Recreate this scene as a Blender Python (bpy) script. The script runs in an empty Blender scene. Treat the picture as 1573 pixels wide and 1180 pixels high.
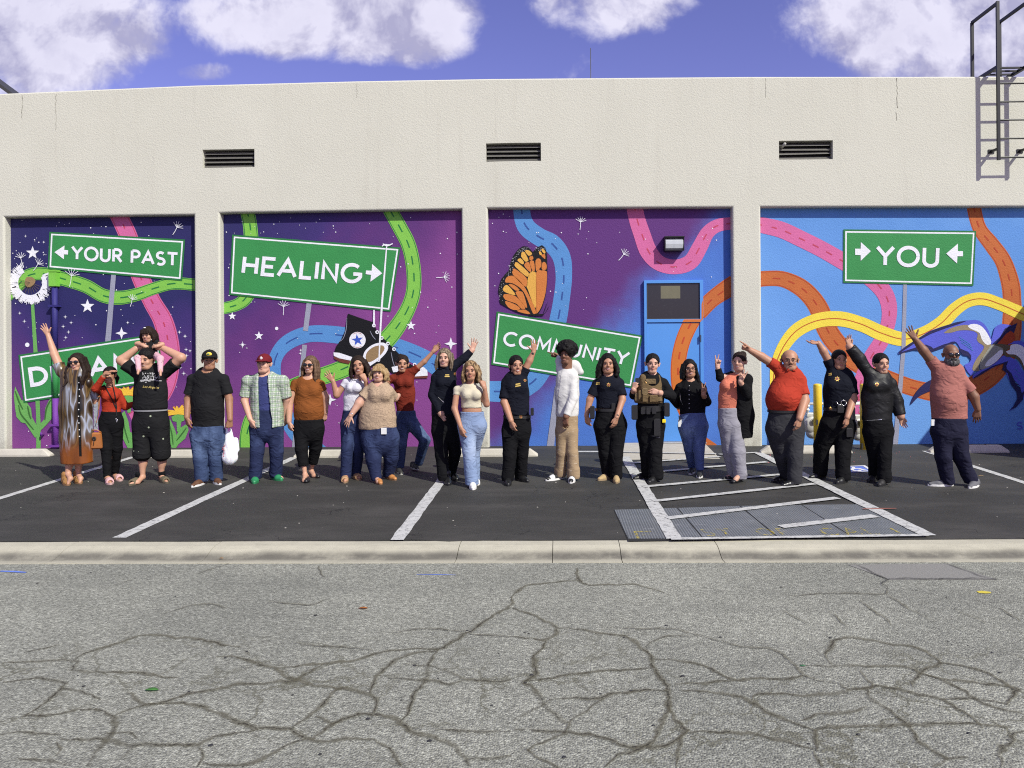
import bpy, math, random
import numpy as np
from mathutils import Vector, Matrix
from mathutils.bvhtree import BVHTree

rnd = random.Random(7)
R = math.radians
scene = bpy.context.scene
COL = scene.collection

# ------------------------------------------------------------------ camera
F_PX, CX, CY = 1144.0, 842.0, 522.0        # focal length and principal point in pixels of the 1573 x 1180 photograph
D_WALL, EYE = 12.91, 1.84
YAW, ROLL = R(1.0), R(0.42)
cam_d = bpy.data.cameras.new('camera'); cam = bpy.data.objects.new('camera', cam_d); COL.objects.link(cam)
cam_d.sensor_fit = 'HORIZONTAL'; cam_d.sensor_width = 36.0; cam_d.lens = 36.0 * F_PX / 1573.0
cam_d.shift_x = -(CX - 786.5) / 1573.0; cam_d.shift_y = -(590.0 - CY) / 1573.0
cam_d.clip_start = .05; cam_d.clip_end = 2000
CAM_LOC = Vector((0, -D_WALL, EYE))
CAM_ROT = Matrix.Rotation(YAW, 3, 'Z') @ Matrix.Rotation(R(90), 3, 'X') @ Matrix.Rotation(-ROLL, 3, 'Z')
cam.matrix_world = Matrix.Translation(CAM_LOC) @ CAM_ROT.to_4x4()
scene.camera = cam

# ------------------------------------------------------------------ sun, sky, exposure
SUN_DIR = Vector((-.77, .80, -1.0)).normalized()          # the way the light travels
sun_d = bpy.data.lights.new('sun', 'SUN'); sun_d.energy = 4.6; sun_d.angle = R(.55); sun_d.color = (1, .99, .87)
sun = bpy.data.objects.new('sun', sun_d); COL.objects.link(sun)
sun.rotation_euler = (-SUN_DIR).to_track_quat('Z', 'Y').to_euler(); sun.location = (10, -20, 20)
SUN_EL = math.asin(-SUN_DIR.z); SUN_AZ = math.atan2(-SUN_DIR.x, -SUN_DIR.y)
world = bpy.data.worlds.new('World'); scene.world = world; world.use_nodes = True
scene.view_settings.view_transform = 'Standard'; scene.view_settings.look = 'None'
scene.view_settings.exposure = 0.28; scene.view_settings.gamma = 1.0; scene.cycles.filter_width = 1.1; scene.cycles.use_denoising = False; scene.view_settings.use_curve_mapping = False


class NT:
    """small helper round a node tree"""
    def __init__(self, tree): self.t = tree; self.n = tree.nodes; self.l = tree.links
    def new(self, typ, ins=None, **props):
        nd = self.n.new(typ)
        for k, v in props.items(): setattr(nd, k, v)
        for k, v in (ins or {}).items(): self.put(nd.inputs[k], v)
        return nd
    def put(self, sock, v):
        if isinstance(v, bpy.types.NodeSocket): self.l.new(v, sock)
        elif isinstance(v, bpy.types.Node): self.l.new(v.outputs[0], sock)
        else:
            if isinstance(v, (tuple, list)) and len(v) == 3 and len(getattr(sock, 'default_value', (0, 0, 0))) == 4: v = (*v, 1)
            sock.default_value = v
    def math(self, op, a, b=0.0, c=0.0, clamp=False):
        nd = self.new('ShaderNodeMath', operation=op, use_clamp=clamp)
        self.put(nd.inputs[0], a); self.put(nd.inputs[1], b); self.put(nd.inputs[2], c); return nd.outputs[0]
    def mix(self, fac, a, b, blend='MIX'):
        nd = self.new('ShaderNodeMix', data_type='RGBA', blend_type=blend)
        self.put(nd.inputs[0], fac); self.put(nd.inputs[6], a); self.put(nd.inputs[7], b); return nd.outputs[2]
    def ramp(self, fac, stops, interp='LINEAR'):
        nd = self.new('ShaderNodeValToRGB'); cr = nd.color_ramp; cr.interpolation = interp
        while len(cr.elements) < len(stops): cr.elements.new(.5)
        for e, (p, c) in zip(cr.elements, stops):
            e.position = p; e.color = (*c, 1) if not isinstance(c, (int, float)) else (c, c, c, 1)
        self.put(nd.inputs[0], fac); return nd.outputs[0]
    def noise(self, vec, scale, detail=3, rough=.55, out='Fac', dist=0.0):
        nd = self.new('ShaderNodeTexNoise'); self.put(nd.inputs['Vector'], vec)
        nd.inputs['Scale'].default_value = scale; nd.inputs['Detail'].default_value = detail
        nd.inputs['Roughness'].default_value = rough; nd.inputs['Distortion'].default_value = dist
        return nd.outputs[out]
    def vec(self, op, a, b=(0, 0, 0), scale=None):
        nd = self.new('ShaderNodeVectorMath', operation=op); self.put(nd.inputs[0], a)
        if op != 'SCALE': self.put(nd.inputs[1], b)
        else: self.put(nd.inputs['Scale'], scale)
        return nd.outputs['Value'] if op in ('DOT_PRODUCT', 'LENGTH', 'DISTANCE') else nd.outputs[0]
    def sep(self, v):
        nd = self.new('ShaderNodeSeparateXYZ'); self.put(nd.inputs[0], v); return nd.outputs
    def comb(self, x, y, z):
        nd = self.new('ShaderNodeCombineXYZ')
        self.put(nd.inputs[0], x); self.put(nd.inputs[1], y); self.put(nd.inputs[2], z); return nd.outputs[0]
    def smooth(self, v, a, b, lo=0.0, hi=1.0):
        nd = self.new('ShaderNodeMapRange', interpolation_type='SMOOTHSTEP')
        self.put(nd.inputs[0], v); nd.inputs[1].default_value = a; nd.inputs[2].default_value = b
        nd.inputs[3].default_value = lo; nd.inputs[4].default_value = hi; return nd.outputs[0]


def build_sky():
    w = NT(world.node_tree); w.n.clear()
    out = w.new('ShaderNodeOutputWorld')
    sky = w.new('ShaderNodeTexSky', sky_type='NISHITA', sun_disc=False)
    sky.sun_elevation = SUN_EL; sky.sun_rotation = SUN_AZ
    sky.air_density = 1.0; sky.dust_density = .6; sky.ozone_density = 3.5
    tc = w.new('ShaderNodeTexCoord')
    d = tc.outputs['Generated']
    x, y, z = w.sep(d)
    # clouds live on a flat layer overhead: direction / height, with far ones squeezed towards the horizon
    ay = w.math('MAXIMUM', w.math('ABSOLUTE', y), .12)
    u = w.math('DIVIDE', x, ay); v = w.math('DIVIDE', z, ay)
    uv = w.comb(u, v, w.math('MULTIPLY', w.math('SIGN', y), 3.0))
    warp = w.noise(uv, 2.2, 4, .55, 'Color')
    uvw = w.vec('ADD', uv, w.vec('SCALE', w.vec('SUBTRACT', warp, (.5, .5, .5)), scale=.15))
    big = w.noise(uvw, 2.0, 7, .60)
    fine = w.noise(uvw, 8.0, 9, .62)
    base = w.math('ADD', w.math('MULTIPLY', big, .55), w.math('MULTIPLY', fine, .45))
    # four cloud banks that stand over the building, drifting cumulus elsewhere
    bank = None
    for (cu, cv, ru, rv, g) in ((-.67, .42, .135, .080, 1), (-.80, .50, .16, .12, 1), (-.30, .440, .185, .058, 1), (-.22, .405, .10, .035, .9), (.065, .455, .105, .048, .95),
                                (.44, .425, .115, .075, 1), (.60, .42, .20, .12, 1), (-.72, .345, .05, .010, .5), (-.47, .366, .05, .012, .5), (.66, .36, .2, .05, .9),
                                (-.1, .85, .45, .14, .8), (-1.6, .8, .6, .3, .9), (1.5, .6, .5, .3, .9)):
        du = w.math('DIVIDE', w.math('SUBTRACT', u, cu), ru); dv = w.math('DIVIDE', w.math('SUBTRACT', v, cv), rv)
        r = w.math('ADD', w.math('MULTIPLY', du, du), w.math('MULTIPLY', dv, dv))
        m = w.math('MULTIPLY', w.smooth(r, 2.1, 0.0), g)
        bank = m if bank is None else w.math('MAXIMUM', bank, m)
    bank = w.math('MULTIPLY', bank, w.math('GREATER_THAN', y, 0.0))
    elsewhere = w.math('MULTIPLY', w.math('LESS_THAN', y, 0.0), .42)
    bank = w.math('MAXIMUM', bank, elsewhere)
    dens = w.math('ADD', w.math('MULTIPLY', base, 1.75), w.math('MULTIPLY', bank, .60))
    puff = w.noise(uvw, 15.0, 8, .60); dens = w.math('ADD', dens, w.math('MULTIPLY', w.math('SUBTRACT', puff, .5), .38))
    cov = w.smooth(dens, 1.02, 1.38)
    # lit tops and sides, greyer mauve bellies: compare the cloud with itself a little way towards the sun
    lift = w.vec('ADD', uvw, (.030, .045, 0))
    b2 = w.math('ADD', w.math('MULTIPLY', w.noise(lift, 8.0, 9, .62), .6), w.math('MULTIPLY', w.noise(lift, 2.0, 7, .60), .9))
    b1 = w.math('ADD', w.math('MULTIPLY', fine, .6), w.math('MULTIPLY', big, .9))
    shade = w.math('ADD', w.math('MULTIPLY', w.math('SUBTRACT', b1, b2), 5.5), .60, clamp=True)
    p2 = w.noise(w.vec('ADD', uvw, (.012, .018, 0)), 15.0, 8, .60)
    shade = w.math('ADD', shade, w.math('MULTIPLY', w.math('SUBTRACT', puff, p2), 1.5), clamp=True)
    thick = w.smooth(dens, 1.30, 1.80)
    ccol = w.mix(shade, (.42, .41, .60), (.80, .78, .93))
    ccol = w.mix(w.math('MULTIPLY', thick, .22), ccol, (.46, .45, .60))
    skyc = w.mix(1.0, sky.outputs[0], (1.17, .80, 1.26), 'MULTIPLY')
    bg_sky = w.new('ShaderNodeBackground', {'Color': skyc, 'Strength': .098})
    bg_cl = w.new('ShaderNodeBackground', {'Color': ccol, 'Strength': .88})
    up = w.math('GREATER_THAN', z, .0)
    mx = w.new('ShaderNodeMixShader', {0: w.math('MULTIPLY', w.math('MULTIPLY', cov, .96), up), 1: bg_sky.outputs[0], 2: bg_cl.outputs[0]})
    w.l.new(mx.outputs[0], out.inputs[0])


build_sky()

# ------------------------------------------------------------------ pixels of the photograph -> points of the place
def ray(u, v):
    return (CAM_ROT @ Vector(((u - CX) / F_PX, -(v - CY) / F_PX, -1.0))).normalized()
def on_wall(u, v, Y=0.0):
    d = ray(u, v); return CAM_LOC + d * ((Y - CAM_LOC.y) / d.y)
def on_ground(u, v, Z=0.0):
    d = ray(u, v); return CAM_LOC + d * ((Z - CAM_LOC.z) / d.z)

# ------------------------------------------------------------------ materials
MATS = {}
def principled(name):
    m = bpy.data.materials.new(name); m.use_nodes = True; t = NT(m.node_tree)
    b = t.n['Principled BSDF']; MATS[name] = m; return m, t, b
def simple(name, col, rough=.6, metal=0.0, var=.12, vscale=9.0, bump=0.0, bscale=200.0, spec=.5, sheen=0.0, coords='pos'):
    if name in MATS: return MATS[name]
    m, t, b = principled(name)
    pos = t.new('ShaderNodeNewGeometry').outputs['Position']
    n = t.noise(pos, vscale, 4)
    c = t.mix(n, tuple(x * (1 - var) for x in col), tuple(min(1, x * (1 + var)) for x in col))
    t.put(b.inputs['Base Color'], c); b.inputs['Roughness'].default_value = rough; b.inputs['Metallic'].default_value = metal
    b.inputs['Specular IOR Level'].default_value = spec
    if sheen: b.inputs['Sheen Weight'].default_value = sheen
    if bump:
        bp = t.new('ShaderNodeBump', {'Height': t.noise(pos, bscale, 3), 'Strength': .6, 'Distance': bump}); t.put(b.inputs['Normal'], bp)
    return m
def srgb(r, g, b):
    f = lambda c: (c / 255 / 12.92) if c <= 10 else ((c / 255 + .055) / 1.055) ** 2.4
    return (f(r), f(g), f(b))

def stucco_bump(t, b, pos, dist=.010):
    n1 = t.noise(pos, 42, 5, .65); v = t.new('ShaderNodeTexVoronoi', {'Vector': pos, 'Scale': 55.0}, feature='SMOOTH_F1')
    h = t.math('ADD', t.math('MULTIPLY', n1, 1.0), t.math('MULTIPLY', v.outputs['Distance'], .55))
    bp = t.new('ShaderNodeBump', {'Height': h, 'Strength': .75, 'Distance': dist}); t.put(b.inputs['Normal'], bp); return h
def paint(name, col, var=.12, rough=.62):
    """mural paint on stucco"""
    if name in MATS: return MATS[name]
    g_ = sum(col) / 3; col = tuple((x * .93 + g_ * .07) * .86 for x in col)
    m, t, b = principled(name)
    pos = t.new('ShaderNodeNewGeometry').outputs['Position']
    h = stucco_bump(t, b, pos, .0055)
    c = t.mix(t.noise(pos, 3.0, 5), tuple(x * (1 - var) for x in col), tuple(min(1, x * (1 + var)) for x in col))
    pit = t.smooth(t.noise(pos, 75, 2), .60, .75)
    c = t.mix(t.math('MULTIPLY', pit, .22), c, tuple(x * .45 for x in col))
    t.put(b.inputs['Base Color'], c); b.inputs['Roughness'].default_value = rough; b.inputs['Specular IOR Level'].default_value = .25
    return m

# ------------------------------------------------------------------ objects
ORIG = {}
def mesh_obj(name, verts, faces, mat=None, parent=None, smooth=False, mats=None, midx=None, uvs=None):
    o0 = Vector((0, 0, 0)) if parent is None else ORIG.get(parent.name, Vector((0, 0, 0)))
    me = bpy.data.meshes.new(name)
    V = np.asarray(verts, dtype=np.float64).reshape(-1, 3) - np.array(o0)
    if isinstance(faces, np.ndarray):
        nf, k = faces.shape
        me.vertices.add(len(V)); me.vertices.foreach_set('co', V.astype(np.float32).ravel())
        me.loops.add(nf * k); me.loops.foreach_set('vertex_index', faces.astype(np.int32).ravel())
        me.polygons.add(nf); me.polygons.foreach_set('loop_start', np.arange(0, nf * k, k, dtype=np.int32))
        me.polygons.foreach_set('loop_total', np.full(nf, k, dtype=np.int32)); me.update(calc_edges=True); me.validate()
    else:
        me.from_pydata([tuple(v) for v in V], [], faces); me.update()
    for m in (mats or ([mat] if mat else [])): me.materials.append(m)
    if midx is not None: me.polygons.foreach_set('material_index', np.asarray(midx, dtype=np.int32))
    if smooth: me.polygons.foreach_set('use_smooth', np.ones(len(me.polygons), dtype=bool))
    if uvs is not None:
        ul = me.uv_layers.new(name='UVMap'); li = np.empty(len(me.loops), dtype=np.int32); me.loops.foreach_get('vertex_index', li)
        ul.data.foreach_set('uv', np.asarray(uvs, dtype=np.float32)[li].ravel())
    o = bpy.data.objects.new(name, me); COL.objects.link(o)
    if parent is not None: o.parent = parent
    ORIG[o.name] = o0
    return o
def thing(name, loc, label, cat, group=None):
    o = bpy.data.objects.new(name, None); COL.objects.link(o); o.location = loc; o.empty_display_size = .2
    ORIG[o.name] = Vector(loc); o['label'] = label; o['category'] = cat
    if group: o['group'] = group
    return o
def tag(o, label, cat, group=None):
    o['label'] = label; o['category'] = cat
    if group: o['group'] = group
    return o
def structure(o): o['kind'] = 'structure'; return o
def stuff(o): o['kind'] = 'stuff'; return o

class MB:
    """collects simple solids into one mesh"""
    def __init__(self): self.v = []; self.f = []; self.m = []
    def add(self, vs, fs, mi=0):
        n = len(self.v); self.v += [tuple(v) for v in vs]; self.f += [tuple(i + n for i in f) for f in fs]; self.m += [mi] * len(fs); return self
    def box(self, x0, x1, y0, y1, z0, z1, mi=0, bev=0.0):
        if bev:
            b = bev; vs = []
            for z, e in ((z0, b), (z0 + b, 0), (z1 - b, 0), (z1, b)):
                vs += [(x0 + e, y0 + b if not e else y0 + e, z)] if False else []
                for (sx, sy) in ((0, 0), (1, 0), (1, 1), (0, 1)):
                    xx = (x0 + e) if sx == 0 else (x1 - e); yy = (y0 + e) if sy == 0 else (y1 - e); vs.append((xx, yy, z))
            fs = [(3, 2, 1, 0), (12, 13, 14, 15)]
            for k in range(3):
                for i in range(4): a = k * 4 + i; c = k * 4 + (i + 1) % 4; fs.append((a, c, c + 4, a + 4))
            return self.add(vs, fs, mi)
        vs = [(x0, y0, z0), (x1, y0, z0), (x1, y1, z0), (x0, y1, z0), (x0, y0, z1), (x1, y0, z1), (x1, y1, z1), (x0, y1, z1)]
        return self.add(vs, [(3, 2, 1, 0), (4, 5, 6, 7), (0, 1, 5, 4), (1, 2, 6, 5), (2, 3, 7, 6), (3, 0, 4, 7)], mi)
    def bar(self, a, b, w, h=None, mi=0, up=(0, 0, 1)):
        a = Vector(a); b = Vector(b); d = (b - a).normalized(); h = h or w
        s = d.cross(Vector(up)); s = s.normalized() if s.length > 1e-4 else Vector((1, 0, 0)); t = s.cross(d)
        vs = [p + s * (i * w / 2) + t * (j * h / 2) for p in (a, b) for (i, j) in ((-1, -1), (1, -1), (1, 1), (-1, 1))]
        return self.add(vs, [(0, 1, 2, 3), (7, 6, 5, 4), (0, 4, 5, 1), (1, 5, 6, 2), (2, 6, 7, 3), (3, 7, 4, 0)], mi)
    def tube(self, pts, r, n=8, mi=0, caps=True):
        pts = [Vector(p) for p in pts]; rs = r if isinstance(r, (list, tuple)) else [r] * len(pts); vs = []
        up = None
        for i, p in enumerate(pts):
            d = (pts[min(i + 1, len(pts) - 1)] - pts[max(i - 1, 0)]).normalized()
            if up is None: up = Vector((0, 0, 1)) if abs(d.z) < .9 else Vector((1, 0, 0))
            s = d.cross(up).normalized(); up = s.cross(d).normalized()
            for k in range(n): a = 2 * math.pi * k / n; vs.append(p + (s * math.cos(a) + up * math.sin(a)) * rs[i])
        fs = [(i * n + k, (i + 1) * n + k, (i + 1) * n + (k + 1) % n, i * n + (k + 1) % n) for i in range(len(pts) - 1) for k in range(n)]
        if caps: fs += [tuple(range(n)), tuple(range((len(pts) - 1) * n, len(pts) * n))[::-1]]
        return self.add(vs, fs, mi)
    def ell(self, c, r, n=10, m=7, mi=0, M=None):
        vs = []; c = Vector(c)
        for j in range(m + 1):
            th = math.pi * j / m
            for k in range(n):
                a = 2 * math.pi * k / n; p = Vector((r[0] * math.sin(th) * math.cos(a), r[1] * math.sin(th) * math.sin(a), r[2] * math.cos(th)))
                vs.append(c + (M @ p if M is not None else p))
        fs = [(j * n + k, (j + 1) * n + k, (j + 1) * n + (k + 1) % n, j * n + (k + 1) % n) for j in range(m) for k in range(n)]
        return self.add(vs, fs, mi)
    def lathe(self, c, prof, n=14, mi=0, axis='Z'):
        vs = []; c = Vector(c)
        for (r, h) in prof:
            for k in range(n):
                a = 2 * math.pi * k / n; x, y = r * math.cos(a), r * math.sin(a)
                vs.append(c + (Vector((x, y, h)) if axis == 'Z' else Vector((x, h, y)) if axis == 'Y' else Vector((h, x, y))))
        m = len(prof)
        fs = [(j * n + k, j * n + (k + 1) % n, (j + 1) * n + (k + 1) % n, (j + 1) * n + k) for j in range(m - 1) for k in range(n)]
        fs += [tuple(range(n))[::-1], tuple(range((m - 1) * n, m * n))]
        return self.add(vs, fs, mi)
    def build(self, name, mat=None, parent=None, smooth=False, mats=None):
        return mesh_obj(name, self.v, self.f, mat, parent, smooth, mats, self.m if mats else None)

# ------------------------------------------------------------------ flat strokes and outlines
def spline(pts, step=6.0, closed=False):
    """Catmull-Rom through points of any dimension"""
    P = [np.array(p, float) for p in pts]
    if closed: P = [P[-1]] + P + [P[0], P[1]]
    else: P = [2 * P[0] - P[1]] + P + [2 * P[-1] - P[-2]]
    out = []
    for i in range(1, len(P) - 2):
        n = max(2, int(np.linalg.norm(P[i + 1][:2] - P[i][:2]) / step))
        for k in range(n):
            t = k / n; a, b, c, d = P[i - 1], P[i], P[i + 1], P[i + 2]
            out.append(.5 * ((2 * b) + (c - a) * t + (2 * a - 5 * b + 4 * c - d) * t * t + (3 * b - a - 3 * c + d) * t ** 3))
    if not closed: out.append(P[-2])
    return [tuple(p) for p in out]
def ribbon2d(pts, hw, off=0.0, closed=False):
    """mitred strip along 2-D points; hw may be a list; off shifts it sideways. -> verts2d, faces"""
    n = len(pts); hs = hw if isinstance(hw, (list, tuple)) else [hw] * n; os_ = off if isinstance(off, (list, tuple)) else [off] * n
    P = [Vector(p[:2]) for p in pts]; L = []; Rr = []
    for i in range(n):
        a = P[(i - 1) % n] if (closed or i > 0) else None; c = P[(i + 1) % n] if (closed or i < n - 1) else None
        d1 = (P[i] - a).normalized() if a is not None and (P[i] - a).length > 1e-9 else None
        d2 = (c - P[i]).normalized() if c is not None and (c - P[i]).length > 1e-9 else None
        d1 = d1 or d2 or Vector((1, 0)); d2 = d2 or d1
        n1 = Vector((-d1.y, d1.x)); n2 = Vector((-d2.y, d2.x)); m = n1 + n2
        m = m.normalized() if m.length > 1e-4 else n1
        k = 1.0 / max(.5, m.dot(n1))
        L.append(P[i] + m * k * (hs[i] + os_[i])); Rr.append(P[i] + m * k * (-hs[i] + os_[i]))
    vs = [tuple(p) for p in L] + [tuple(p) for p in Rr]
    fs = [(i, i + 1, n + i + 1, n + i) for i in range(n - 1)]
    if closed: fs.append((n - 1, 0, n, 2 * n - 1))
    return vs, fs
# ================================================================== GROUND
def asphalt_mat():
    m, t, b = principled('road_asphalt')
    pos = t.new('ShaderNodeNewGeometry').outputs['Position']
    v = t.new('ShaderNodeTexVoronoi', {'Vector': pos, 'Scale': 85.0}); v2 = t.new('ShaderNodeTexVoronoi', {'Vector': pos, 'Scale': 150.0})
    cell = t.sep(v.outputs['Color'])[0]; cell2 = t.sep(v2.outputs['Color'])[1]
    c = t.ramp(cell, [(0, (.075, .073, .065)), (.35, (.19, .186, .168)), (.72, (.30, .295, .268)), (1, (.56, .55, .50))])
    c2 = t.ramp(cell2, [(0, (.065, .062, .056)), (.5, (.24, .236, .215)), (1, (.52, .51, .47))])
    c = t.mix(.42, c, c2)
    big = t.noise(pos, .55, 5, .6); c = t.mix(t.smooth(big, .30, .72), t.mix(1, c, (.80, .80, .79), 'MULTIPLY'), t.mix(1, c, (1.14, 1.13, 1.10), 'MULTIPLY'))
    # darker tyre-worn bands along the street
    y = t.sep(pos)[1]
    nb = t.noise(t.vec('MULTIPLY', pos, (.12, 1.6, 1)), 1.6, 4, .6)
    band = t.smooth(nb, .50, .70); c = t.mix(t.math('MULTIPLY', band, .30), c, (.085, .083, .078))
    st = t.smooth(t.noise(pos, 1.7, 6, .7), .62, .80); c = t.mix(t.math('MULTIPLY', st, .30), c, (.07, .068, .062))
    wv_ = t.vec('ADD', pos, t.vec('SCALE', t.noise(pos, 3.0, 5, .65, 'Color'), scale=.55))
    vc = t.new('ShaderNodeTexVoronoi', {'Vector': wv_, 'Scale': 1.9}, feature='DISTANCE_TO_EDGE'); hl = t.math('MULTIPLY', t.smooth(vc.outputs['Distance'], .035, .004), t.smooth(t.noise(pos, .8, 3), .38, .54))
    hl = t.math('MULTIPLY', hl, t.smooth(y, y_gut - .9, y_gut - 2.4)); c = t.mix(t.math('MULTIPLY', hl, .85), c, (.10, .093, .066))
    t.put(b.inputs['Base Color'], t.mix(1, t.mix(.18, c, (.225, .222, .205)), (.955, .985, .925), 'MULTIPLY')); b.inputs['Roughness'].default_value = .86; b.inputs['Specular IOR Level'].default_value = .3
    h = t.math('ADD', t.math('MULTIPLY', v.outputs['Distance'], -1.0), t.math('MULTIPLY', t.noise(pos, 40, 3), .5))
    t.put(b.inputs['Normal'], t.new('ShaderNodeBump', {'Height': h, 'Strength': .8, 'Distance': .008})); return m
def lot_mat():
    m, t, b = principled('lot_asphalt')
    pos = t.new('ShaderNodeNewGeometry').outputs['Position']
    n = t.noise(pos, 90, 3, .7); c = t.mix(n, (.020, .0200, .0180), (.047, .0455, .040))
    big = t.noise(t.vec('MULTIPLY', pos, (.6, 1.6, 1)), 1.1, 6, .62); c = t.mix(t.smooth(big, .42, .78), c, (.058, .055, .050))
    dust = t.smooth(t.noise(t.vec('MULTIPLY', pos, (1.0, 3.0, 1)), 2.3, 7, .72), .60, .78); c = t.mix(t.math('MULTIPLY', dust, .45), c, (.105, .098, .085))
    v = t.new('ShaderNodeTexVoronoi', {'Vector': t.vec('ADD', pos, t.vec('SCALE', t.noise(pos, 2.5, 4, .6, 'Color'), scale=.8)), 'Scale': 1.15}, feature='DISTANCE_TO_EDGE')
    cr = t.math('MULTIPLY', t.smooth(v.outputs['Distance'], .012, .002), t.smooth(t.noise(pos, .9, 2), .50, .62))
    c = t.mix(t.math('MULTIPLY', cr, .8), c, (.008, .008, .008))
    sp = t.new('ShaderNodeTexVoronoi', {'Vector': pos, 'Scale': 11.0}); spd = t.math('MULTIPLY', t.smooth(sp.outputs['Distance'], .07, .04), t.math('GREATER_THAN', t.sep(sp.outputs['Color'])[0], .90))
    c = t.mix(t.math('MULTIPLY', spd, .55), c, (.20, .19, .17))
    t.put(b.inputs['Base Color'], c); t.put(b.inputs['Roughness'], t.smooth(big, .3, .8, .66, .86)); b.inputs['Specular IOR Level'].default_value = .35
    h = t.math('SUBTRACT', n, t.math('MULTIPLY', cr, 1.5))
    t.put(b.inputs['Normal'], t.new('ShaderNodeBump', {'Height': h, 'Strength': .55, 'Distance': .006})); return m
def concrete_mat(name, col, stain=.35, gutter=False):
    m, t, b = principled(name)
    pos = t.new('ShaderNodeNewGeometry').outputs['Position']
    n = t.noise(pos, 6, 7, .68); c = t.mix(n, tuple(x * .74 for x in col), tuple(x * 1.16 for x in col))
    g = t.noise(pos, 160, 2, .6); c = t.mix(t.smooth(g, .55, .78), c, tuple(x * .55 for x in col))
    st = t.smooth(t.noise(t.vec('MULTIPLY', pos, (.7, 3, 3)), 2.2, 6, .7), .50, .75); c = t.mix(t.math('MULTIPLY', st, stain), c, tuple(x * .42 for x in col))
    if gutter:      # dirt washed along the flow line, wandering and fading
        y = t.sep(pos)[1]; w_ = t.math('ADD', y, t.math('MULTIPLY', t.math('SUBTRACT', t.noise(t.vec('MULTIPLY', pos, (1, 0, 0)), .8, 4), .5), .10))
        d = t.math('ABSOLUTE', t.math('SUBTRACT', w_, gutter)); f = t.math('MULTIPLY', t.smooth(d, .12, .015), t.smooth(t.noise(pos, 2.2, 5, .7), .30, .60, .45, 1))
        c = t.mix(t.math('MULTIPLY', f, .85), c, (.075, .070, .060))
    t.put(b.inputs['Base Color'], c); b.inputs['Roughness'].default_value = .85; b.inputs['Specular IOR Level'].default_value = .3
    t.put(b.inputs['Normal'], t.new('ShaderNodeBump', {'Height': t.math('ADD', g, t.math('MULTIPLY', n, .8)), 'Strength': .5, 'Distance': .005})); return m
def line_paint():
    m, t, b = principled('line_paint')
    pos = t.new('ShaderNodeNewGeometry').outputs['Position']
    n = t.noise(pos, 14, 6, .7); c = t.mix(n, (.36, .36, .345), (.60, .60, .575))
    wear = t.smooth(t.noise(pos, 16, 8, .80), .50, .62); c = t.mix(t.math('MULTIPLY', wear, .75), c, (.10, .10, .10))
    v = t.new('ShaderNodeTexVoronoi', {'Vector': t.vec('ADD', pos, t.vec('SCALE', t.noise(pos, 9, 3, .6, 'Color'), scale=.12)), 'Scale': 6.0}, feature='DISTANCE_TO_EDGE')
    c = t.mix(t.math('MULTIPLY', t.smooth(v.outputs['Distance'], .02, .005), .40), c, (.16, .16, .16))
    t.put(b.inputs['Base Color'], c); b.inputs['Roughness'].default_value = .7
    t.put(b.inputs['Normal'], t.new('ShaderNodeBump', {'Height': t.noise(pos, 70, 3), 'Strength': .5, 'Distance': .004})); return m

ROAD_Z = -.075
def lot_edge(x): return on_ground_edge[0] + (on_ground_edge[1] - on_ground_edge[0]) * (x + 6) / 12
eL = on_ground(120, 829.5); eR = on_ground(1450, 829); y_lot = (eL.y + eR.y) / 2          # lot edge
gL = on_ground(120, 865.5, ROAD_Z); gR = on_ground(1450, 865, ROAD_Z); y_gut = (gL.y + gR.y) / 2      # road edge
M_ROAD, M_LOT = asphalt_mat(), lot_mat()
structure(mesh_obj('ground', [(-150, -150, ROAD_Z - .05), (150, -150, ROAD_Z - .05), (150, 150, ROAD_Z - .05), (-150, 150, ROAD_Z - .05)], [(0, 1, 2, 3)],
                   simple('dry_ground', (.16, .145, .115), .95, 0, .3, .8)))
structure(mesh_obj('road', [(-60, y_gut - 11, ROAD_Z), (60, y_gut - 11, ROAD_Z), (60, y_gut, ROAD_Z), (-60, y_gut, ROAD_Z)], [(0, 1, 2, 3)], M_ROAD))
# far pavement behind the camera
MB().box(-60, 60, y_gut - 13.5, y_gut - 11, ROAD_Z - .04, ROAD_Z + .13).build('pavement', concrete_mat('pavement_concrete', (.36, .34, .30)), None)['kind'] = 'structure'
# lot surface with a ragged lip over the kerb
xs = [-40 + i * .08 if abs(-40 + i * .08) < 10 else -40 + i * .08 for i in range(0, 1001)]
lipv, lipf = [], []
for i, x in enumerate(xs):
    r_ = (math.sin(x * 7.3) * .006 + math.sin(x * 19.1 + 1) * .005 + rnd.uniform(-.006, .006)) + (.03 * math.exp(-((x + 1.35) / .25) ** 2)) - .035 * math.exp(-((x + 1.0) / .3) ** 2)
    lipv += [(x, y_lot + r_, 0.0), (x, 1.0, 0.0), (x, y_lot + r_, -.03)]
for i in range(len(xs) - 1): a = i * 3; lipf += [(a, a + 3, a + 4, a + 1), (a + 2, a + 5, a + 3, a)]
structure(mesh_obj('parking_lot', lipv, lipf, M_LOT))
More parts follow.
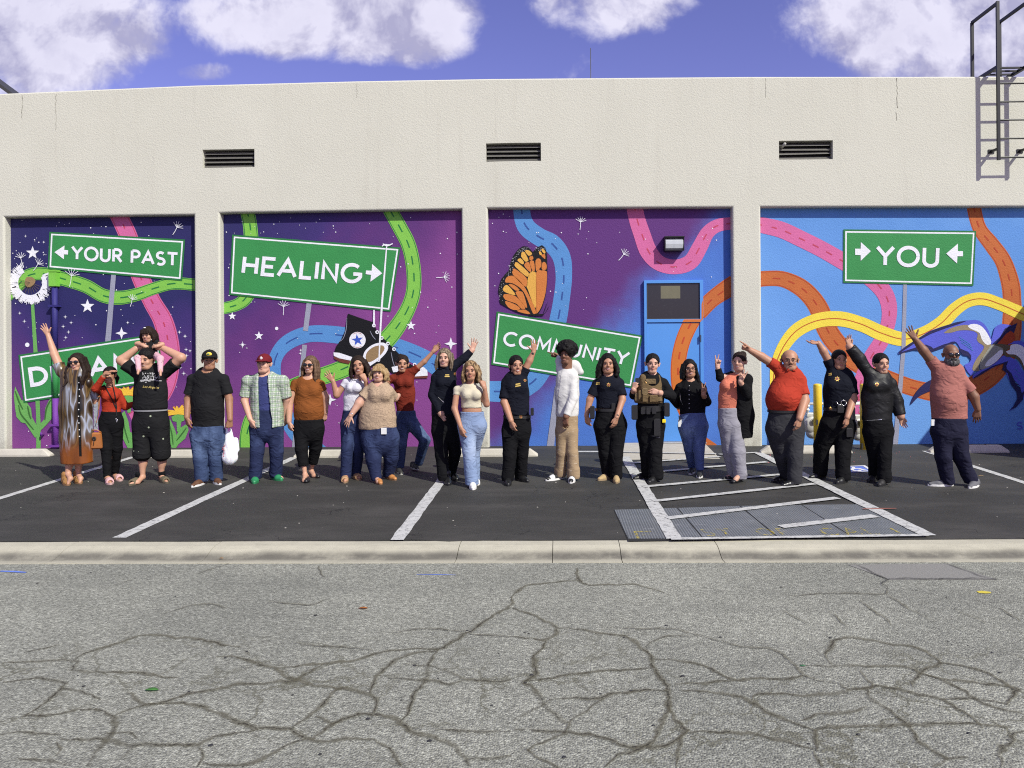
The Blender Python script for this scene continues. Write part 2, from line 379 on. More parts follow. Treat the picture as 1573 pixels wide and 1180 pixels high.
# kerb and gutter, one slab after the other with open joints
M_KERB = concrete_mat('kerb_concrete', (.455, .43, .335), .36, gutter=y_gut + .155)
kerb = structure(mesh_obj('kerb', [(-40, y_lot + .02, -.12), (40, y_lot + .02, -.12), (40, y_gut - .02, -.12), (-40, y_gut - .02, -.12)], [(0, 3, 2, 1)], simple('joint_dirt', (.10, .09, .065), .95)))
kw = y_lot - y_gut
prof = [(0.03, -.006), (.30, -.010), (.46, -.024), (.62, -.055), (.74, -.072), (.84, -.076), (1.0, ROAD_Z + .006)]
joints = [-40] + sorted([on_ground(u, 840).x for u in (101, 325, 704, 849, 953, 1105)] + [-9.2, -11.5, -14, -17, -20, -24, -28, -33] + [5.2, 7.9, 10.5, 13.2, 16, 20, 24, 29, 34]) + [40]
crk = {4: 0}
for i in range(len(joints) - 1):
    x0, x1 = joints[i] + .003, joints[i + 1] - .003; vs, fs = [], []; nx = max(2, int((x1 - x0) / .3)); ks = []
    for j in range(nx + 1):
        x = x0 + (x1 - x0) * j / nx
        for (f, z) in prof: vs.append((x, y_lot - f * kw, z + .0015 * math.sin(x * 3.1 + i)))
        vs.append((x, y_lot - kw, -.12)); 
    m_ = len(prof) + 1
    for j in range(nx):
        for k in range(m_ - 1): a = j * m_ + k; fs.append((a, a + 1, a + m_ + 1, a + m_))
    fs.append(tuple(range(m_))[::-1] + ()); fs.append(tuple(range(nx * m_, nx * m_ + m_)))
    mesh_obj('kerb_slab', vs, fs, M_KERB, kerb)

# ---- cracks: ragged ribbons lying in the surface
def crack_mat(name, core, edge, wid):
    m, t, b = principled(name)
    uv = t.new('ShaderNodeUVMap').outputs[0]; pos = t.new('ShaderNodeNewGeometry').outputs['Position']
    s = t.sep(uv)
    wob = t.math('MULTIPLY', t.math('SUBTRACT', t.noise(pos, 11, 6, .75), .5), 1.5)
    d = t.math('ABSOLUTE', t.math('ADD', t.math('SUBTRACT', t.math('MULTIPLY', s[1], 2), 1), wob))
    rag = t.math('MULTIPLY', t.math('SUBTRACT', t.noise(pos, 75, 5, .8), .5), 1.3)
    dd = t.math('ADD', d, rag)
    halo = t.math('MULTIPLY', t.smooth(dd, .95, .20), .50); corea = t.math('MULTIPLY', t.smooth(dd, .20, .02), t.smooth(t.noise(pos, 6, 4, .7), .38, .52))
    alpha = t.math('MULTIPLY', t.math('MAXIMUM', halo, corea), t.smooth(t.noise(pos, 1.6, 4), .25, .50, .35, 1))
    col = t.mix(corea, edge, core)
    t.put(b.inputs['Base Color'], col); b.inputs['Roughness'].default_value = .95; t.put(b.inputs['Alpha'], alpha); return m
M_CRACK = crack_mat('crack_fill', (.022, .019, .012), (.125, .115, .075), 1)
M_CRACKD = crack_mat('crack_dark', (.006, .006, .005), (.02, .019, .017), 1)
G1 = [[(1573,275),(1560,305),(1500,345),(1430,385),(1390,410),(1345,438),(1280,437),(1200,440),(1150,450),(1090,467),(1000,475),(900,485),(840,500)],
 [(0,480),(120,475),(230,470),(228,492),(300,503),(400,505),(480,515),(560,520)], [(75,443),(180,425)],
 [(230,468),(250,450),(330,425),(455,390),(560,400),(630,405),(700,425),(740,430)], [(0,540),(100,527),(190,535),(195,550),(150,590),(75,640)],
 [(190,545),(250,565),(300,590)], [(455,605),(560,605),(640,622),(700,640),(745,668),(790,678),(870,680),(920,705),(960,718),(1080,715),(1150,718)],
 [(345,640),(420,615),(480,605),(600,570),(700,550),(860,535),(910,530),(1000,480)],
 [(660,462),(740,465),(800,490),(850,505),(870,525),(910,530),(960,550),(1060,560),(1130,570),(1160,590),(1150,630)],
 [(300,615),(340,640),(345,680),(320,730),(290,770),(280,800)], [(75,642),(200,635),(320,620)], [(190,715),(320,715),(400,730),(470,728),(560,735),(610,738),(660,715),(740,695),(800,680)],
 [(330,690),(400,695),(430,710)], [(610,738),(620,760),(600,801)], [(890,680),(940,640),(1000,595),(1030,565),(1060,560)],
 [(960,718),(1020,670),(1060,650),(1110,632),(1180,640),(1230,655),(1280,690),(1340,710),(1400,730),(1440,780),(1450,801)], [(1130,570),(1180,500),(1250,455),(1340,440)],
 [(1310,488),(1380,505),(1440,530),(1573,535)], [(1345,438),(1320,490),(1310,530),(1270,580),(1260,620),(1230,655)], [(1150,718),(1190,740),(1220,780),(1235,801)],
 [(620,790),(700,788),(790,775),(860,740),(930,712)], [(1340,690),(1400,685),(1573,685)], [(1440,780),(1500,775),(1573,765)], [(0,700),(90,690),(180,700)], [(50,775),(130,775),(200,800)],
 [(180,720),(200,740),(190,760)], [(970,640),(1020,665),(1060,650)], [(1250,480),(1310,488)], [(1190,525),(1290,530),(1380,545),(1440,530)], [(390,570),(430,600),(480,605)], [(420,735),(380,760),(340,790)]]
G1t = [[(985,178),(990,205),(1003,215)], [(350,240),(440,215)], [(1430,385),(1500,395),(1573,400)], [(900,420),(1000,428),(1150,440)], [(1200,385),(1300,375),(1430,380)], [(600,205),(700,175)], [(500,330),(620,300),(700,310)], [(820,290),(940,300),(1010,280)]]
G2 = [[(200,185),(205,215),(235,235),(330,238),(400,240),(470,265)], [(205,225),(100,235),(40,245),(0,275)], [(0,310),(50,330),(100,350),(145,370),(140,390),(100,405),(60,400),(0,397)],
 [(145,370),(240,380),(330,392),(380,410),(410,435),(435,460),(440,500),(470,540),(490,570),(495,620),(520,660),(545,690),(520,720),(500,760),(495,799)],
 [(100,410),(90,440),(65,470),(75,500),(40,535),(60,550),(90,575),(110,610),(145,655),(175,665),(170,695)], [(30,535),(150,518),(280,505),(435,495)],
 [(110,590),(200,585),(260,590),(320,578),(400,567),(490,563)], [(0,655),(100,600),(120,590)], [(435,465),(560,475),(620,500),(690,530),(790,527),(880,518),(900,515)],
 [(900,485),(990,485),(1050,490),(1150,495),(1210,490),(1270,515),(1330,535),(1400,570),(1450,600),(1573,630)],
 [(985,480),(970,460),(990,430),(1010,410),(1080,408),(1200,425),(1250,435),(1310,480),(1260,515),(1240,560)], [(500,545),(600,543),(700,535)],
 [(515,565),(600,568),(680,580),(730,600),(790,640),(860,665),(940,690)], [(545,690),(650,692),(760,700),(850,720),(930,745)], [(930,745),(930,700),(960,680),(1050,680),(1130,675),(1230,675),(1330,670),(1440,675),(1550,690)],
 [(735,590),(760,570),(900,572),(990,570),(1100,560),(1130,550),(1200,560),(1260,575),(1330,600),(1400,640),(1440,675)], [(1100,560),(1110,590),(1170,630),(1215,665),(1250,710),(1310,755),(1340,770),(1400,765)],
 [(930,745),(935,775),(960,799)], [(0,685),(90,685),(200,698),(280,710),(360,740),(420,745),(490,735),(545,690)], [(50,745),(100,720),(160,697)], [(50,745),(90,780),(140,799)],
 [(175,665),(230,620),(280,590)], [(490,600),(470,650),(465,700),(420,745),(340,770),(300,799)], [(1310,480),(1400,490),(1460,505),(1510,530),(1550,557),(1573,565)], [(1270,515),(1350,530),(1450,540),(1550,555),(1530,610)],
 [(1310,595),(1400,590),(1500,600),(1540,610)], [(1573,690),(1530,720),(1500,760),(1505,799)], [(1340,770),(1290,799)], [(1010,540),(1030,560),(1100,560)], [(1070,500),(1110,540),(1100,555)], [(885,660),(960,640),(1010,640),(1100,610)]]
G2t = [[(340,375),(480,378),(560,395),(640,410),(720,430),(800,440),(850,470),(900,515),(930,525),(1010,540)], [(1155,255),(1140,268),(1000,265),(850,275)], [(1155,270),(1220,310),(1300,355)], [(830,320),(900,360)], [(970,320),(1040,370)], [(1070,290),(1170,365)], [(1350,310),(1450,360)], [(1500,310),(1573,355)], [(410,430),(470,400),(560,395)]]
G2d = [[(1055,175),(1150,220),(1140,235),(1155,255)], [(1325,168),(1440,210),(1500,222)], [(1500,222),(1300,220),(1155,222)]]
def crack_mesh(name, lines, half, z, mat, parent=None, conv=None, eps=0.0):
    V, Fc, UV = [], [], []
    for li, (ln, k) in enumerate(lines):
        P = [conv(*p) for p in ln]; P = spline([(p.x, p.y) for p in P], .035)
        Q = []; wx = wy = 0.0
        for p in P: wx = wx * .82 + rnd.uniform(-.010, .010); wy = wy * .82 + rnd.uniform(-.014, .014); Q.append((p[0] + wx, p[1] + wy))
        hs = [half * k * rnd.uniform(.65, 1.3) * min(1, .35 + .65 * min(i, len(Q) - 1 - i) / 5) for i in range(len(Q))]
        v2, f2 = ribbon2d(Q, hs); n0 = len(V); zz = z + li * .00006
        V += [(x, y, zz) for (x, y) in v2]; Fc += [tuple(i + n0 for i in f) for f in f2]
        n = len(Q); UV += [(i * .05, 1.0) for i in range(n)] + [(i * .05, 0.0) for i in range(n)]
    return mesh_obj(name, V, Fc, mat, parent, uvs=UV)
road = bpy.data.objects['road']
L = [(l, 1.0) for l in G1]; L2 = [(l, 1.0) for l in G2]
c1 = lambda x, y: on_ground(x * .5, 780 + y * .5, ROAD_Z); c2 = lambda x, y: on_ground(786 + x * .5, 780 + y * .5, ROAD_Z)
stuff(crack_mesh('crack', L, .026, ROAD_Z + .004, M_CRACK, road, c1)); stuff(crack_mesh('crack', L2, .026, ROAD_Z + .004, M_CRACK, road, c2))
stuff(crack_mesh('crack', [(l, 1) for l in G1t], .017, ROAD_Z + .0075, M_CRACK, road, c1)); stuff(crack_mesh('crack', [(l, 1) for l in G2t], .017, ROAD_Z + .0075, M_CRACK, road, c2))
stuff(crack_mesh('crack', [(l, 1) for l in G2d], .016, ROAD_Z + .009, M_CRACKD, road, c2))
kz = lambda x, y: on_ground(x * .5, 780 + y * .5, -.02); kz2 = lambda x, y: on_ground(786 + x * .5, 780 + y * .5, -.02)
# darker patch of newer asphalt
pp = [on_ground(u, v, ROAD_Z) for (u, v) in ((1302, 868), (1455, 866.5), (1532, 891), (1366, 891))]
mesh_obj('road_patch', [(p.x, p.y, ROAD_Z + .003) for p in pp], [(0, 1, 2, 3)], simple('patch_asphalt', (.205, .20, .182), .85, 0, .55, 85, .006, 120), road)
# survey paint and small litter
for (nm, u0, v0, u1, v1, w_, z_, cc) in (('blue_paint_mark', 0, 878, 40, 880, .018, ROAD_Z + .004, (.12, .20, .60)), ('blue_paint_mark', 640, 883, 700, 884, .006, ROAD_Z + .004, (.14, .2, .45)),
                                     ('yellow_paint_mark', 1502, 910.5, 1522, 911, .03, ROAD_Z + .004, (.55, .45, .05)), ('red_paint_mark', 1325, 783.5, 1377, 782.5, .022, .012, (.26, .09, .065))):
    a, b_ = on_ground(u0, v0, ROAD_Z if z_ < 0 else 0), on_ground(u1, v1, ROAD_Z if z_ < 0 else 0); v2, f2 = ribbon2d([(a.x, a.y), ((a.x + b_.x) / 2, (a.y + b_.y) / 2 + .006), (b_.x, b_.y)], [w_ * .6, w_, w_ * .5])
    structure(mesh_obj(nm, [(x, y, z_) for x, y in v2], f2, simple(nm, cc, .8, 0, .3, 60)))
def leaf(u, v, s, col, z, label):
    c = on_ground(u, v, z); n = 7; vs = []
    for i in range(n + 1):
        t = i / n; w_ = math.sin(math.pi * t) ** .8 * .42; 
        for sgn in (-1, 0, 1): vs.append((c.x + (t - .5) * s * 2, c.y + sgn * w_ * s, z + .004 + (abs(sgn) * .22 * s * w_) + .10 * s * math.sin(3 * t)))
    fs = [(i * 3 + k, i * 3 + k + 1, i * 3 + k + 4, i * 3 + k + 3) for i in range(n) for k in (0, 1)]
    o = mesh_obj('fallen_leaf', vs, fs, simple('leaf_%d' % int(u), col, .6, 0, .3, 50), smooth=True)
    md = o.modifiers.new('s', 'SOLIDIFY'); md.thickness = .0015
    return tag(o, label, 'leaf')
leaf(558, 935.5, .035, (.33, .11, .02), ROAD_Z, 'small curled orange dry leaf on the grey road left of centre')
leaf(233, 1061.5, .040, (.05, .17, .03), ROAD_Z, 'green leaf lying flat on the cracked road at lower left')
leaf(1233, 1024, .018, (.03, .14, .05), ROAD_Z, 'tiny green leaf on a road crack right of centre')
leaf(1507, 731.5, .035, (.40, .27, .12), 0, 'tan dry leaf on the parking lot behind the man in pink')
leaf(340, 858.5, .02, (.38, .20, .05), ROAD_Z + .01, 'small tan leaf lying in the gutter at left')
sp = MB()
for i in range(110):
    u, v = rnd.uniform(0, 1573), rnd.uniform(694, 822); p = on_ground(u, v)
    if v > 760 and rnd.random() < .5: continue
    s = rnd.uniform(.004, .012); sp.ell((p.x, p.y, s * .4), (s, s * .8, s * .45), 6, 4, rnd.choice((0, 0, 1)))
for i in range(26):
    u = rnd.uniform(1120, 1400); p = on_ground(u, rnd.uniform(692, 712)); s = rnd.uniform(.006, .014); sp.ell((p.x, p.y, s * .4), (s, s * .8, s * .4), 6, 4, 2)
for i in range(60):
    p = on_ground(rnd.uniform(0, 1573), rnd.uniform(872, 1170), ROAD_Z); s = rnd.uniform(.004, .011); sp.ell((p.x, p.y, ROAD_Z + s * .3), (s * 1.3, s, s * .4), 6, 4, 3)
stuff(sp.build('gravel', mats=[simple('chip', (.35, .33, .29), .9), simple('chip_d', (.18, .17, .15), .9), simple('petal', (.50, .13, .16), .8), simple('oil_spot', (.02, .02, .022), .6)]))

# ---- painted lines
M_LINE = line_paint()
def gline(name, a, b, w=.115, z=.004, ga=None):
    A, B = (on_ground(*a), on_ground(*b)); n = max(2, int((B - A).length / .12)); pts = []; hs = []
    for i in range(n + 1):
        p = A.lerp(B, i / n); pts.append((p.x + rnd.uniform(-.003, .003), p.y)); hs.append(w / 2 * rnd.uniform(.93, 1.06))
    v2, f2 = ribbon2d(pts, hs); return structure(mesh_obj(name, [(x, y, z) for x, y in v2], f2, M_LINE))
gline('parking_line', (206, 702), (-260, 846), .11)
gline('parking_line', (452, 703), (183, 826.5), .13)
gline('parking_line', (700, 709), (610, 830), .13)
gline('parking_line', (1421, 693), (1640, 763), .11)
gline('parking_line', (886, 694), (922, 694), .13, .004)
H = lambda x, y: (900 + x * .4278, 660 + y * .4278)
gline('access_aisle_line', H(133, 88), H(318, 396), .145, .004)
gline('access_aisle_line', H(618, 85), H(1232, 384), .145, .004)
for (a, b_, w_) in (((152, 124), (482, 100), .09), ((172, 162), (650, 119), .10), ((205, 209), (745, 160), .10), ((242, 261), (822, 198), .10), ((292, 323), (905, 249), .11), ((700, 354), (1040, 314), .12), ((478, 92), (616, 85), .09)):
    gline('access_aisle_bar', H(*a), H(*b_), w_, .008)
gline('access_aisle_bar', H(305, 399), H(1228, 385), .07, .012)
# ---- blue parking symbol
SB = [on_ground(*p) for p in ((1291, 717), (1328, 715.5), (1342.5, 724.5), (1300, 727))]
bs = structure(mesh_obj('parking_symbol', [(p.x, p.y, .004) for p in SB], [(0, 1, 2, 3)], simple('symbol_blue', (.10, .16, .52), .75, 0, .3, 20)))
def sbp(s, t): a = SB[0].lerp(SB[1], s); b_ = SB[3].lerp(SB[2], s); return b_.lerp(a, t)
wb = []
for ln in ([(.05, .07), (.95, .07), (.95, .93), (.05, .93), (.05, .07)], [(.45, .8), (.42, .5), (.62, .48), (.72, .22), (.8, .22)], [(.40, .55), (.3, .4), (.35, .2), (.5, .15), (.6, .28)]):
    P = [sbp(*q) for q in ln]; wb.append(ribbon2d([(p.x, p.y) for p in P], .022))
for k, (v2, f2) in enumerate(wb): mesh_obj('symbol_line', [(x, y, .008 + k * .001) for x, y in v2], f2, simple('symbol_white', (.62, .62, .66), .7, 0, .3, 30), bs)

# ---- steel trench covers by the kerb
def plate_mat():
    m, t, b = principled('checker_plate')
    pos = t.new('ShaderNodeNewGeometry').outputs['Position']; s = t.sep(pos)
    wx = t.math('SINE', t.math('MULTIPLY', s[0], 2 * math.pi / .052)); wy = t.math('SINE', t.math('MULTIPLY', s[1], 2 * math.pi / .060))
    p = t.math('MULTIPLY', wx, wy); k = t.smooth(t.math('ABSOLUTE', p), .30, .55)
    n = t.noise(pos, 3, 6, .7); c = t.mix(n, (.16, .175, .185), (.36, .385, .395)); c = t.mix(k, c, t.mix(n, (.055, .062, .07), (.15, .16, .17)))
    white = t.smooth(t.noise(t.vec('MULTIPLY', pos, (2, 6, 1)), 1.4, 5, .7), .58, .72); c = t.mix(t.math('MULTIPLY', white, .5), c, (.50, .51, .52))
    t.put(b.inputs['Base Color'], c); b.inputs['Metallic'].default_value = .45; b.inputs['Roughness'].default_value = .55
    t.put(b.inputs['Normal'], t.new('ShaderNodeBump', {'Height': k, 'Strength': .8, 'Distance': .004})); return m
M_PLATE = plate_mat()
Hg = lambda x, y: on_ground(*H(x, y))
top = [Hg(100, 290), Hg(328, 283), Hg(553, 276), Hg(775, 272), Hg(985, 270)]
bot = [Hg(152, 402), Hg(422, 394), Hg(690, 389), Hg(955, 387), Hg(1222, 384)]
tc_ = thing('trench_cover', ((top[2] + bot[2]) / 2), 'grey checkered steel cover plates with faded yellow lettering beside the kerb', 'steel plates')
for i in range(4):
    g = .008; a, b_, c, d = top[i], top[i + 1], bot[i + 1], bot[i]
    a = a + Vector((g, 0, 0)); d = d + Vector((g, 0, 0)); b_ = b_ - Vector((g, 0, 0)); c = c - Vector((g, 0, 0))
    z = .0055 if i % 2 else .0065
    vs = [(p.x, max(p.y, y_lot + .012), zz) for zz in (z, -.002) for p in (a, b_, c, d)]
    mesh_obj('steel_plate', vs, [(3, 2, 1, 0), (0, 1, 5, 4), (1, 2, 6, 5), (2, 3, 7, 6), (3, 0, 4, 7)], M_PLATE, tc_)
pit_v = [top[0], top[-1], bot[-1], bot[0]]
mesh_obj('cover_frame', [(p.x, p.y, .0032) for p in pit_v], [(3, 2, 1, 0)], simple('dark_gap', (.012, .012, .012), .9), tc_)
for ob in [o for o in bpy.data.objects if o.name.startswith('access_aisle_bar') or o.name.startswith('access_aisle_line')]:
    for vtx in ob.data.vertices: vtx.co.z += .0075
# ---- concrete landing before the door
cl = [on_ground(*p) for p in ((953, 684), (1081, 684), (1106, 705), (955, 706.5))]
lm = MB(); lm.add([(cl[0].x, -.02, .05), (cl[1].x, -.02, .05), (cl[2].x, cl[2].y, .004), (cl[3].x, cl[3].y, .004), (cl[0].x, -.02, -.02), (cl[1].x, -.02, -.02), (cl[2].x, cl[2].y, -.02), (cl[3].x, cl[3].y, -.02)],
       [(3, 2, 1, 0), (0, 1, 5, 4), (1, 2, 6, 5), (2, 3, 7, 6), (3, 0, 4, 7)])
structure(lm.build('door_landing', concrete_mat('landing_concrete', (.44, .41, .35))))
gline('landing_line', (955, 697.5), (1100, 700), .07, .034)

# ================================================================== BUILDING
def stucco_wall():
    m, t, b = principled('cream_stucco')
    pos = t.new('ShaderNodeNewGeometry').outputs['Position']
    stucco_bump(t, b, pos, .0065)
    n = t.noise(pos, .8, 6, .6); c = t.mix(n, (.49, .482, .408), (.568, .560, .478))
    st = t.smooth(t.noise(t.vec('MULTIPLY', pos, (5, 1, .35)), 1.0, 5, .65), .52, .80); c = t.mix(t.math('MULTIPLY', st, .25), c, (.38, .36, .30))
    g = t.smooth(t.noise(pos, 90, 2, .6), .58, .74); c = t.mix(t.math('MULTIPLY', g, .30), c, (.26, .24, .20))
    # runs of dirt below the parapet and vents, grime by the ground
    z = t.sep(pos)[2]; strk = t.smooth(t.noise(t.vec('MULTIPLY', pos, (9, 1, .15)), 1.0, 4, .6), .56, .75)
    topf = t.smooth(z, 5.4, 6.4); c = t.mix(t.math('MULTIPLY', t.math('MULTIPLY', strk, topf), .22), c, (.30, .28, .23))
    low = t.math('MULTIPLY', t.smooth(z, .35, .0), t.smooth(t.noise(pos, 5, 5, .7), .35, .65)); c = t.mix(t.math('MULTIPLY', low, .5), c, (.24, .22, .18))
    t.put(b.inputs['Base Color'], c); b.inputs['Roughness'].default_value = .9; b.inputs['Specular IOR Level'].default_value = .2; return m
M_STUCCO = stucco_wall()
FY = -.15                                           # face of the columns, the mural lies at Y = 0
bld = thing('building', (0, 0, 0), 'cream stucco building with four painted bays, parapet and roof ladder', 'building')
RB = .035
def ip(tab, x): return float(np.interp(x, [a for a, _ in tab], [b for _, b in tab]))
TOPPX = [(-400, 160), (0, 143.5), (300, 130.5), (550, 124), (750, 120.5), (1150, 117.3), (1573, 117), (2000, 117)]
SOFPX = [(-400, 343), (18, 333.5), (300, 330), (345, 327), (710, 321.5), (751, 320), (1125, 318.5), (1168, 318), (1573, 317.5), (2000, 316)]
X_of = lambda u, v=500, Y=FY: on_wall(u, v, Y).x
topx = [(X_of(u, v), on_wall(u, v, FY).z) for u, v in TOPPX]; sofx = [(X_of(u, v), on_wall(u, v, FY).z) for u, v in SOFPX]
top_z = lambda x: ip(topx, x); sof_z = lambda x: ip(sofx, x)
bays = []
for (l, r_) in ((17.5, 300.5), (344.5, 710.5), (751.5, 1125.5)):
    bays.append((on_wall(l, 500, 0).x, on_wall(r_, 500, FY + RB).x if r_ > 860 else on_wall(r_, 500, FY + RB).x))
bx4 = on_wall(1169, 500, FY + RB).x
pitch = 4.62
bays.append((bx4, bx4 + 5.2)); bays.insert(0, (bays[0][0] - .46 - 3.2, bays[0][0] - .46))
XL, XR = -14.2, bays[-1][1] + .5
vents = []
for (u0, v0, u1, v1) in ((311, 230, 391, 257), (746.5, 220, 831, 247), (1196.5, 216.5, 1279.5, 244.5)):
    a = on_wall(u0, v0, FY); b_ = on_wall(u1, v1, FY); vents.append((a.x, b_.x, b_.z, a.z))
xb = sorted(set([XL, XR] + [v for a, b_ in bays for v in (a - RB, b_ + RB)] + [v for q in vents for v in q[:2]] + [x for x, _ in topx if XL < x < XR] + [-12 + i * .7 for i in range(40) if -12 + i * .7 < XR]))
xb = [x for i, x in enumerate(xb) if i == 0 or x - xb[i - 1] > 1e-5]
V_, F_ = [], []; idx = {}
def vid(x, z, key):
    if key not in idx: idx[key] = len(V_); V_.append((x, FY, z))
    return idx[key]
# rows: 0 ground, 1 soffit, 2 vent bottom, 3 vent top, 4 parapet
vb = float(np.mean([q[2] for q in vents])); vt = float(np.mean([q[3] for q in vents]))
def rowz(x):
    near = min(vents, key=lambda q: abs((q[0] + q[1]) / 2 - x)); 
    return [-.05, sof_z(x) + RB, float(np.interp(x, [(q[0] + q[1]) / 2 for q in vents], [q[2] for q in vents])), float(np.interp(x, [(q[0] + q[1]) / 2 for q in vents], [q[3] for q in vents])), top_z(x) - .03]
for i in range(len(xb) - 1):
    x0, x1 = xb[i], xb[i + 1]; xm = (x0 + x1) / 2; z0, z1 = rowz(x0), rowz(x1)
    for k in range(4):
        if k == 0 and any(a - RB < xm < b_ + RB for a, b_ in bays): continue
        if k == 2 and any(q[0] < xm < q[1] for q in vents): continue
        F_.append((vid(x0, z0[k], (i, k)), vid(x1, z1[k], (i + 1, k)), vid(x1, z1[k + 1], (i + 1, k + 1)), vid(x0, z0[k + 1], (i, k + 1))))
wm = MB(); wm.add(V_, F_)
# rounded arrises and reveals of the bays
def arris(P, nrm):      # P: points on the front plane at the enlarged edge; nrm(i): unit vector towards the opening in X,Z
    n = len(P); rows = []
    for s in range(5):
        a = math.pi / 2 * s / 4; rows.append([(p[0] + nv[0] * RB * math.sin(a), FY + RB * (1 - math.cos(a)), p[1] + nv[1] * RB * math.sin(a)) for p, nv in zip(P, nrm)])
    rows.append([(p[0] + nv[0] * RB, .01, p[1] + nv[1] * RB) for p, nv in zip(P, nrm)])
    vs = [v for r in rows for v in r]; fs = [(j * n + i, j * n + i + 1, (j + 1) * n + i + 1, (j + 1) * n + i) for j in range(5) for i in range(n - 1)]; wm.add(vs, fs)
for (a, b_) in bays:
    xs_ = [x for x in xb if a - RB - 1e-6 <= x <= b_ + RB + 1e-6]
    P = [(a - RB, -.05), (a - RB, sof_z(a - RB) + RB)]; N = [(1, 0), (1, -1)]
    for x in xs_[1:-1]: P.append((x, sof_z(x) + RB)); N.append((0, -1))
    P += [(b_ + RB, sof_z(b_ + RB) + RB), (b_ + RB, -.05)]; N += [(-1, -1), (-1, 0)]
    arris(P, N)
# parapet cap, softly rounded, and its back
cv = []
for x in xb:
    z = top_z(x)
    cv += [(x, FY, z - .03), (x, FY + .012, z - .010), (x, FY + .035, z), (x, FY + .28, z - .005), (x, FY + .30, z - .03), (x, FY + .30, z - .7)]
wm.add(cv, [(i * 6 + k, (i + 1) * 6 + k, (i + 1) * 6 + k + 1, i * 6 + k + 1) for i in range(len(xb) - 1) for k in range(5)])
# vent reveals
for (x0, x1, z0, z1) in vents:
    d0, d1 = FY, FY + .14
    z0a, z1a = rowz(x0)[2], rowz(x0)[3]; z0b, z1b = rowz(x1)[2], rowz(x1)[3]
    vs = [(x0, d0, z0a), (x1, d0, z0b), (x1, d0, z1b), (x0, d0, z1a), (x0, d1, z0a), (x1, d1, z0b), (x1, d1, z1b), (x0, d1, z1a)]
    wm.add(vs, [(0, 1, 5, 4), (1, 2, 6, 5), (2, 3, 7, 6), (3, 0, 4, 7)])
wo = wm.build('facade_wall', M_STUCCO, bld)
for (u_, v0_, v1_, w_) in ((1378, 120, 166, .006), (1377, 172, 186, .004), (34, 146, 182, .005), (86, 145, 200, .004), (1176, 118, 150, .003), (548, 128, 150, .003)):
    pl_ = []; rr_ = random.Random(u_)
    for i_ in range(13): p_ = on_wall(u_ + rr_.uniform(-.8, .8), v0_ + (v1_ - v0_) * i_ / 12, FY); pl_.append((p_.x, p_.z))
    v2_, f2_ = ribbon2d(pl_, [w_ * rr_.uniform(.2, 1) for _ in pl_]); mesh_obj('hairline_crack', [(x, FY - .0015, min(z, top_z(x) - .03)) for x, z in v2_], f2_, simple('crack_line', (.14, .13, .10), .9), bld)
# body of the building behind the facade
hb = MB(); ztop = 6.3
hb.add([(XL, FY, -.05), (XL, 20, -.05), (XL, 20, 6.2), (XL, FY, 6.2)], [(0, 3, 2, 1)]); hb.add([(XR, FY, -.05), (XR, 20, -.05), (XR, 20, 6.2), (XR, FY, 6.2)], [(0, 1, 2, 3)])
hb.add([(XL, 20, -.05), (XR, 20, -.05), (XR, 20, 6.2), (XL, 20, 6.2)], [(0, 1, 2, 3)]); hb.build('outer_wall', M_STUCCO, bld)
mesh_obj('roof', [(XL, .15, 5.75), (XR, .15, 5.75), (XR, 20, 5.75), (XL, 20, 5.75)], [(0, 1, 2, 3)], simple('roof_felt', (.35, .34, .32), .9), bld)
M_BLK = simple('black_steel', (.012, .012, .013), .45, .3, .2, 30)
M_SLAT = simple('vent_metal', (.16, .155, .135), .55, .3, .3, 20)
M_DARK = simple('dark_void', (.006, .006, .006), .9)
for vi, (x0, x1, z0, z1) in enumerate(vents):
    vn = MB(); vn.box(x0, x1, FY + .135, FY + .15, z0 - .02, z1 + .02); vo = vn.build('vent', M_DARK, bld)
    h = z1 - z0
    for k in range(4):
        zz = z0 + h * (.14 + .235 * k); rr = (.0, .012, -.006, .0)[k] if vi == 2 else 0
        sl = MB(); yy = FY + .085
        sl.add([(x0 + .012, yy - .035, zz - .028), (x1 - .012, yy - .035, zz - .028 + rr), (x1 - .012, yy + .03, zz + .022 + rr), (x0 + .012, yy + .03, zz + .022),
                (x0 + .012, yy - .035, zz - .020), (x1 - .012, yy - .035, zz - .020 + rr), (x1 - .012, yy + .03, zz + .030 + rr), (x0 + .012, yy + .03, zz + .030)],
               [(3, 2, 1, 0), (4, 5, 6, 7), (0, 1, 5, 4), (2, 3, 7, 6), (1, 2, 6, 5), (3, 0, 4, 7)])
        mesh_obj('slat', sl.v, sl.f, M_SLAT, vo)
# little camera stub inside the right-hand vent
vx = vents[2]; cb = MB(); cb.tube([(vx[0] + .07, FY + .10, vx[3] - .10), (vx[0] + .10, FY - .02, vx[3] - .05)], .022, 10); cb.tube([(vx[0] + .055, FY + .12, vx[3] - .13), (vx[0] + .055, FY + .10, vx[3] - .06)], .015, 8)
tag(cb.build('nozzle', simple('stub_grey', (.35, .34, .31), .4), None, True), 'small grey round nozzle poking out of the right-hand wall vent', 'nozzle')

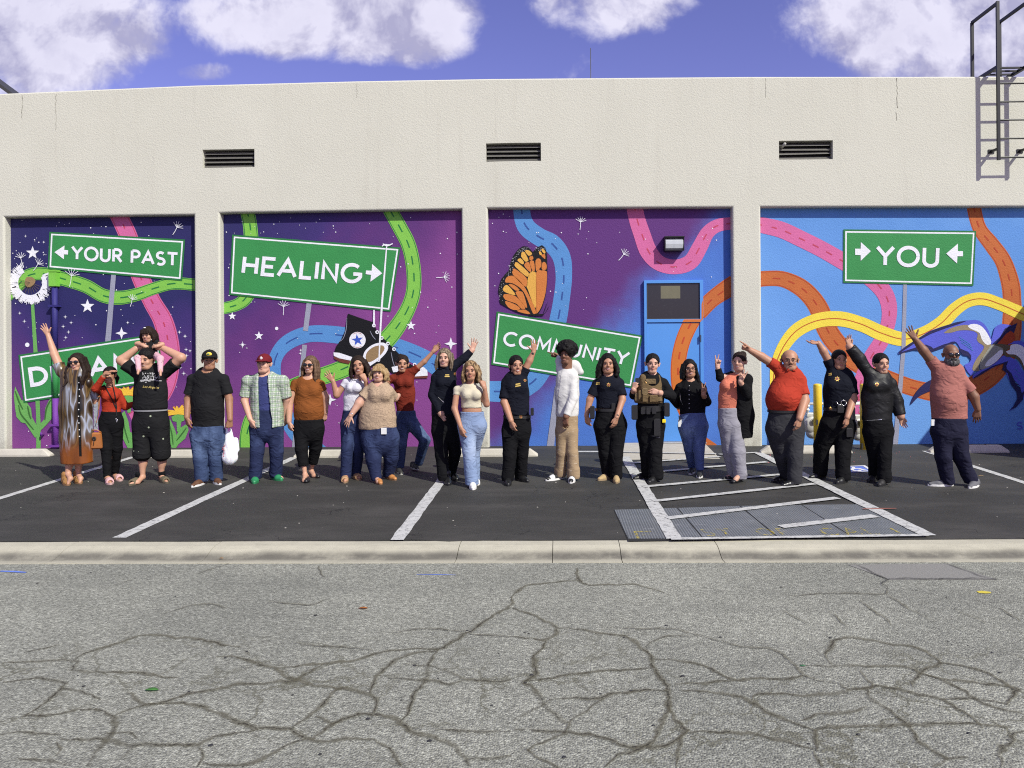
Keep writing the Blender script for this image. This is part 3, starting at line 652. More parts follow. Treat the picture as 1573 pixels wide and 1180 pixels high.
# ================================================================== MURAL
LAY = .0013
def wp(u, v, lay): p = on_wall(u, v, 0); return (p.x, -lay * LAY, p.z)
def flat(name, polys2d, mat, lay, parent, kind=None, jit=True):
    """polys2d: list of (verts2d, faces); each goes a hair above the last"""
    V, Fc = [], []
    for i, (v2, f2) in enumerate(polys2d):
        n = len(V); V += [wp(x, y, lay + (i % 16) * .03) for (x, y) in v2]
        for f in f2: Fc.append(tuple(k + n for k in f))
    o = mesh_obj(name, V, Fc, mat, parent)
    if kind: o['kind'] = kind
    return o
MX = {}
P_ = lambda n, *c: paint(n, srgb(*c))
WHITE = P_('mural_white', 232, 232, 238); GREEN = P_('mural_sign_green', 52, 142, 74); DGREEN = P_('mural_sign_edge', 38, 118, 60)
GREY = P_('mural_grey', 150, 152, 170); PINK = P_('mural_pink', 208, 98, 154); PINKD = P_('mural_pink_dash', 190, 60, 90)
LIME = P_('mural_lime', 126, 194, 70); LIMED = P_('mural_lime_dark', 32, 118, 60); BLUE = P_('mural_road_blue', 78, 138, 200); BLUED = P_('mural_road_blue_dark', 46, 80, 150)
ORANGE = P_('mural_orange', 192, 100, 38); ORANGED = P_('mural_orange_dark', 176, 60, 22); YELL = P_('mural_yellow', 238, 214, 52); YELLD = P_('mural_yellow_line', 190, 80, 30)
LEAF = P_('mural_leaf', 104, 170, 84); LEAFD = P_('mural_leaf_dark', 58, 108, 48); BLACK = P_('mural_black', 18, 18, 22); BROWN = P_('mural_brown', 150, 122, 84); STARB = P_('mural_star_blue', 50, 84, 190)
FLY = P_('mural_flower', 240, 190, 40); FLO = P_('mural_flower_orange', 220, 130, 30); BORA = P_('mural_wing_orange', 205, 120, 46); BAMB = P_('mural_wing_amber', 222, 166, 62)
INDIGO = P_('mural_indigo', 84, 92, 208); NAVY = P_('mural_navy', 34, 32, 84); TAUPE = P_('mural_taupe', 148, 132, 104); TAUPED = P_('mural_taupe_dark', 100, 88, 66); WGREY = P_('mural_warm_grey', 150, 150, 140); RUST = P_('mural_rust', 172, 62, 22); SOLE = P_('mural_sole_brown', 112, 56, 44)

def bay_mat(name, stops, blue=None, box=(0, 1, 0, 4)):
    dm = lambda c_: tuple((x * .93 + sum(c_) / 3 * .07) * .86 for x in c_); stops = (stops[0], [(q_, dm(c_)) for q_, c_ in stops[1]])
    if blue: blue = (*blue[:4], dm(blue[4]), dm(blue[5]))
    m, t, b = principled(name)
    pos = t.new('ShaderNodeNewGeometry').outputs['Position']; x, y, z = t.sep(pos)
    stucco_bump(t, b, pos, .0055)
    x0, x1, z0, z1 = box
    fx = t.math('DIVIDE', t.math('SUBTRACT', x, x0), x1 - x0); fz = t.math('DIVIDE', t.math('SUBTRACT', z, z0), z1 - z0)
    n = t.math('MULTIPLY', t.math('SUBTRACT', t.noise(pos, .7, 5, .55), .5), .55)
    g = t.math('ADD', t.math('ADD', t.math('MULTIPLY', fz, stops[0][0]), t.math('MULTIPLY', fx, stops[0][1])), n)
    c = t.ramp(g, stops[1])
    if blue:
        n2 = t.math('MULTIPLY', t.math('SUBTRACT', t.noise(pos, .9, 5, .6), .5), .35)
        g2 = t.math('ADD', t.math('ADD', t.math('MULTIPLY', fx, blue[0]), t.math('MULTIPLY', fz, blue[1])), n2)
        c = t.mix(t.smooth(g2, blue[2], blue[3]), c, t.mix(t.noise(pos, 1.3, 4), blue[4], blue[5]))
    pit = t.smooth(t.noise(pos, 75, 2), .60, .75); c = t.mix(t.math('MULTIPLY', pit, .25), c, t.mix(1, c, (.45, .45, .45), 'MULTIPLY'))
    t.put(b.inputs['Base Color'], c); b.inputs['Roughness'].default_value = .62; b.inputs['Specular IOR Level'].default_value = .25; return m
nv, ind, pur, mag = srgb(42, 40, 96), srgb(62, 44, 112), srgb(94, 46, 116), srgb(134, 64, 138)
panels = []
for i, (a, b_) in enumerate(bays):
    bx = (a, b_, 0, 4.1)
    if i == 0: m = paint('mural_far_navy', srgb(40, 38, 100))
    if i == 1: m = bay_mat('mural_night', ((1.0, .0), [(0, mag), (.22, pur), (.48, ind), (.62, nv), (1, nv)]), None, bx)
    if i == 2: m = bay_mat('mural_violet', ((.75, -.55), [(0, mag), (.28, pur), (.48, ind), (.72, nv), (1, nv)][0:5]), None, (a, b_, 0, 4.1))
    if i == 3: m = bay_mat('mural_dusk', ((-.5, .25), [(0, srgb(92, 44, 118)), (.3, srgb(106, 50, 124)), (1, mag)]), (1.0, -.96, -.10, .16, srgb(58, 96, 188), srgb(74, 132, 212)), bx)
    if i == 4: m = bay_mat('mural_day', ((.3, .2), [(0, srgb(104, 160, 228)), (.4, srgb(84, 142, 212)), (.7, srgb(114, 168, 232)), (1, srgb(92, 148, 216))]), None, bx)
    xs_ = [a - .12] + [x for x in xb if a < x < b_] + [b_ + .12]
    vs = []; 
    for x in xs_: vs += [(x, 0, -.06), (x, 0, sof_z(x) + .1)]
    po = mesh_obj('mural_panel', vs, [(j * 2, j * 2 + 2, j * 2 + 3, j * 2 + 1) for j in range(len(xs_) - 1)], m, bld)
    panels.append(po)
B1, B2, B3, B4 = panels[1:]
B1['label'] = 'navy to purple night mural with two green road signs'; B2['label'] = 'violet mural with a green sign and hanging black shoe'; B3['label'] = 'magenta to blue mural with butterfly and green sign'; B4['label'] = 'light blue mural with a flying swallow and green sign'
m1 = lambda x, y: (x * .3305, 310 + y * .3305); m2 = lambda x, y: (330 + x * .3306, 310 + y * .3305); m3 = lambda x, y: (730 + x * .3304, 310 + y * .3305); m4 = lambda x, y: (1120 + x * .3391, 300 + y * .339)

def proad(panel, mp, pts, mat, dmat, lay, dash=True, centre=False, edge=True, dl=9, gap=9, dw=1.0, k=.3305):
    P = [(*mp(x, y), w * k) for (x, y, w) in pts]; S = spline(P, 2.5); hw = [p[2] for p in S]
    o = flat('painted_road', [ribbon2d(S, hw)], mat, lay, panel)
    pl = []
    if edge:
        for sg in (-1, 1): pl.append(ribbon2d(S, .55, [sg * h * .86 for h in hw]))
    if centre: pl.append(ribbon2d(S, .7))
    if dash:
        L_ = 0; seg = []; on = True
        for i in range(1, len(S)):
            st = math.hypot(S[i][0] - S[i - 1][0], S[i][1] - S[i - 1][1]); L_ += st
            if on: seg.append(S[i - 1])
            if L_ > (dl if on else gap):
                if on and len(seg) > 2: pl.append(ribbon2d(seg, dw))
                seg = []; on = not on; L_ = 0
    if pl: flat('road_marking', pl, dmat, lay + .9, panel)
    return o
def inset(q, d):
    """shrink a quad by d pixels"""
    c = [Vector(p) for p in q]; out = []
    for i in range(4):
        p, a, b_ = c[i], c[i - 1], c[(i + 1) % 4]; out.append(tuple(p + (a - p).normalized() * d + (b_ - p).normalized() * d))
    return out
def ptext(panel, quad, text, lay, thick=.16, mat=None, tall=1.0, skew=0.0, name='lettering', gap=.16):
    """quad: top-left, top-right, bottom-right, bottom-left of the words"""
    tw = sum(GLYPHS[c][0] for c in text) + gap * (len(text) - 1); x = 0; mat = mat or WHITE
    q = [Vector(p) for p in quad]
    def mpt(s, t): return q[3].lerp(q[2], s).lerp(q[0].lerp(q[1], s), t)
    hgt = (q[0] - q[3]).length; wid = (q[1] - q[0]).length
    for ch in text:
        w, strokes = GLYPHS[ch]; pl = []
        for st in strokes:
            P = [mpt((x + px_) / tw, (thick / 2) + py_ * (1 - thick)) for (px_, py_) in st]
            closed = st[0] == st[-1]
            if closed: P = P[:-1]
            pl.append(ribbon2d([tuple(p) for p in P], hgt * thick / 2, 0.0, closed))
        if pl: flat(name, pl, mat, lay, panel)
        x += w + gap
def arc(cx, cy, rx, ry, a0, a1, n=12): return [(cx + rx * math.cos(R(a0 + (a1 - a0) * i / n)), cy + ry * math.sin(R(a0 + (a1 - a0) * i / n))) for i in range(n + 1)]
GLYPHS = {
 ' ': (.28, []), 'I': (.12, [[(.06, 0), (.06, 1)]]), 'L': (.5, [[(.06, 1), (.06, 0), (.5, 0)]]), 'H': (.66, [[(.06, 0), (.06, 1)], [(.6, 0), (.6, 1)], [(.06, .5), (.6, .5)]]),
 'E': (.55, [[(.55, 1), (.06, 1), (.06, 0), (.55, 0)], [(.06, .5), (.48, .5)]]), 'F': (.5, [[(.5, 1), (.06, 1), (.06, 0)], [(.06, .5), (.44, .5)]]),
 'A': (.76, [[(0.02, 0), (.38, 1), (.74, 0)], [(.17, .33), (.59, .33)]]), 'N': (.68, [[(.06, 0), (.06, 1), (.62, 0), (.62, 1)]]), 'M': (.82, [[(.04, 0), (.10, 1), (.41, .25), (.72, 1), (.78, 0)]]),
 'T': (.66, [[(0, 1), (.66, 1)], [(.33, 1), (.33, 0)]]), 'Y': (.7, [[(0.02, 1), (.35, .5), (.35, 0)], [(.68, 1), (.35, .5)]]), 'U': (.66, [[(.06, 1), (.06, .3)] + arc(.33, .3, .27, .3, 180, 360)[1:] + [(.6, 1)]]),
 'O': (.86, [arc(.43, .5, .40, .5, 0, 360, 28)]), 'C': (.76, [arc(.43, .5, .40, .5, 48, 312, 20)]), 'G': (.86, [arc(.43, .5, .40, .5, 48, 340, 20) + [(.80, .46), (.50, .46)]]),
 'D': (.68, [[(.06, 0), (.06, 1), (.26, 1)] + arc(.26, .5, .38, .5, 80, -80, 12) + [(.26, 0), (.06, 0)]]), 'P': (.58, [[(.06, 0), (.06, 1)], [(.08, 1), (.3, 1)] + arc(.3, .74, .24, .26, 80, -80, 8) + [(.3, .48), (.08, .48)]]),
 'R': (.62, [[(.06, 0), (.06, 1)], [(.08, 1), (.3, 1)] + arc(.3, .74, .24, .26, 80, -80, 8) + [(.3, .48), (.08, .48)], [(.28, .48), (.58, 0)]]),
 'S': (.58, [arc(.29, .75, .23, .25, 40, 270, 12) + arc(.29, .25, .25, .25, 90, -140, 12)[1:]]),
}
def psign(panel, quad, lay):
    flat('painted_sign', [(quad, [(0, 1, 2, 3)])], DGREEN, lay, panel)
    q2 = inset(quad, 3.0); flat('painted_sign', [(q2, [(0, 1, 2, 3)])], GREEN, lay + .5, panel)
    q3 = inset(quad, 3.9); flat('sign_border', [ribbon2d(q3, 1.15, 0, True)], WHITE, lay + 1.0, panel)
def poly(name, panel, pts, mat, lay, smooth=0, pt=None):
    P = [pt(*p) for p in pts] if pt else pts
    if smooth: P = [p[:2] for p in spline(P, smooth, True)]
    return flat(name, [(P, [tuple(range(len(P)))])], mat, lay, panel)
def pline(name, panel, lines, hw, mat, lay, pt=None, sm=0):
    pl = []
    for ln in lines:
        P = [pt(*p[:2]) for p in ln] if pt else ln
        if sm: P = spline(P, sm)
        n = len(P); pl.append(ribbon2d(P, [hw * (1 if len(P) < 3 else (.55 + .45 * math.sin(math.pi * (i + .4) / n))) for i in range(n)]))
    return flat(name, pl, mat, lay, panel)
def star(panel, c, r, lay, n=5, inner=.42, rot=-90, mat=None):
    P = [(c[0] + (r if i % 2 == 0 else r * inner) * math.cos(R(rot + 180 * i / n)), c[1] + (r if i % 2 == 0 else r * inner) * math.sin(R(rot + 180 * i / n)) * (1.0)) for i in range(2 * n)]
    vs = [c] + P; fs = [(0, 1 + i, 1 + (i + 1) % (2 * n)) for i in range(2 * n)]
    return flat('painted_star', [(vs, fs)], mat or WHITE, lay, panel)
def dots(panel, box, n, lay, seed, bias=0):
    r_ = random.Random(seed); pl = []
    for i in range(n):
        x, y = r_.uniform(box[0], box[2]), r_.uniform(box[1], box[3]); s = r_.choice((.5, .6, .6, .8, 1.0)); k = 6
        pl.append(([(x + s * math.cos(a * math.pi / 3), y + s * math.sin(a * math.pi / 3)) for a in range(k)], [tuple(range(k))]))
    return flat('painted_dot', pl, WHITE, lay, panel, 'stuff')
def sparkle(panel, pts, lay):
    pl = []
    for (x, y, s) in pts:
        for a in range(4):
            t = math.pi * a / 4; L_ = s * (1 if a % 2 == 0 else .6); dx, dy = L_ * math.cos(t), L_ * math.sin(t); nx, ny = -math.sin(t) * s * .12, math.cos(t) * s * .12
            pl.append(([(x - dx, y - dy), (x + nx, y + ny), (x + dx, y + dy), (x - nx, y - ny)], [(0, 1, 2, 3)]))
    return flat('painted_sparkle', pl, WHITE, lay, panel)
def seed(panel, c, s, rot, lay):
    pl = []
    T = lambda a, L_: (c[0] + s * L_ * math.cos(R(rot + a)), c[1] + s * L_ * math.sin(R(rot + a)))
    pl.append(ribbon2d([T(180, 1.0), T(176, .5), c], .45))
    for a in (-62, -35, -10, 18, 45, 68): pl.append(ribbon2d([c, T(a, .75)], .33))
    return flat('painted_seed', pl, WHITE, lay, panel)

# --- bay 1
proad(B1, m1, [(545, 50, 40), (600, 170, 42), (650, 340, 42), (705, 460, 42), (760, 560, 46), (785, 680, 50), (783, 790, 48), (760, 880, 42), (700, 960, 36), (610, 1010, 30)], PINK, PINKD, 1)
proad(B1, m1, [(25, 455, 22), (75, 400, 28), (130, 345, 30), (200, 335, 30), (300, 360, 32), (400, 392, 32), (480, 436, 32), (560, 446, 32), (640, 430, 30), (720, 402, 28), (810, 380, 28), (930, 388, 28)], LIME, LIMED, 4, dl=14, gap=8)
flat('painted_post', [ribbon2d([m1(530, 330), m1(503, 650)], [3.6, 4.3])], GREY, 7, B1)
psign(B1, [m1(232, 140), m1(862, 176), m1(848, 368), m1(224, 312)], 9)
ptext(B1, [m1(338, 203), m1(828, 236), m1(826, 303), m1(336, 272)], 'YOUR PAST', 14, .18)
poly('painted_arrow', B1, [(256, 235), (303, 204), (302, 224), (320, 226), (319, 246), (301, 245), (300, 268)], WHITE, 14, 0, m1)
flat('painted_post', [ribbon2d([m1(152, 465), m1(168, 715)], [2.4, 3.2])], LEAF, 7, B1)
# dandelion clock
r_ = random.Random(3); pl = []
for i in range(150):
    a = R(r_.uniform(-30, 245)); rr = 92 + r_.uniform(-8, 7); i0 = 60 + r_.uniform(-6, 10); c = (143, 378)
    p0 = m1(c[0] + i0 * math.cos(a), c[1] + i0 * math.sin(a)); p1 = m1(c[0] + rr * math.cos(a + r_.uniform(-.05, .05)), c[1] + rr * math.sin(a))
    pl.append(ribbon2d([p0, p1], [1.6, 1.0]))
ring_o = [m1(143 + 88 * math.cos(R(a)), 378 + 88 * math.sin(R(a))) for a in range(-28, 246, 9)]; ring_i = [m1(143 + 56 * math.cos(R(a)), 378 + 56 * math.sin(R(a))) for a in range(-28, 246, 9)]; nr_ = len(ring_o)
flat('painted_dandelion', [(ring_o + ring_i, [(i, i + 1, nr_ + i + 1, nr_ + i) for i in range(nr_ - 1)])], WHITE, 11.6, B1)
for i in range(170):
    a = R(r_.uniform(-32, 248)); p0 = m1(143 + 78 * math.cos(a), 378 + 78 * math.sin(a)); l_ = r_.uniform(92, 106); p1 = m1(143 + l_ * math.cos(a + .03), 378 + l_ * math.sin(a + .03)); pl.append(ribbon2d([p0, p1], [.7, .25]))
flat('painted_dandelion', pl, WHITE, 12, B1)
poly('painted_dandelion_heart', B1, [(118, 372), (126, 352), (150, 350), (168, 366), (160, 385), (138, 398), (122, 390)], BROWN, 13, 3, m1)
pline('painted_dandelion_ray', B1, [[(143, 376), (143 + 52 * math.cos(R(a)), 376 + 52 * math.sin(R(a)))] for a in range(20, 200, 16)], .28, TAUPED, 12.8, m1)
for (x, y, s) in ((153, 238, 10.5), (408, 486, 11)): star(B1, m1(x, y), s, 6)
star(B1, m1(566, 611), 9.5, 6, 4, .36, -90); c = m1(128, 665); poly('painted_moon', B1, [(c[0] + 3.4 * math.cos(R(a)), c[1] + 3.4 * math.sin(R(a))) for a in range(0, 360, 30)], WHITE, 6)
sparkle(B1, [(*m1(x, y), s) for x, y, s in ((93, 518, 3), (115, 556, 3.4), (305, 535, 3.4), (332, 562, 3.2), (295, 580, 3.4), (320, 606, 3.4), (307, 631, 3.2), (835, 606, 3.6), (861, 625, 3.8), (866, 687, 3.4), (884, 693, 3), (868, 715, 3.4), (855, 798, 3.8), (840, 770, 3), (120, 160, 2.6), (205, 188, 2.6), (858, 740, 3), (595, 562, 3))], 6)
dots(B1, (20, 338, 299, 686), 130, 5.2, 11); dots(B1, (20, 338, 120, 420), 22, 5.6, 12)
for (x, y, s, r0) in ((100, 262, 12, -100), (180, 290, 12, -55), (335, 345, 17, -80), (825, 120, 13, -60), (617, 455, 11, -75)): seed(B1, m1(x, y), s, r0, 14.5)
psign(B1, [m1(88, 712), m1(738, 612), m1(762, 830), m1(112, 935)], 9.5)
ptext(B1, [m1(134, 771), m1(712, 683), m1(722, 772), m1(147, 862)], 'DREAMS', 14, .20)
flat('painted_stem', [ribbon2d([m1(176, 925), m1(181, 1040), m1(180, 1160)], [3.2, 3.2, 3.4])], LEAF, 7, B1)
poly('painted_leaf', B1, [(178, 1080), (176, 1046), (150, 1000), (146, 960), (128, 935), (100, 920), (72, 858), (66, 900), (72, 960), (78, 1000), (100, 1025), (120, 1030), (140, 1060), (165, 1098)], LEAF, 6.6, 0, m1)
poly('painted_leaf', B1, [(182, 1060), (190, 1030), (208, 1010), (212, 960), (228, 925), (246, 905), (244, 960), (240, 1010), (214, 1040), (186, 1068)], LEAF, 6.7, 0, m1)
pline('leaf_vein', B1, [[(72, 880), (90, 930), (108, 965)], [(88, 945), (98, 985), (125, 1020), (158, 1060)], [(130, 950), (138, 990), (146, 1010)], [(210, 1015), (218, 960), (238, 920)]], 1.3, LEAFD, 7.5, m1, 3)
def flower(panel, c, r, lay, sq=.62):
    rr = random.Random(int(c[0])); pl1, pl2 = [], []
    for i in range(34):
        a = R(rr.uniform(150, 395)); L_ = r * rr.uniform(.75, 1.1); p = (c[0] + L_ * math.cos(a), c[1] + L_ * math.sin(a) * sq)
        (pl1 if i % 3 else pl2).append(ribbon2d([(c[0], c[1] + r * .05), ((c[0] + p[0]) / 2, (c[1] + p[1]) / 2), p], [2.2, 1.6, .4]))
    flat('painted_petal', pl2, FLO, lay, panel); flat('painted_petal', pl1, FLY, lay + .6, panel)
for (cx, cy) in ((830, 978), (600, 890)):
    c = m1(cx, cy)
    poly('painted_flower_base', B1, [(cx - 32, cy + 22), (cx, cy + 4), (cx + 34, cy + 20), (cx + 26, cy + 40), (cx + 14, cy + 44), (cx + 8, cy + 90), (cx - 6, cy + 90), (cx - 8, cy + 44), (cx - 26, cy + 42)], LEAF, 7.2, 0, m1)
    flower(B1, c, 19, 8)
poly('painted_leaf', B1, [(800, 1150), (785, 1090), (780, 1030), (792, 1010), (815, 1060), (822, 1085), (840, 1050), (870, 1032), (878, 1060), (862, 1100), (830, 1128), (815, 1150)], LEAF, 7.0, 0, m1)
poly('painted_leaf', B1, [(598, 1150), (572, 1100), (560, 1040), (566, 985), (580, 972), (598, 1020), (606, 1070), (630, 1080), (634, 1120), (620, 1150)], LEAF, 7.1, 0, m1)
pline('leaf_vein', B1, [[(788, 1030), (800, 1080), (806, 1130)], [(868, 1050), (846, 1080), (822, 1110)], [(572, 1000), (582, 1060), (600, 1120)]], 1.1, LEAFD, 8.0, m1, 3)
# drainpipe with box head, painted over with the mural
M_PIPE = [paint('pipe_lime', srgb(124, 196, 66)), paint('pipe_navy', srgb(48, 44, 116)), paint('pipe_green', srgb(52, 142, 74)), paint('pipe_violet', srgb(112, 52, 150))]
pa = on_wall(84, 500, -.06)
def pz(v): return on_wall(84, v, -.06).z
for s_, (v0, v1, mi) in enumerate(((440, 545, 1), (545, 612, 2), (612, 689, 3))):
    q = MB(); q.tube([(pa.x, -.055, pz(v0)), (pa.x, -.055, max(.0, pz(v1)))], .045, 14); q.build('drainpipe', M_PIPE[mi], bld, True)
q = MB(); q.box(pa.x - .062, pa.x + .062, -.12, .0, pz(440) - .01, pz(418), 0, .012); q.box(pa.x - .070, pa.x + .070, -.128, .0, pz(418) + .001, pz(415), 0); q.build('drain_head', M_PIPE[0], bld)
for v, mi in ((470, 1), (653, 3), (685, 3)):
    q = MB(); q.box(pa.x - .085, pa.x + .085, -.108, -.002, pz(v) - .018, pz(v) + .018); q.build('pipe_clamp', M_PIPE[mi], bld)
hk = on_wall(67, 668, 0); q = MB(); q.tube([(hk.x, .0, hk.z), (hk.x, -.07, hk.z), (hk.x + .015, -.08, hk.z + .05)], .016, 8); q.build('tap', M_PIPE[3], bld, True)

# --- bay 2
proad(B2, m2, [(150, 40, 33), (165, 120, 33), (172, 250, 35), (168, 380, 35), (145, 445, 32), (100, 480, 28), (20, 500, 27)], LIME, LIMED, 1, dl=12, gap=8)
proad(B2, m2, [(1060, 790, 40), (1000, 745, 42), (920, 705, 42), (820, 670, 42), (700, 640, 40), (560, 618, 40), (440, 615, 38), (345, 650, 36), (290, 710, 32), (275, 790, 32), (300, 930, 36), (370, 1060, 40), (450, 1140, 44), (520, 1200, 44)], BLUE, BLUED, 2.4, dash=True, edge=False, dl=22, gap=14)
proad(B2, m2, [(812, 35, 33), (860, 120, 34), (900, 200, 34), (922, 300, 34), (925, 400, 34), (905, 480, 35), (862, 560, 38), (800, 640, 42), (720, 710, 42), (600, 775, 42), (480, 818, 40), (360, 865, 40), (250, 930, 38), (180, 1000, 36), (150, 1080, 32), (148, 1160, 32)], LIME, LIMED, 4.2, dl=15, gap=10)
flat('painted_post', [ribbon2d([m2(443, 440), m2(422, 600)], [4.0, 3.8])], GREY, 6.4, B2)
flat('painted_post', [ribbon2d([m2(418, 665), m2(404, 800), m2(370, 1160)], [3.6, 3.6, 4.2])], GREY, 6.4, B2)
psign(B2, [m2(82, 153), m2(863, 213), m2(818, 511), m2(68, 433)], 9)
ptext(B2, [m2(136, 248), m2(689, 288), m2(680, 384), m2(126, 338)], 'HEALING', 14, .185)
poly('painted_arrow', B2, [(704, 320), (730, 321), (732, 290), (779, 333), (724, 372), (727, 340), (702, 337)], WHITE, 14, 0, m2)
# hanging canvas boot
poly('painted_shoe', B2, [(620, 520), (690, 545), (738, 560), (752, 595), (790, 640), (840, 690), (885, 735), (925, 765), (985, 785), (990, 812), (900, 812), (830, 800), (800, 780), (740, 770), (640, 740), (555, 702), (565, 672), (588, 640), (606, 600), (612, 555)], BLACK, 12, 0, m2)
poly('painted_shoe_opening', B2, [(690, 722), (702, 690), (740, 662), (785, 655), (806, 672), (798, 700), (770, 730), (735, 755), (712, 768), (698, 750)], WHITE, 13, 3, m2)
poly('painted_shoe_lining', B2, [(702, 722), (712, 695), (745, 672), (780, 668), (790, 682), (778, 705), (750, 730), (722, 745), (708, 740)], BROWN, 14, 3, m2)
poly('painted_sole', B2, [(553, 700), (580, 702), (640, 722), (632, 738), (580, 728), (554, 716)], WHITE, 13, 0, m2); poly('painted_sole', B2, [(554, 718), (580, 729), (632, 740), (626, 754), (585, 746), (556, 730)], SOLE, 12.9, 0, m2)
poly('painted_toe_cap', B2, [(930, 785), (948, 770), (972, 768), (988, 784), (990, 808), (930, 812)], WHITE, 13, 0, m2); poly('painted_sole', B2, [(880, 812), (990, 810), (988, 820), (880, 822)], SOLE, 12.8, 0, m2)
poly('painted_sole', B2, [(822, 768), (850, 762), (860, 790), (830, 792)], WHITE, 13, 0, m2)
c = m2(664, 643); poly('painted_badge', B2, [(c[0] + 12.6 * math.cos(R(a)), c[1] + 12.6 * math.sin(R(a))) for a in range(0, 360, 15)], WHITE, 13)
star(B2, m2(664, 643), 9.3, 14, 5, .40, -98, STARB)
pline('badge_ring', B2, [[(c[0] + r0 * math.cos(R(a)), c[1] + r0 * math.sin(R(a))) for a in range(a0, a1, 12)] for (r0, a0, a1) in ((11.2, 235, 310), (11.2, 55, 130))], .35, RUST, 14.4)
for (x, y) in ((741, 575), (756, 606), (777, 633), (806, 659), (834, 685), (897, 736), (930, 757), (762, 735)): 
    c = m2(x, y); pline('painted_eyelet', B2, [[(c[0] + 2.1 * math.cos(R(a)), c[1] + 2.1 * math.sin(R(a))) for a in range(0, 361, 40)]], .9, WHITE, 15)
pline('painted_lace', B2, [[(800, 205), (790, 330), (775, 520), (764, 735)], [(741, 503), (741, 575)]], 1.5, WHITE, 16, m2, 5)
pline('painted_lace', B2, [[(778, 208), (790, 200), (812, 202), (828, 195)], [(782, 196), (800, 205), (820, 200)]], 1.1, WHITE, 17, m2, 2)
pline('shoe_seam', B2, [[(615, 540), (612, 590), (598, 635), (580, 650)], [(820, 700), (828, 740), (838, 770)], [(722, 600), (735, 625), (748, 640)]], .45, GREY, 13, m2, 3)
for (x, y, s) in ((82, 532, 6.3), (206, 623, 7), (912, 576, 7.5)): star(B2, m2(x, y), s, 7.5)
star(B2, m2(1097, 660), 10, 7.5, 4, .34); star(B2, m2(536, 920), 9.5, 7.5, 4, .34)
c = m2(288, 589); poly('painted_moon', B2, [(c[0] + 2.6 * math.cos(R(a)), c[1] + 2.6 * math.sin(R(a))) for a in range(0, 360, 30)], WHITE, 6)
sparkle(B2, [(*m2(x, y), s) for x, y, s in ((130, 665, 6), (150, 680, 2), (400, 690, 3), (398, 705, 3), (505, 880, 3))], 7)
dots(B2, (347, 332, 706, 684), 95, 5.3, 21); dots(B2, (347, 332, 520, 470), 45, 5.5, 22)
for (x, y, s, r0) in ((320, 488, 13, -88), (1065, 350, 12, -5)): seed(B2, m2(x, y), s, r0, 8)

# --- bay 3
proad(B3, m3, [(214, 15, 38), (222, 80, 40), (245, 125, 42), (300, 165, 42), (360, 198, 44), (402, 260, 42), (412, 350, 38), (402, 450, 38), (386, 545, 40), (350, 700, 40), (300, 800, 42), (250, 850, 46), (170, 880, 50), (30, 880, 46)], BLUE, BLUED, 1, edge=False, dl=15, gap=10, dw=1.2)
proad(B3, m3, [(738, 10, 38), (752, 80, 38), (775, 150, 39), (805, 230, 40), (855, 285, 36), (930, 303, 34), (1000, 280, 36), (1042, 215, 36), (1080, 145, 32), (1130, 110, 30), (1208, 99, 28)], PINK, PINKD, 2.4, edge=False, dl=11, gap=10, dw=1.0)
proad(B3, m3, [(1208, 382, 44), (1160, 412, 42), (1100, 455, 38), (1040, 515, 38)], ORANGE, ORANGED, 3.6, dl=11, gap=8)
poly('painted_road', B3, [(1060, 1085), (1122, 1128), (1122, 1150), (1050, 1150), (1050, 1085)], ORANGE, 3.6, 0, m3)
flat('painted_post', [ribbon2d([m3(385, 860), m3(348, 1150)], [4.6, 5.6])], GREY, 6.4, B3)
psign(B3, [m3(100, 510), m3(778, 622), m3(730, 866), m3(75, 757)], 9)
ptext(B3, [m3(142, 600), m3(720, 697), m3(700, 764), m3(128, 668)], 'COMMUNITY', 14, .17)
bf = lambda x, y: (750 + x * .1272, 360 + y * .1271)
poly('painted_butterfly', B3, [(500, 975), (420, 965), (330, 935), (240, 890), (150, 840), (135, 800), (145, 760), (122, 700), (135, 620), (160, 540), (200, 490), (255, 430), (275, 330), (310, 250), (360, 185), (420, 145), (480, 150), (520, 195), (540, 215), (590, 160), (650, 132), (690, 165), (708, 230), (716, 420), (712, 600), (690, 760), (650, 890), (610, 960)], BLACK, 12, 0, bf)
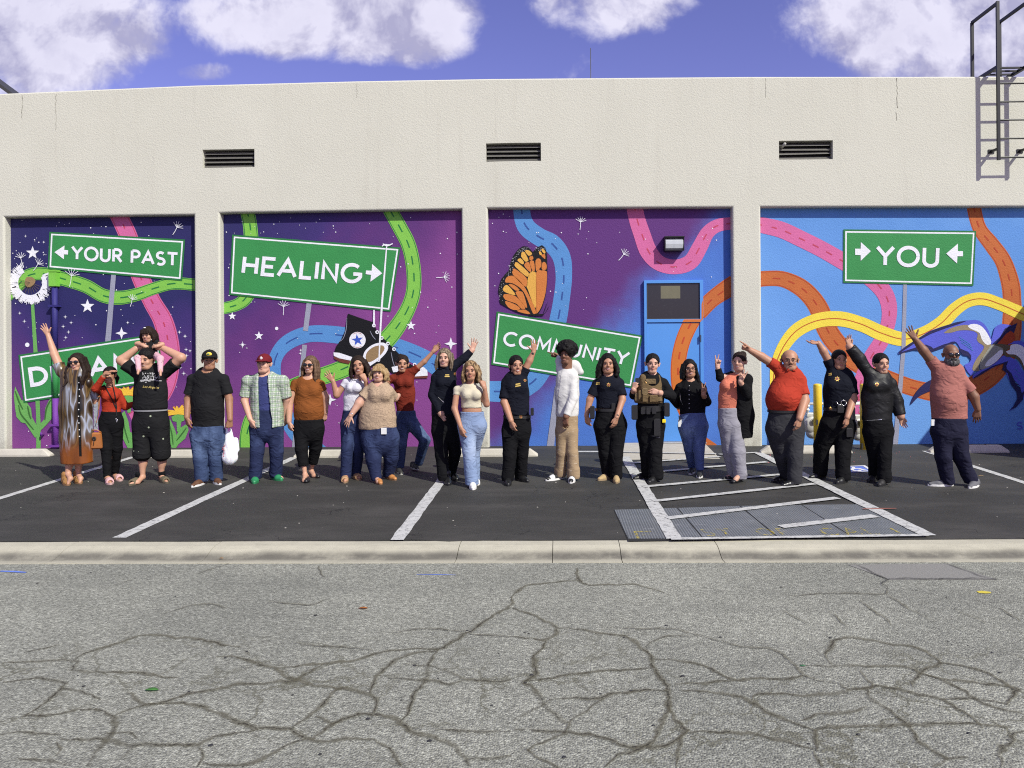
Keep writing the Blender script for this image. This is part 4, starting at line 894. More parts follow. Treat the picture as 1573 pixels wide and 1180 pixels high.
cells = [(BAMB, [(445, 200), (480, 192), (515, 215), (530, 240), (490, 262), (450, 215)]), (BAMB, [(398, 260), (405, 220), (440, 218), (482, 300), (480, 325), (445, 330), (405, 280)]), (BAMB, [(352, 315), (390, 290), (430, 335), (425, 362), (400, 358)]),
 (BAMB, [(322, 360), (350, 340), (488, 465), (470, 515), (330, 395)]), (BORA, [(298, 440), (318, 415), (462, 530), (452, 635), (300, 490)]), (BORA, [(205, 560), (225, 520), (270, 502), (330, 520), (440, 640), (570, 905), (570, 960), (540, 955), (430, 700), (300, 595), (215, 585)]),
 (BORA, [(245, 605), (310, 612), (380, 672), (330, 680)]), (BAMB, [(178, 660), (215, 612), (260, 640), (330, 735), (205, 700)]), (BORA, [(330, 700), (395, 690), (430, 730), (470, 890), (400, 820)]), (BORA, [(190, 725), (335, 752), (450, 890), (400, 900), (340, 840), (205, 790)]),
 (BORA, [(205, 808), (330, 850), (390, 905), (310, 915), (240, 880)]), (BORA, [(345, 925), (450, 912), (510, 965), (430, 955)]), (BORA, [(432, 372), (488, 335), (520, 445), (495, 450)]), (BORA, [(500, 332), (550, 325), (562, 440), (535, 443)]),
 (BORA, [(498, 275), (535, 262), (545, 300), (505, 315)]), (BORA, [(572, 320), (610, 292), (638, 320), (640, 390), (600, 430), (578, 440)]), (BORA, [(655, 345), (680, 335), (705, 370), (700, 425), (655, 430), (645, 400)]), (BAMB, [(612, 215), (630, 208), (652, 245), (625, 252)]),
 (BAMB, [(642, 180), (665, 178), (692, 215), (680, 235), (655, 215)]), (BORA, [(640, 255), (685, 240), (688, 298), (665, 285)]), (BAMB, [(500, 470), (570, 458), (580, 620), (570, 890), (480, 670), (465, 620)]), (BORA, [(582, 460), (640, 440), (705, 450), (705, 600), (685, 740), (640, 880), (590, 955), (580, 900)])]
for (mt, ps) in cells: poly('painted_wing_cell', B3, ps, mt, 13, 4, bf)
rr = random.Random(9); pl = []
for i in range(120):
    t = rr.random(); base = [(150, 800), (145, 700), (180, 560), (250, 470), (300, 330), (350, 230), (420, 175), (480, 180)]; k = t * 6.99; a, b_ = base[int(k)], base[int(k) + 1]; f_ = k - int(k)
    x, y = a[0] + (b_[0] - a[0]) * f_ + rr.uniform(-18, 26), a[1] + (b_[1] - a[1]) * f_ + rr.uniform(-16, 20)
    if i > 95: x, y = rr.uniform(560, 690), rr.uniform(160, 200)
    c = bf(x, y); pl.append(([(c[0] + .32 * math.cos(a_ * 1.05), c[1] + .32 * math.sin(a_ * 1.05)) for a_ in range(6)], [tuple(range(6))]))
flat('painted_dot', pl, WHITE, 12.5, B3, 'stuff')
pline('painted_body', B3, [[(495, 972), (580, 975), (670, 972)]], 1.5, BLACK, 16, bf); pline('painted_antenna', B3, [[(660, 975), (690, 900), (715, 825)], [(665, 975), (710, 920), (735, 870)]], .35, BLACK, 16, bf, 2)
dots(B3, (754, 326, 960, 480), 34, 5.3, 31); dots(B3, (940, 326, 1110, 460), 10, 5.6, 33)
for (x, y, s, r0) in ((490, 95, 12, -85), (690, 245, 12, -50)): seed(B3, m3(x, y), s, r0, 8)
# --- bay 4
proad(B4, m4, [(125, 132, 34), (160, 138, 36), (240, 158, 37), (330, 200, 37), (420, 245, 37), (520, 302, 38), (620, 360, 38), (695, 430, 38), (724, 500, 36), (720, 580, 33), (690, 660, 34), (640, 740, 34), (602, 830, 32), (588, 900, 32), (590, 1000, 28), (598, 1080, 16), (602, 1130, 6)], PINK, PINKD, 2.4, edge=False, dl=11, gap=10, k=.339)
proad(B4, m4, [(125, 384, 36), (160, 378, 35), (240, 380, 36), (315, 412, 40), (370, 460, 42), (410, 520, 44), (440, 600, 46), (485, 670, 46), (560, 745, 44), (650, 800, 40), (740, 840, 38), (850, 878, 38), (950, 895, 42), (1060, 885, 46), (1160, 835, 48), (1230, 760, 48), (1272, 660, 46), (1282, 560, 44), (1282, 480, 42), (1274, 400, 42), (1242, 300, 38), (1190, 225, 36), (1140, 160, 32), (1118, 100, 32), (1105, 30, 33)], ORANGE, ORANGED, 1, dl=12, gap=10, k=.339)
proad(B4, m4, [(192, 960, 10), (198, 860, 14), (210, 770, 22), (250, 680, 28), (310, 610, 32), (400, 568, 33), (500, 560, 34), (600, 585, 33), (690, 625, 34), (790, 652, 32), (880, 628, 32), (960, 580, 32), (1020, 520, 31), (1080, 480, 29), (1150, 470, 29), (1230, 495, 28), (1336, 540, 30), (1460, 580, 30)], YELL, YELLD, 4.0, dash=False, edge=False, centre=True, k=.339)
flat('painted_post', [ribbon2d([m4(797, 400), m4(789, 700), m4(752, 1140)], [2.8, 3.2, 3.8])], GREY, 5.6, B4)
psign(B4, [m4(517, 155), m4(1118, 162), m4(1105, 411), m4(516, 397)], 9)
ptext(B4, [m4(668, 227), m4(950, 232), m4(946, 330), m4(666, 324)], 'YOU', 14, .17)
poly('painted_arrow', B4, [(569, 243), (594, 243), (595, 213), (640, 254), (594, 298), (594, 272), (569, 271)], WHITE, 14, 0, m4)
poly('painted_arrow', B4, [(1057, 254), (1057, 277), (1032, 277), (1030, 310), (981, 265), (1034, 220), (1034, 254)], WHITE, 14, 0, m4)
# swallow (outlined from the right-hand panel)
z8 = lambda x, y: (1380 + x * .144, 470 + y * .144)
poly('painted_wing', B4, [(0, 490), (90, 420), (200, 350), (330, 270), (480, 215), (640, 170), (740, 155), (830, 152), (900, 185), (950, 250), (980, 330), (1000, 400), (945, 470), (850, 590), (800, 700), (770, 740), (700, 640), (755, 600), (760, 545), (690, 520), (655, 450), (595, 380), (480, 420), (330, 495), (270, 480), (170, 470), (60, 490), (10, 515)], INDIGO, 12, 3, z8)
poly('painted_wing_edge', B4, [(0, 490), (90, 420), (200, 350), (330, 270), (480, 215), (620, 172), (735, 156), (640, 195), (500, 240), (340, 300), (210, 370), (110, 440), (30, 490), (160, 450), (190, 440), (290, 412), (345, 435), (370, 455), (480, 410), (596, 378), (596, 405), (480, 445), (330, 497), (250, 480), (160, 472), (60, 495), (5, 518)], NAVY, 13, 0, z8)
poly('painted_wing_edge', B4, [(640, 445), (690, 470), (740, 490), (772, 530), (770, 590), (758, 560), (735, 535), (690, 528), (660, 500)], NAVY, 13, 0, z8)
poly('painted_feather', B4, [(480, 288), (560, 235), (660, 208), (740, 205), (800, 250), (860, 300), (900, 380), (985, 410), (940, 490), (880, 570), (850, 650), (860, 690), (790, 690), (790, 640), (830, 560), (890, 480), (905, 430), (850, 390), (830, 350), (840, 300), (780, 265), (650, 262), (560, 285)], TAUPE, 14, 3, z8)
poly('painted_feather', B4, [(735, 215), (770, 195), (830, 195), (890, 225), (940, 290), (985, 385), (960, 415), (920, 405), (880, 350), (860, 290), (800, 260), (760, 240)], WHITE, 15, 4, z8)
poly('painted_bird_body', B4, [(985, 420), (1060, 425), (1110, 460), (1112, 500), (1060, 560), (980, 640), (880, 680), (860, 640), (890, 560), (940, 480)], WGREY, 15, 4, z8)
poly('painted_feather', B4, [(1080, 470), (1108, 480), (1100, 520), (1040, 590), (960, 640), (918, 640), (940, 590), (1010, 530)], WHITE, 16, 4, z8)
poly('painted_wing', B4, [(790, 740), (860, 690), (960, 650), (1060, 580), (1110, 530), (1180, 545), (1260, 590), (1310, 680), (1340, 720), (1360, 900), (1320, 1000), (1250, 1080), (1180, 1117), (1230, 1060), (1270, 980), (1250, 900), (1190, 820), (1150, 730), (1120, 660), (1160, 600), (1120, 610), (1000, 660), (900, 720), (810, 770), (790, 770)], INDIGO, 13, 3, z8)
poly('painted_wing_edge', B4, [(1165, 588), (1145, 640), (1150, 670), (1200, 720), (1230, 790), (1290, 850), (1310, 930), (1340, 900), (1320, 1000), (1250, 1080), (1175, 1118), (1220, 1070), (1262, 990), (1255, 920), (1190, 830), (1160, 720), (1100, 680), (1120, 615), (1000, 655), (900, 720), (800, 775), (795, 765), (890, 700), (1000, 640)], NAVY, 14, 0, z8)
poly('painted_head', B4, [(985, 405), (1005, 290), (1030, 225), (1090, 195), (1160, 200), (1200, 215), (1130, 270), (1080, 330), (1030, 380)], INDIGO, 14, 3, z8)
poly('painted_wing_edge', B4, [(1000, 400), (1080, 330), (1130, 240), (1200, 210), (1262, 182), (1225, 290), (1190, 265), (1140, 300), (1100, 350), (1050, 400)], NAVY, 15, 0, z8)
poly('painted_throat', B4, [(1050, 405), (1100, 350), (1140, 300), (1190, 265), (1225, 292), (1240, 350), (1200, 395), (1120, 415)], RUST, 14.6, 3, z8)
poly('painted_feather', B4, [(985, 412), (1080, 405), (1170, 420), (1180, 450), (1140, 480), (1150, 520), (1220, 520), (1290, 560), (1340, 640), (1340, 700), (1290, 600), (1220, 545), (1150, 545), (1110, 510), (1110, 460), (1060, 430)], TAUPED, 15.4, 3, z8)
poly('painted_wing', B4, [(1160, 412), (1200, 385), (1270, 370), (1330, 385), (1380, 450), (1380, 520), (1310, 430), (1230, 405)], INDIGO, 14.2, 3, z8)
poly('painted_feather', B4, [(1140, 485), (1180, 470), (1190, 420), (1240, 408), (1300, 420), (1345, 480), (1345, 660), (1300, 570), (1240, 520), (1170, 515)], WHITE, 15.8, 3, z8)
poly('painted_tail', B4, [(126, 1055), (150, 980), (200, 900), (270, 830), (350, 785), (380, 780), (380, 890), (340, 905), (240, 950), (180, 1000)], NAVY, 12, 3, z8)
[pline('feather_mark', B4, [ln_], .5, paint('mural_teal', srgb(60, 130, 190)), 15, z8) for ln_ in [[(640 + 33 * (i % 4) + 12 * (i // 4), 330 + 30 * (i // 4) + 22 * (i % 4)), (668 + 33 * (i % 4) + 12 * (i // 4), 345 + 30 * (i // 4) + 24 * (i % 4))] for i in range(12)] + [[(1235 + 30 * (i % 2), 670 + 35 * i), (1265 + 30 * (i % 2), 690 + 35 * i)] for i in range(6)]]
ptext(B4, [(1562, 648), (1571, 648), (1570, 660), (1561, 660)], 'S', 8, .16, INDIGO)

# ---- door with fanlight
M_DOOR = simple('door_blue', srgb(78, 136, 204), .38, 0, .05, 3)
d3 = lambda x, y, Y=0: on_wall(*m3(x, y), Y)
fr0, fr1 = d3(783, 367), d3(1062, 1130); lf0, lf1 = d3(797, 563), d3(1046, 1120); wn0, wn1 = d3(797, 381), d3(1045, 545)
zb = .075
dr = MB(); a, b_ = fr0.x, fr1.x; t0 = fr0.z
for (x0, x1, z0, z1) in ((a, lf0.x - .004, zb, t0), (lf1.x + .004, b_, zb, t0), (lf0.x - .004, lf1.x + .004, wn0.z, t0), (lf0.x - .004, lf1.x + .004, lf0.z + .004, wn1.z)): dr.box(x0, x1, -.062, .0, z0, z1, 0, .004)
dfr = dr.build('door_frame', M_DOOR, bld)
lf = MB().box(lf0.x, lf1.x, -.042, .0, zb, lf0.z, 0, .003).build('door', M_DOOR, bld); lf['label'] = 'plain light blue steel door crossed by an orange painted road'
m_, t_, bb_ = principled('fanlight_glass'); bb_.inputs['Base Color'].default_value = (.012, .015, .017, 1); bb_.inputs['Roughness'].default_value = .16; bb_.inputs['Specular IOR Level'].default_value = .7
t_.put(bb_.inputs['Base Color'], t_.mix(t_.smooth(t_.noise(t_.new('ShaderNodeNewGeometry').outputs['Position'], 25, 5, .8), .55, .75), (.010, .012, .013), (.03, .032, .032)))
win = MB().box(lf0.x, lf1.x, -.030, -.012, wn1.z, wn0.z).build('fanlight', m_, bld)
c0, c1_ = d3(861, 392), d3(952, 450); MB().box(c0.x, c1_.x, -.0325, -.0305, c1_.z, c0.z).build('paper_sheet', simple('paper_tan', (.13, .12, .075), .7), win)
wf = MB()
for (x0, x1, z0, z1) in ((lf0.x, lf0.x + .012, wn1.z, wn0.z), (lf1.x - .012, lf1.x, wn1.z, wn0.z), (lf0.x + .012, lf1.x - .012, wn1.z, wn1.z + .012), (lf0.x + .012, lf1.x - .012, wn0.z - .012, wn0.z)): wf.box(x0, x1, -.040, -.0302, z0, z1)
wf.build('glazing_bead', simple('bead_dark', (.04, .045, .05), .5), win)
# painted road running over the door leaf and frame
P = [(*m3(x, y), w * .33) for (x, y, w) in ((1030, 520, 36), (990, 590, 36), (962, 660, 35), (946, 740, 35), (945, 830, 35), (965, 930, 38), (1010, 1020, 40), (1070, 1110, 42))]
S = spline(P, 2.5)
def clipx(S, y_): return None
def door_flat(nm, rb, mat, Y, par, zlim, x1=None):
    V = []
    for (x, y) in rb[0]:
        p = on_wall(x, y, Y); V.append((min(max(p.x, lf0.x + .004), (x1 or lf1.x) - .004), Y, min(max(p.z, zlim[0]), zlim[1])))
    return mesh_obj(nm, V, rb[1], mat, par)
ORD = simple('door_orange', srgb(188, 104, 36), .45, 0, .08, 8); ORDD = simple('door_orange_dark', srgb(176, 66, 26), .45)
rb = ribbon2d(S, [p[2] for p in S])
door_flat('painted_road', rb, ORD, -.0435, lf, (zb + .004, lf0.z - .004))
for k, sg in enumerate((-1, 1)): door_flat('road_marking', ribbon2d(S, .5, [sg * p[2] * .9 for p in S]), ORDD, -.0448 - k * .0002, lf, (zb + .004, lf0.z - .004))
for i in range(6, len(S) - 8, 9): door_flat('road_marking', ribbon2d(S[i:i + 5], 1.2), ORDD, -.0455, lf, (zb + .004, lf0.z - .004))
p0, p1, p2, p3 = d3(975, 549), d3(1060, 480), d3(1060, 549), d3(975, 560)
mesh_obj('painted_road', [(d3(1049, 478).x, -.0635, d3(1049, 478).z), (b_ - .003, -.0635, d3(1062, 455).z), (b_ - .003, -.0635, d3(1062, 545).z), (d3(1049, 560).x, -.0635, d3(1049, 556).z)], [(3, 2, 1, 0)], ORD, dfr)
mesh_obj('painted_road', [(d3(968, 549).x, -.0635, wn1.z - .004), (d3(1046, 549).x, -.0635, wn1.z - .004), (d3(1046, 549).x, -.0635, lf0.z + .008), (d3(960, 549).x, -.0635, lf0.z + .008)], [(3, 2, 1, 0)], ORD, dfr)
for zc in (d3(1048, 635).z, d3(1048, 1040).z): MB().box(lf1.x - .008, lf1.x + .016, -.085, -.0615, zc - .06, zc + .06, 0, .003).build('hinge', simple('hinge_dark', (.03, .04, .08), .5), lf)
hp = d3(789, 775, -.06); hm = MB(); hm.box(lf0.x + .035, lf0.x + .075, -.052, -.0425, hp.z - .14, hp.z + .10, 0, .003); hm.tube([(lf0.x + .055, -.052, hp.z), (lf0.x + .055, -.10, hp.z), (lf0.x + .155, -.10, hp.z)], .011, 10)
hm.build('handle', simple('satin_metal', (.45, .44, .42), .35, .8), lf, True)
MB().box(a - .02, b_ + .02, -.16, -.0, .045, .073, 0, .006).build('threshold', simple('threshold_metal', (.42, .42, .42), .4, .5), bld)
# ---- wall lamp over the door
l0, l1 = on_wall(1021, 364.5, -.16), on_wall(1051, 385, -.16); wl = thing('wall_lamp', ((l0.x + l1.x) / 2, 0, l1.z), 'black box wall lamp with ribbed glass lens above the blue door', 'wall lamp')
w_ = MB(); w_.box(l0.x, l1.x, -.10, -.003, l1.z, l0.z, 0, .008); w_.box(l0.x - .004, l1.x + .004, -.19, -.003, l0.z - .008, l0.z + .014); w_.box(l0.x, l0.x + .012, -.175, -.10, l1.z, l0.z - .009); w_.box(l1.x - .012, l1.x, -.175, -.10, l1.z, l0.z - .009); w_.box(l0.x + .0125, l1.x - .0125, -.175, -.10, l1.z, l1.z + .012)
w_.build('housing', M_BLK, wl)
ll = MB(); x0, x1 = l0.x + .016, l1.x - .016; z0, z1 = l1.z + .014, l0.z - .012
prf = [(z0, -.12), (z0 + .03, -.16), (z0 + .10, -.175), (z1 - .045, -.172), (z1 - .02, -.15), (z1, -.11)]
vs = [(x, y, z) for (z, y) in prf for x in (x0, x1)]; ll.add(vs, [(i * 2, i * 2 + 1, i * 2 + 3, i * 2 + 2) for i in range(5)]); n = len(prf); ll.add([(x0, y, z) for z, y in prf] + [(x0, -.10, z0), (x0, -.10, z1)], [(0, 1, 2, 3, 4, 5, 7, 6)]); ll.add([(x1, y, z) for z, y in prf] + [(x1, -.10, z0), (x1, -.10, z1)], [(0, 1, 2, 3, 4, 5, 7, 6)])
m_, t_, bb_ = principled('lamp_glass'); ps_ = t_.sep(t_.new('ShaderNodeNewGeometry').outputs['Position']); rbd = t_.math('SINE', t_.math('MULTIPLY', ps_[0], 420.0))
bb_.inputs['Base Color'].default_value = (.50, .52, .54, 1); bb_.inputs['Roughness'].default_value = .22; t_.put(bb_.inputs['Normal'], t_.new('ShaderNodeBump', {'Height': rbd, 'Strength': .4, 'Distance': .004}))
ll.build('lens', m_, wl)

# ---- roof ladder
lx0, lx1 = on_wall(1535, 150, -.40).x, on_wall(1577, 150, -.40).x + .03
YL = -.37; lt = on_wall(1533, 2, YL).z; lb = on_wall(1535, 246, YL).z; pz_ = top_z(lx0)
lad = thing('roof_ladder', ((lx0 + lx1) / 2, YL, lb), 'black steel fixed roof ladder with walk-through rails at the top right parapet', 'ladder')
YB = .40
for x in (lx0, lx1):
    q = MB(); q.box(x - .024, x + .024, YL - .018, YL + .018, lb, lt); q.build('rail', M_BLK, lad)
    q = MB(); q.bar((x, YL + .02, lt - .03), (x, YB, lt - .03), .045); q.bar((x, YB, lt - .03), (x, YB, 5.75), .045); q.build('walk_through_rail', M_BLK, lad)
    q = MB(); q.bar((x, YL + .02, pz_ + .08), (x, YB, pz_ + .08), .05); q.build('platform_beam', M_BLK, lad)
    q = MB(); zc = on_wall(1535, 228, YL).z; q.bar((x, YL + .02, zc), (x, FY - .01, zc), .035, .035); q.box(x - .05, x + .05, FY - .012, FY, zc - .035, zc + .035); q.build('bracket', M_BLK, lad)
    q = MB(); q.bar((x, YL + .02, pz_ - .35), (x, FY, pz_ - .02), .02) if False else None
zs = [on_wall(1535, v, YL).z for v in (128.5, 156.5, 184.5, 213, 242)]
for z in zs: q = MB(); q.tube([(lx0 + .022, YL, z), (lx1 - .022, YL, z)], .015, 8); q.build('rung', M_BLK, lad)
for y in (-.30, -.14, .02, .18, .34): q = MB(); q.box(lx0 + .026, lx1 - .026, y - .02, y + .02, pz_ + .070, pz_ + .094); q.build('tread_bar', M_BLK, lad)
# antenna rod on the roof; dark eave of the roof hut at far left
ap = on_wall(907.5, 118, 1.2); at_ = on_wall(907.5, 74, 1.2)
q = MB(); q.tube([(ap.x, 1.2, 5.75), (ap.x, 1.2, at_.z)], [.011, .007], 8); tag(q.build('antenna', simple('antenna_grey', (.10, .10, .11), .5, .4), None, True), 'thin grey antenna rod rising above the middle of the parapet', 'antenna')
ep = on_wall(0, 129, 2.0); eq = on_wall(19, 143, 2.0)
hut = thing('roof_canopy', (ep.x - 1.5, 3, 5.75), 'dark sloping metal canopy edge above the parapet at far left', 'canopy')
q = MB(); sl = (eq.z - ep.z) / (eq.x - ep.x); xa = ep.x - 2.5; za = ep.z - sl * 2.5
q.add([(xa, 2.0, za), (eq.x + .3, 2.0, eq.z + sl * .3), (eq.x + .3, 6, eq.z + sl * .3), (xa, 6, za), (xa, 2.0, za - .08), (eq.x + .3, 2.0, eq.z + sl * .3 - .08), (eq.x + .3, 6, eq.z + sl * .3 - .08), (xa, 6, za - .08)], [(0, 1, 2, 3), (7, 6, 5, 4), (0, 4, 5, 1), (1, 5, 6, 2), (2, 6, 7, 3), (3, 7, 4, 0)])
for i_, v_ in enumerate(q.v):
    if v_[1] == 6: q.v[i_] = (v_[0], 2.5, v_[2])
q.build('roof_sheet', simple('canopy_dark', (.05, .05, .045), .5, .2), hut)
q = MB(); q.box(xa + .1, eq.x - .4, 2.1, 2.2, 5.75, eq.z - .15); q.build('canopy_beam', M_BLK, hut)
for xx in (xa + .2, xa + 1.6): q = MB(); q.box(xx, xx + .1, 2.25, 2.35, 5.75, za - .8); q.build('post', M_BLK, hut)

# ---- unseen guessed wing, added outside the frame to cast the diagonal shadow
wx = 8.75; wh = 3.30
wing = thing('shade_caster_wing', (wx + 2, -1.5, 0), 'unseen low cream wing added to cast shade on the last bay', 'building')
q = MB(); q.box(wx, wx + 5, -3.4, -.16, -.05, wh); q.build('wall', M_STUCCO, wing)
q = MB(); q.box(wx - .03, wx + 5.03, -3.43, -.165, wh + .002, wh + .10, 0, .01); q.build('parapet_cap', M_STUCCO, wing)

# ---- wheel stops
M_STOP = concrete_mat('stop_concrete', (.50, .47, .40), .3)
def wheel_stop(x0, x1, y, label):
    s = MB(); h, w_ = .115, .075; e = .12
    prof_ = [(-w_, 0), (-w_, .03), (-w_ * .62, h), (w_ * .62, h), (w_, .03), (w_, 0)]
    secs = [(x0, .28, .35), (x0 + e, 1, 1), (x1 - e, 1, 1), (x1, .28, .35)]; vs = []
    for (x, kh, kw_) in secs: vs += [(x, y + a * (1 if kw_ == 1 else .9), b_ * (1 if kw_ == 1 else kh)) for a, b_ in prof_]
    fs = [(i * 6 + k, i * 6 + k + 1, i * 6 + k + 7, i * 6 + k + 6) for i in range(3) for k in range(5)] + [(5, 4, 3, 2, 1, 0), (18, 19, 20, 21, 22, 23)]
    s.add(vs, [f[::-1] for f in fs]); t = thing('wheel_stop', ((x0 + x1) / 2, y, 0), label, 'wheel stop', 'wheel stops along the wall')
    o = s.build('concrete_bar', M_STOP, t); bm = o.modifiers.new('b', 'BEVEL'); bm.width = .012; bm.segments = 2
    for xx in (x0 + .35, x1 - .35): q = MB(); q.lathe((xx, y, h - .002), [(.014, 0), (.014, .006), (.008, .009)], 8); q.build('pin', simple('rust_pin', (.10, .05, .03), .8), t)
for (u0, u1, v, lb_) in ((-66, 72.5, 702, 'cream concrete wheel stop cut by the left edge of the photo'), (203, 345, 703.5, 'cream concrete wheel stop behind the man carrying a child'), (450, 600, 703.5, 'cream concrete wheel stop behind the woman in the white blouse'),
                      (687, 826, 702, 'grey-white wheel stop between the cream-top woman and the officer with raised arm'), (1169, 1312, 697, 'grey-white wheel stop behind the man in the orange-red polo'), (1430, 1554, 696, 'grey shaded wheel stop behind the man in the pink polo')):
    a = on_ground(u0, v); b_ = on_ground(u1, v); wheel_stop(a.x, b_.x, (a.y + b_.y) / 2 + .09, lb_)

# ---- bollards and gas meters
M_YEL = simple('bollard_yellow', (.72, .50, .03), .42, 0, .12, 6, .003, 40)
def bollard(u, vb, vt, label):
    p = on_ground(u, vb); zt = on_wall(u, vt, p.y).z; t = thing('bollard', p, label, 'bollard', 'yellow bollards by the gas meters')
    q = MB(); q.lathe((p.x, p.y, 0), [(.068, .0), (.068, zt - .03), (.060, zt - .008), (.03, zt), (.001, zt + .002)], 22); q.build('post', M_YEL, t, True)
    q = MB(); q.box(p.x - .055, p.x - .020, p.y - .075, p.y - .062, .42, .50); q.box(p.x - .07, p.x - .045, p.y - .06, p.y - .035, .015, .10); q.build('chipped_patch', simple('chip_black', (.02, .018, .015), .7), t)
bollard(1256.5, 691, 589.5, 'yellow steel bollard left of the officer with the handcuffs'); bollard(1328, 690, 589.5, 'yellow steel bollard standing between two officers in black')
M_GAS = simple('meter_grey', (.52, .51, .47), .45, .1, .12, 8); M_WHP = simple('pipe_white', (.70, .69, .66), .4, .0, .08, 8)
def gas_meter(u, v, label):
    c = on_wall(u, v, -.30); t = thing('gas_meter', (c.x, -.30, 0), label, 'gas meter', 'gas meters on the wall')
    q = MB(); q.lathe((c.x, c.y + .09, c.z), [(.03, -.19), (.13, -.185), (.155, -.15), (.16, -.08), (.16, -.02), (.155, .0), (.12, .02)], 20, 0, 'Y'); q.ell((c.x, c.y - .02, c.z - .14), (.11, .08, .10), 14, 8); q.build('meter_body', M_GAS, t, True)
    q = MB(); q.box(c.x - .10, c.x + .10, c.y - .08, c.y + .06, c.z + .12, c.z + .20, 0, .02); q.lathe((c.x, c.y - .09, c.z + .06), [(.055, -.03), (.055, .02)], 14, 0, 'Y'); q.build('meter_head', M_GAS, t)
    q = MB(); q.lathe((c.x, c.y - .125, c.z + .06), [(.045, -.004), (.045, .002)], 14, 0, 'Y'); q.build('dial', simple('dial_dark', (.05, .05, .05), .2), t)
    for sx in (-.07, .07):
        q = MB(); q.tube([(c.x + sx, c.y, c.z + .20), (c.x + sx, c.y, c.z + .34)], .022, 10); q.lathe((c.x + sx, c.y, c.z + .23), [(.036, 0), (.036, .03)], 6); q.lathe((c.x + sx, c.y, c.z + .29), [(.032, 0), (.04, .02), (.032, .045)], 10); q.build('riser', M_WHP, t, True)
    return c
ca = gas_meter(1247, 652, 'grey gas meter behind the yellow bollard left of the handcuffs officer'); cb_ = gas_meter(1317, 655, 'grey gas meter between the two women officers at right')
hd = thing('gas_pipe', ((ca.x + cb_.x) / 2, -.30, 0), 'white horizontal gas header pipe feeding two meters on the blue wall', 'pipe')
q = MB(); z = ca.z + .345; q.tube([(ca.x - .25, -.30, z), (cb_.x + .12, -.30, z)], .024, 10); q.tube([(ca.x - .22, -.30, z), (ca.x - .22, -.30, .0)], .024, 10); q.tube([(cb_.x + .10, -.30, z), (cb_.x + .10, -.02, z)], .024, 10); q.build('header', M_WHP, hd, True)
for xx in (ca.x - .22, cb_.x + .1): q = MB(); q.lathe((xx, -.30, z - .03), [(.034, 0), (.040, .03), (.034, .06)], 10); q.build('elbow', M_WHP, hd, True)

# faded yellow words on the steel covers
def gtext(quad, text, z, thick, mat, parent, drop=()):
    q = [on_ground(*p) for p in quad]; tw = sum(GLYPHS[c][0] for c in text) + .3 * (len(text) - 1); x = 0; k = 0
    for ch in text:
        w, strokes = GLYPHS[ch]; V, Fc = [], []
        for st in strokes:
            k += 1
            P = []
            for (a, b_) in st: s = (x + a) / tw; p = q[3].lerp(q[2], s).lerp(q[0].lerp(q[1], s), b_); P.append((p.x, p.y))
            v2, f2 = ribbon2d(P, thick); n = len(V); V += [(px_, py_, z + k * .0004) for px_, py_ in v2]; Fc += [tuple(i + n for i in f) for f in f2]
        if V: mesh_obj('lettering', V, Fc, mat, parent)
        x += w + .3
m_, t_, bb_ = principled('faded_yellow'); pos_ = t_.new('ShaderNodeNewGeometry').outputs['Position']; bb_.inputs['Base Color'].default_value = (.50, .40, .05, 1); bb_.inputs['Roughness'].default_value = .7
t_.put(bb_.inputs['Alpha'], t_.math('MULTIPLY', t_.smooth(t_.noise(pos_, 26, 4, .7), .44, .60), .75))
for (quad, tx) in ((((972, 818), (1000, 817.6), (1003, 829), (978, 829.5)), 'F'), (((1074, 814.5), (1118, 814), (1128, 824), (1084, 824.5)), 'ST'), (((1158, 814), (1205, 813.5), (1216, 823), (1168, 823.5)), 'OF'), (((1254, 813), (1336, 812.5), (1352, 822), (1268, 823)), 'CAL'), (((1364, 812.5), (1370, 812.5), (1388, 821.5), (1382, 821.5)), 'I')):
    gtext(quad, tx, .0085, .013, m_, tc_)
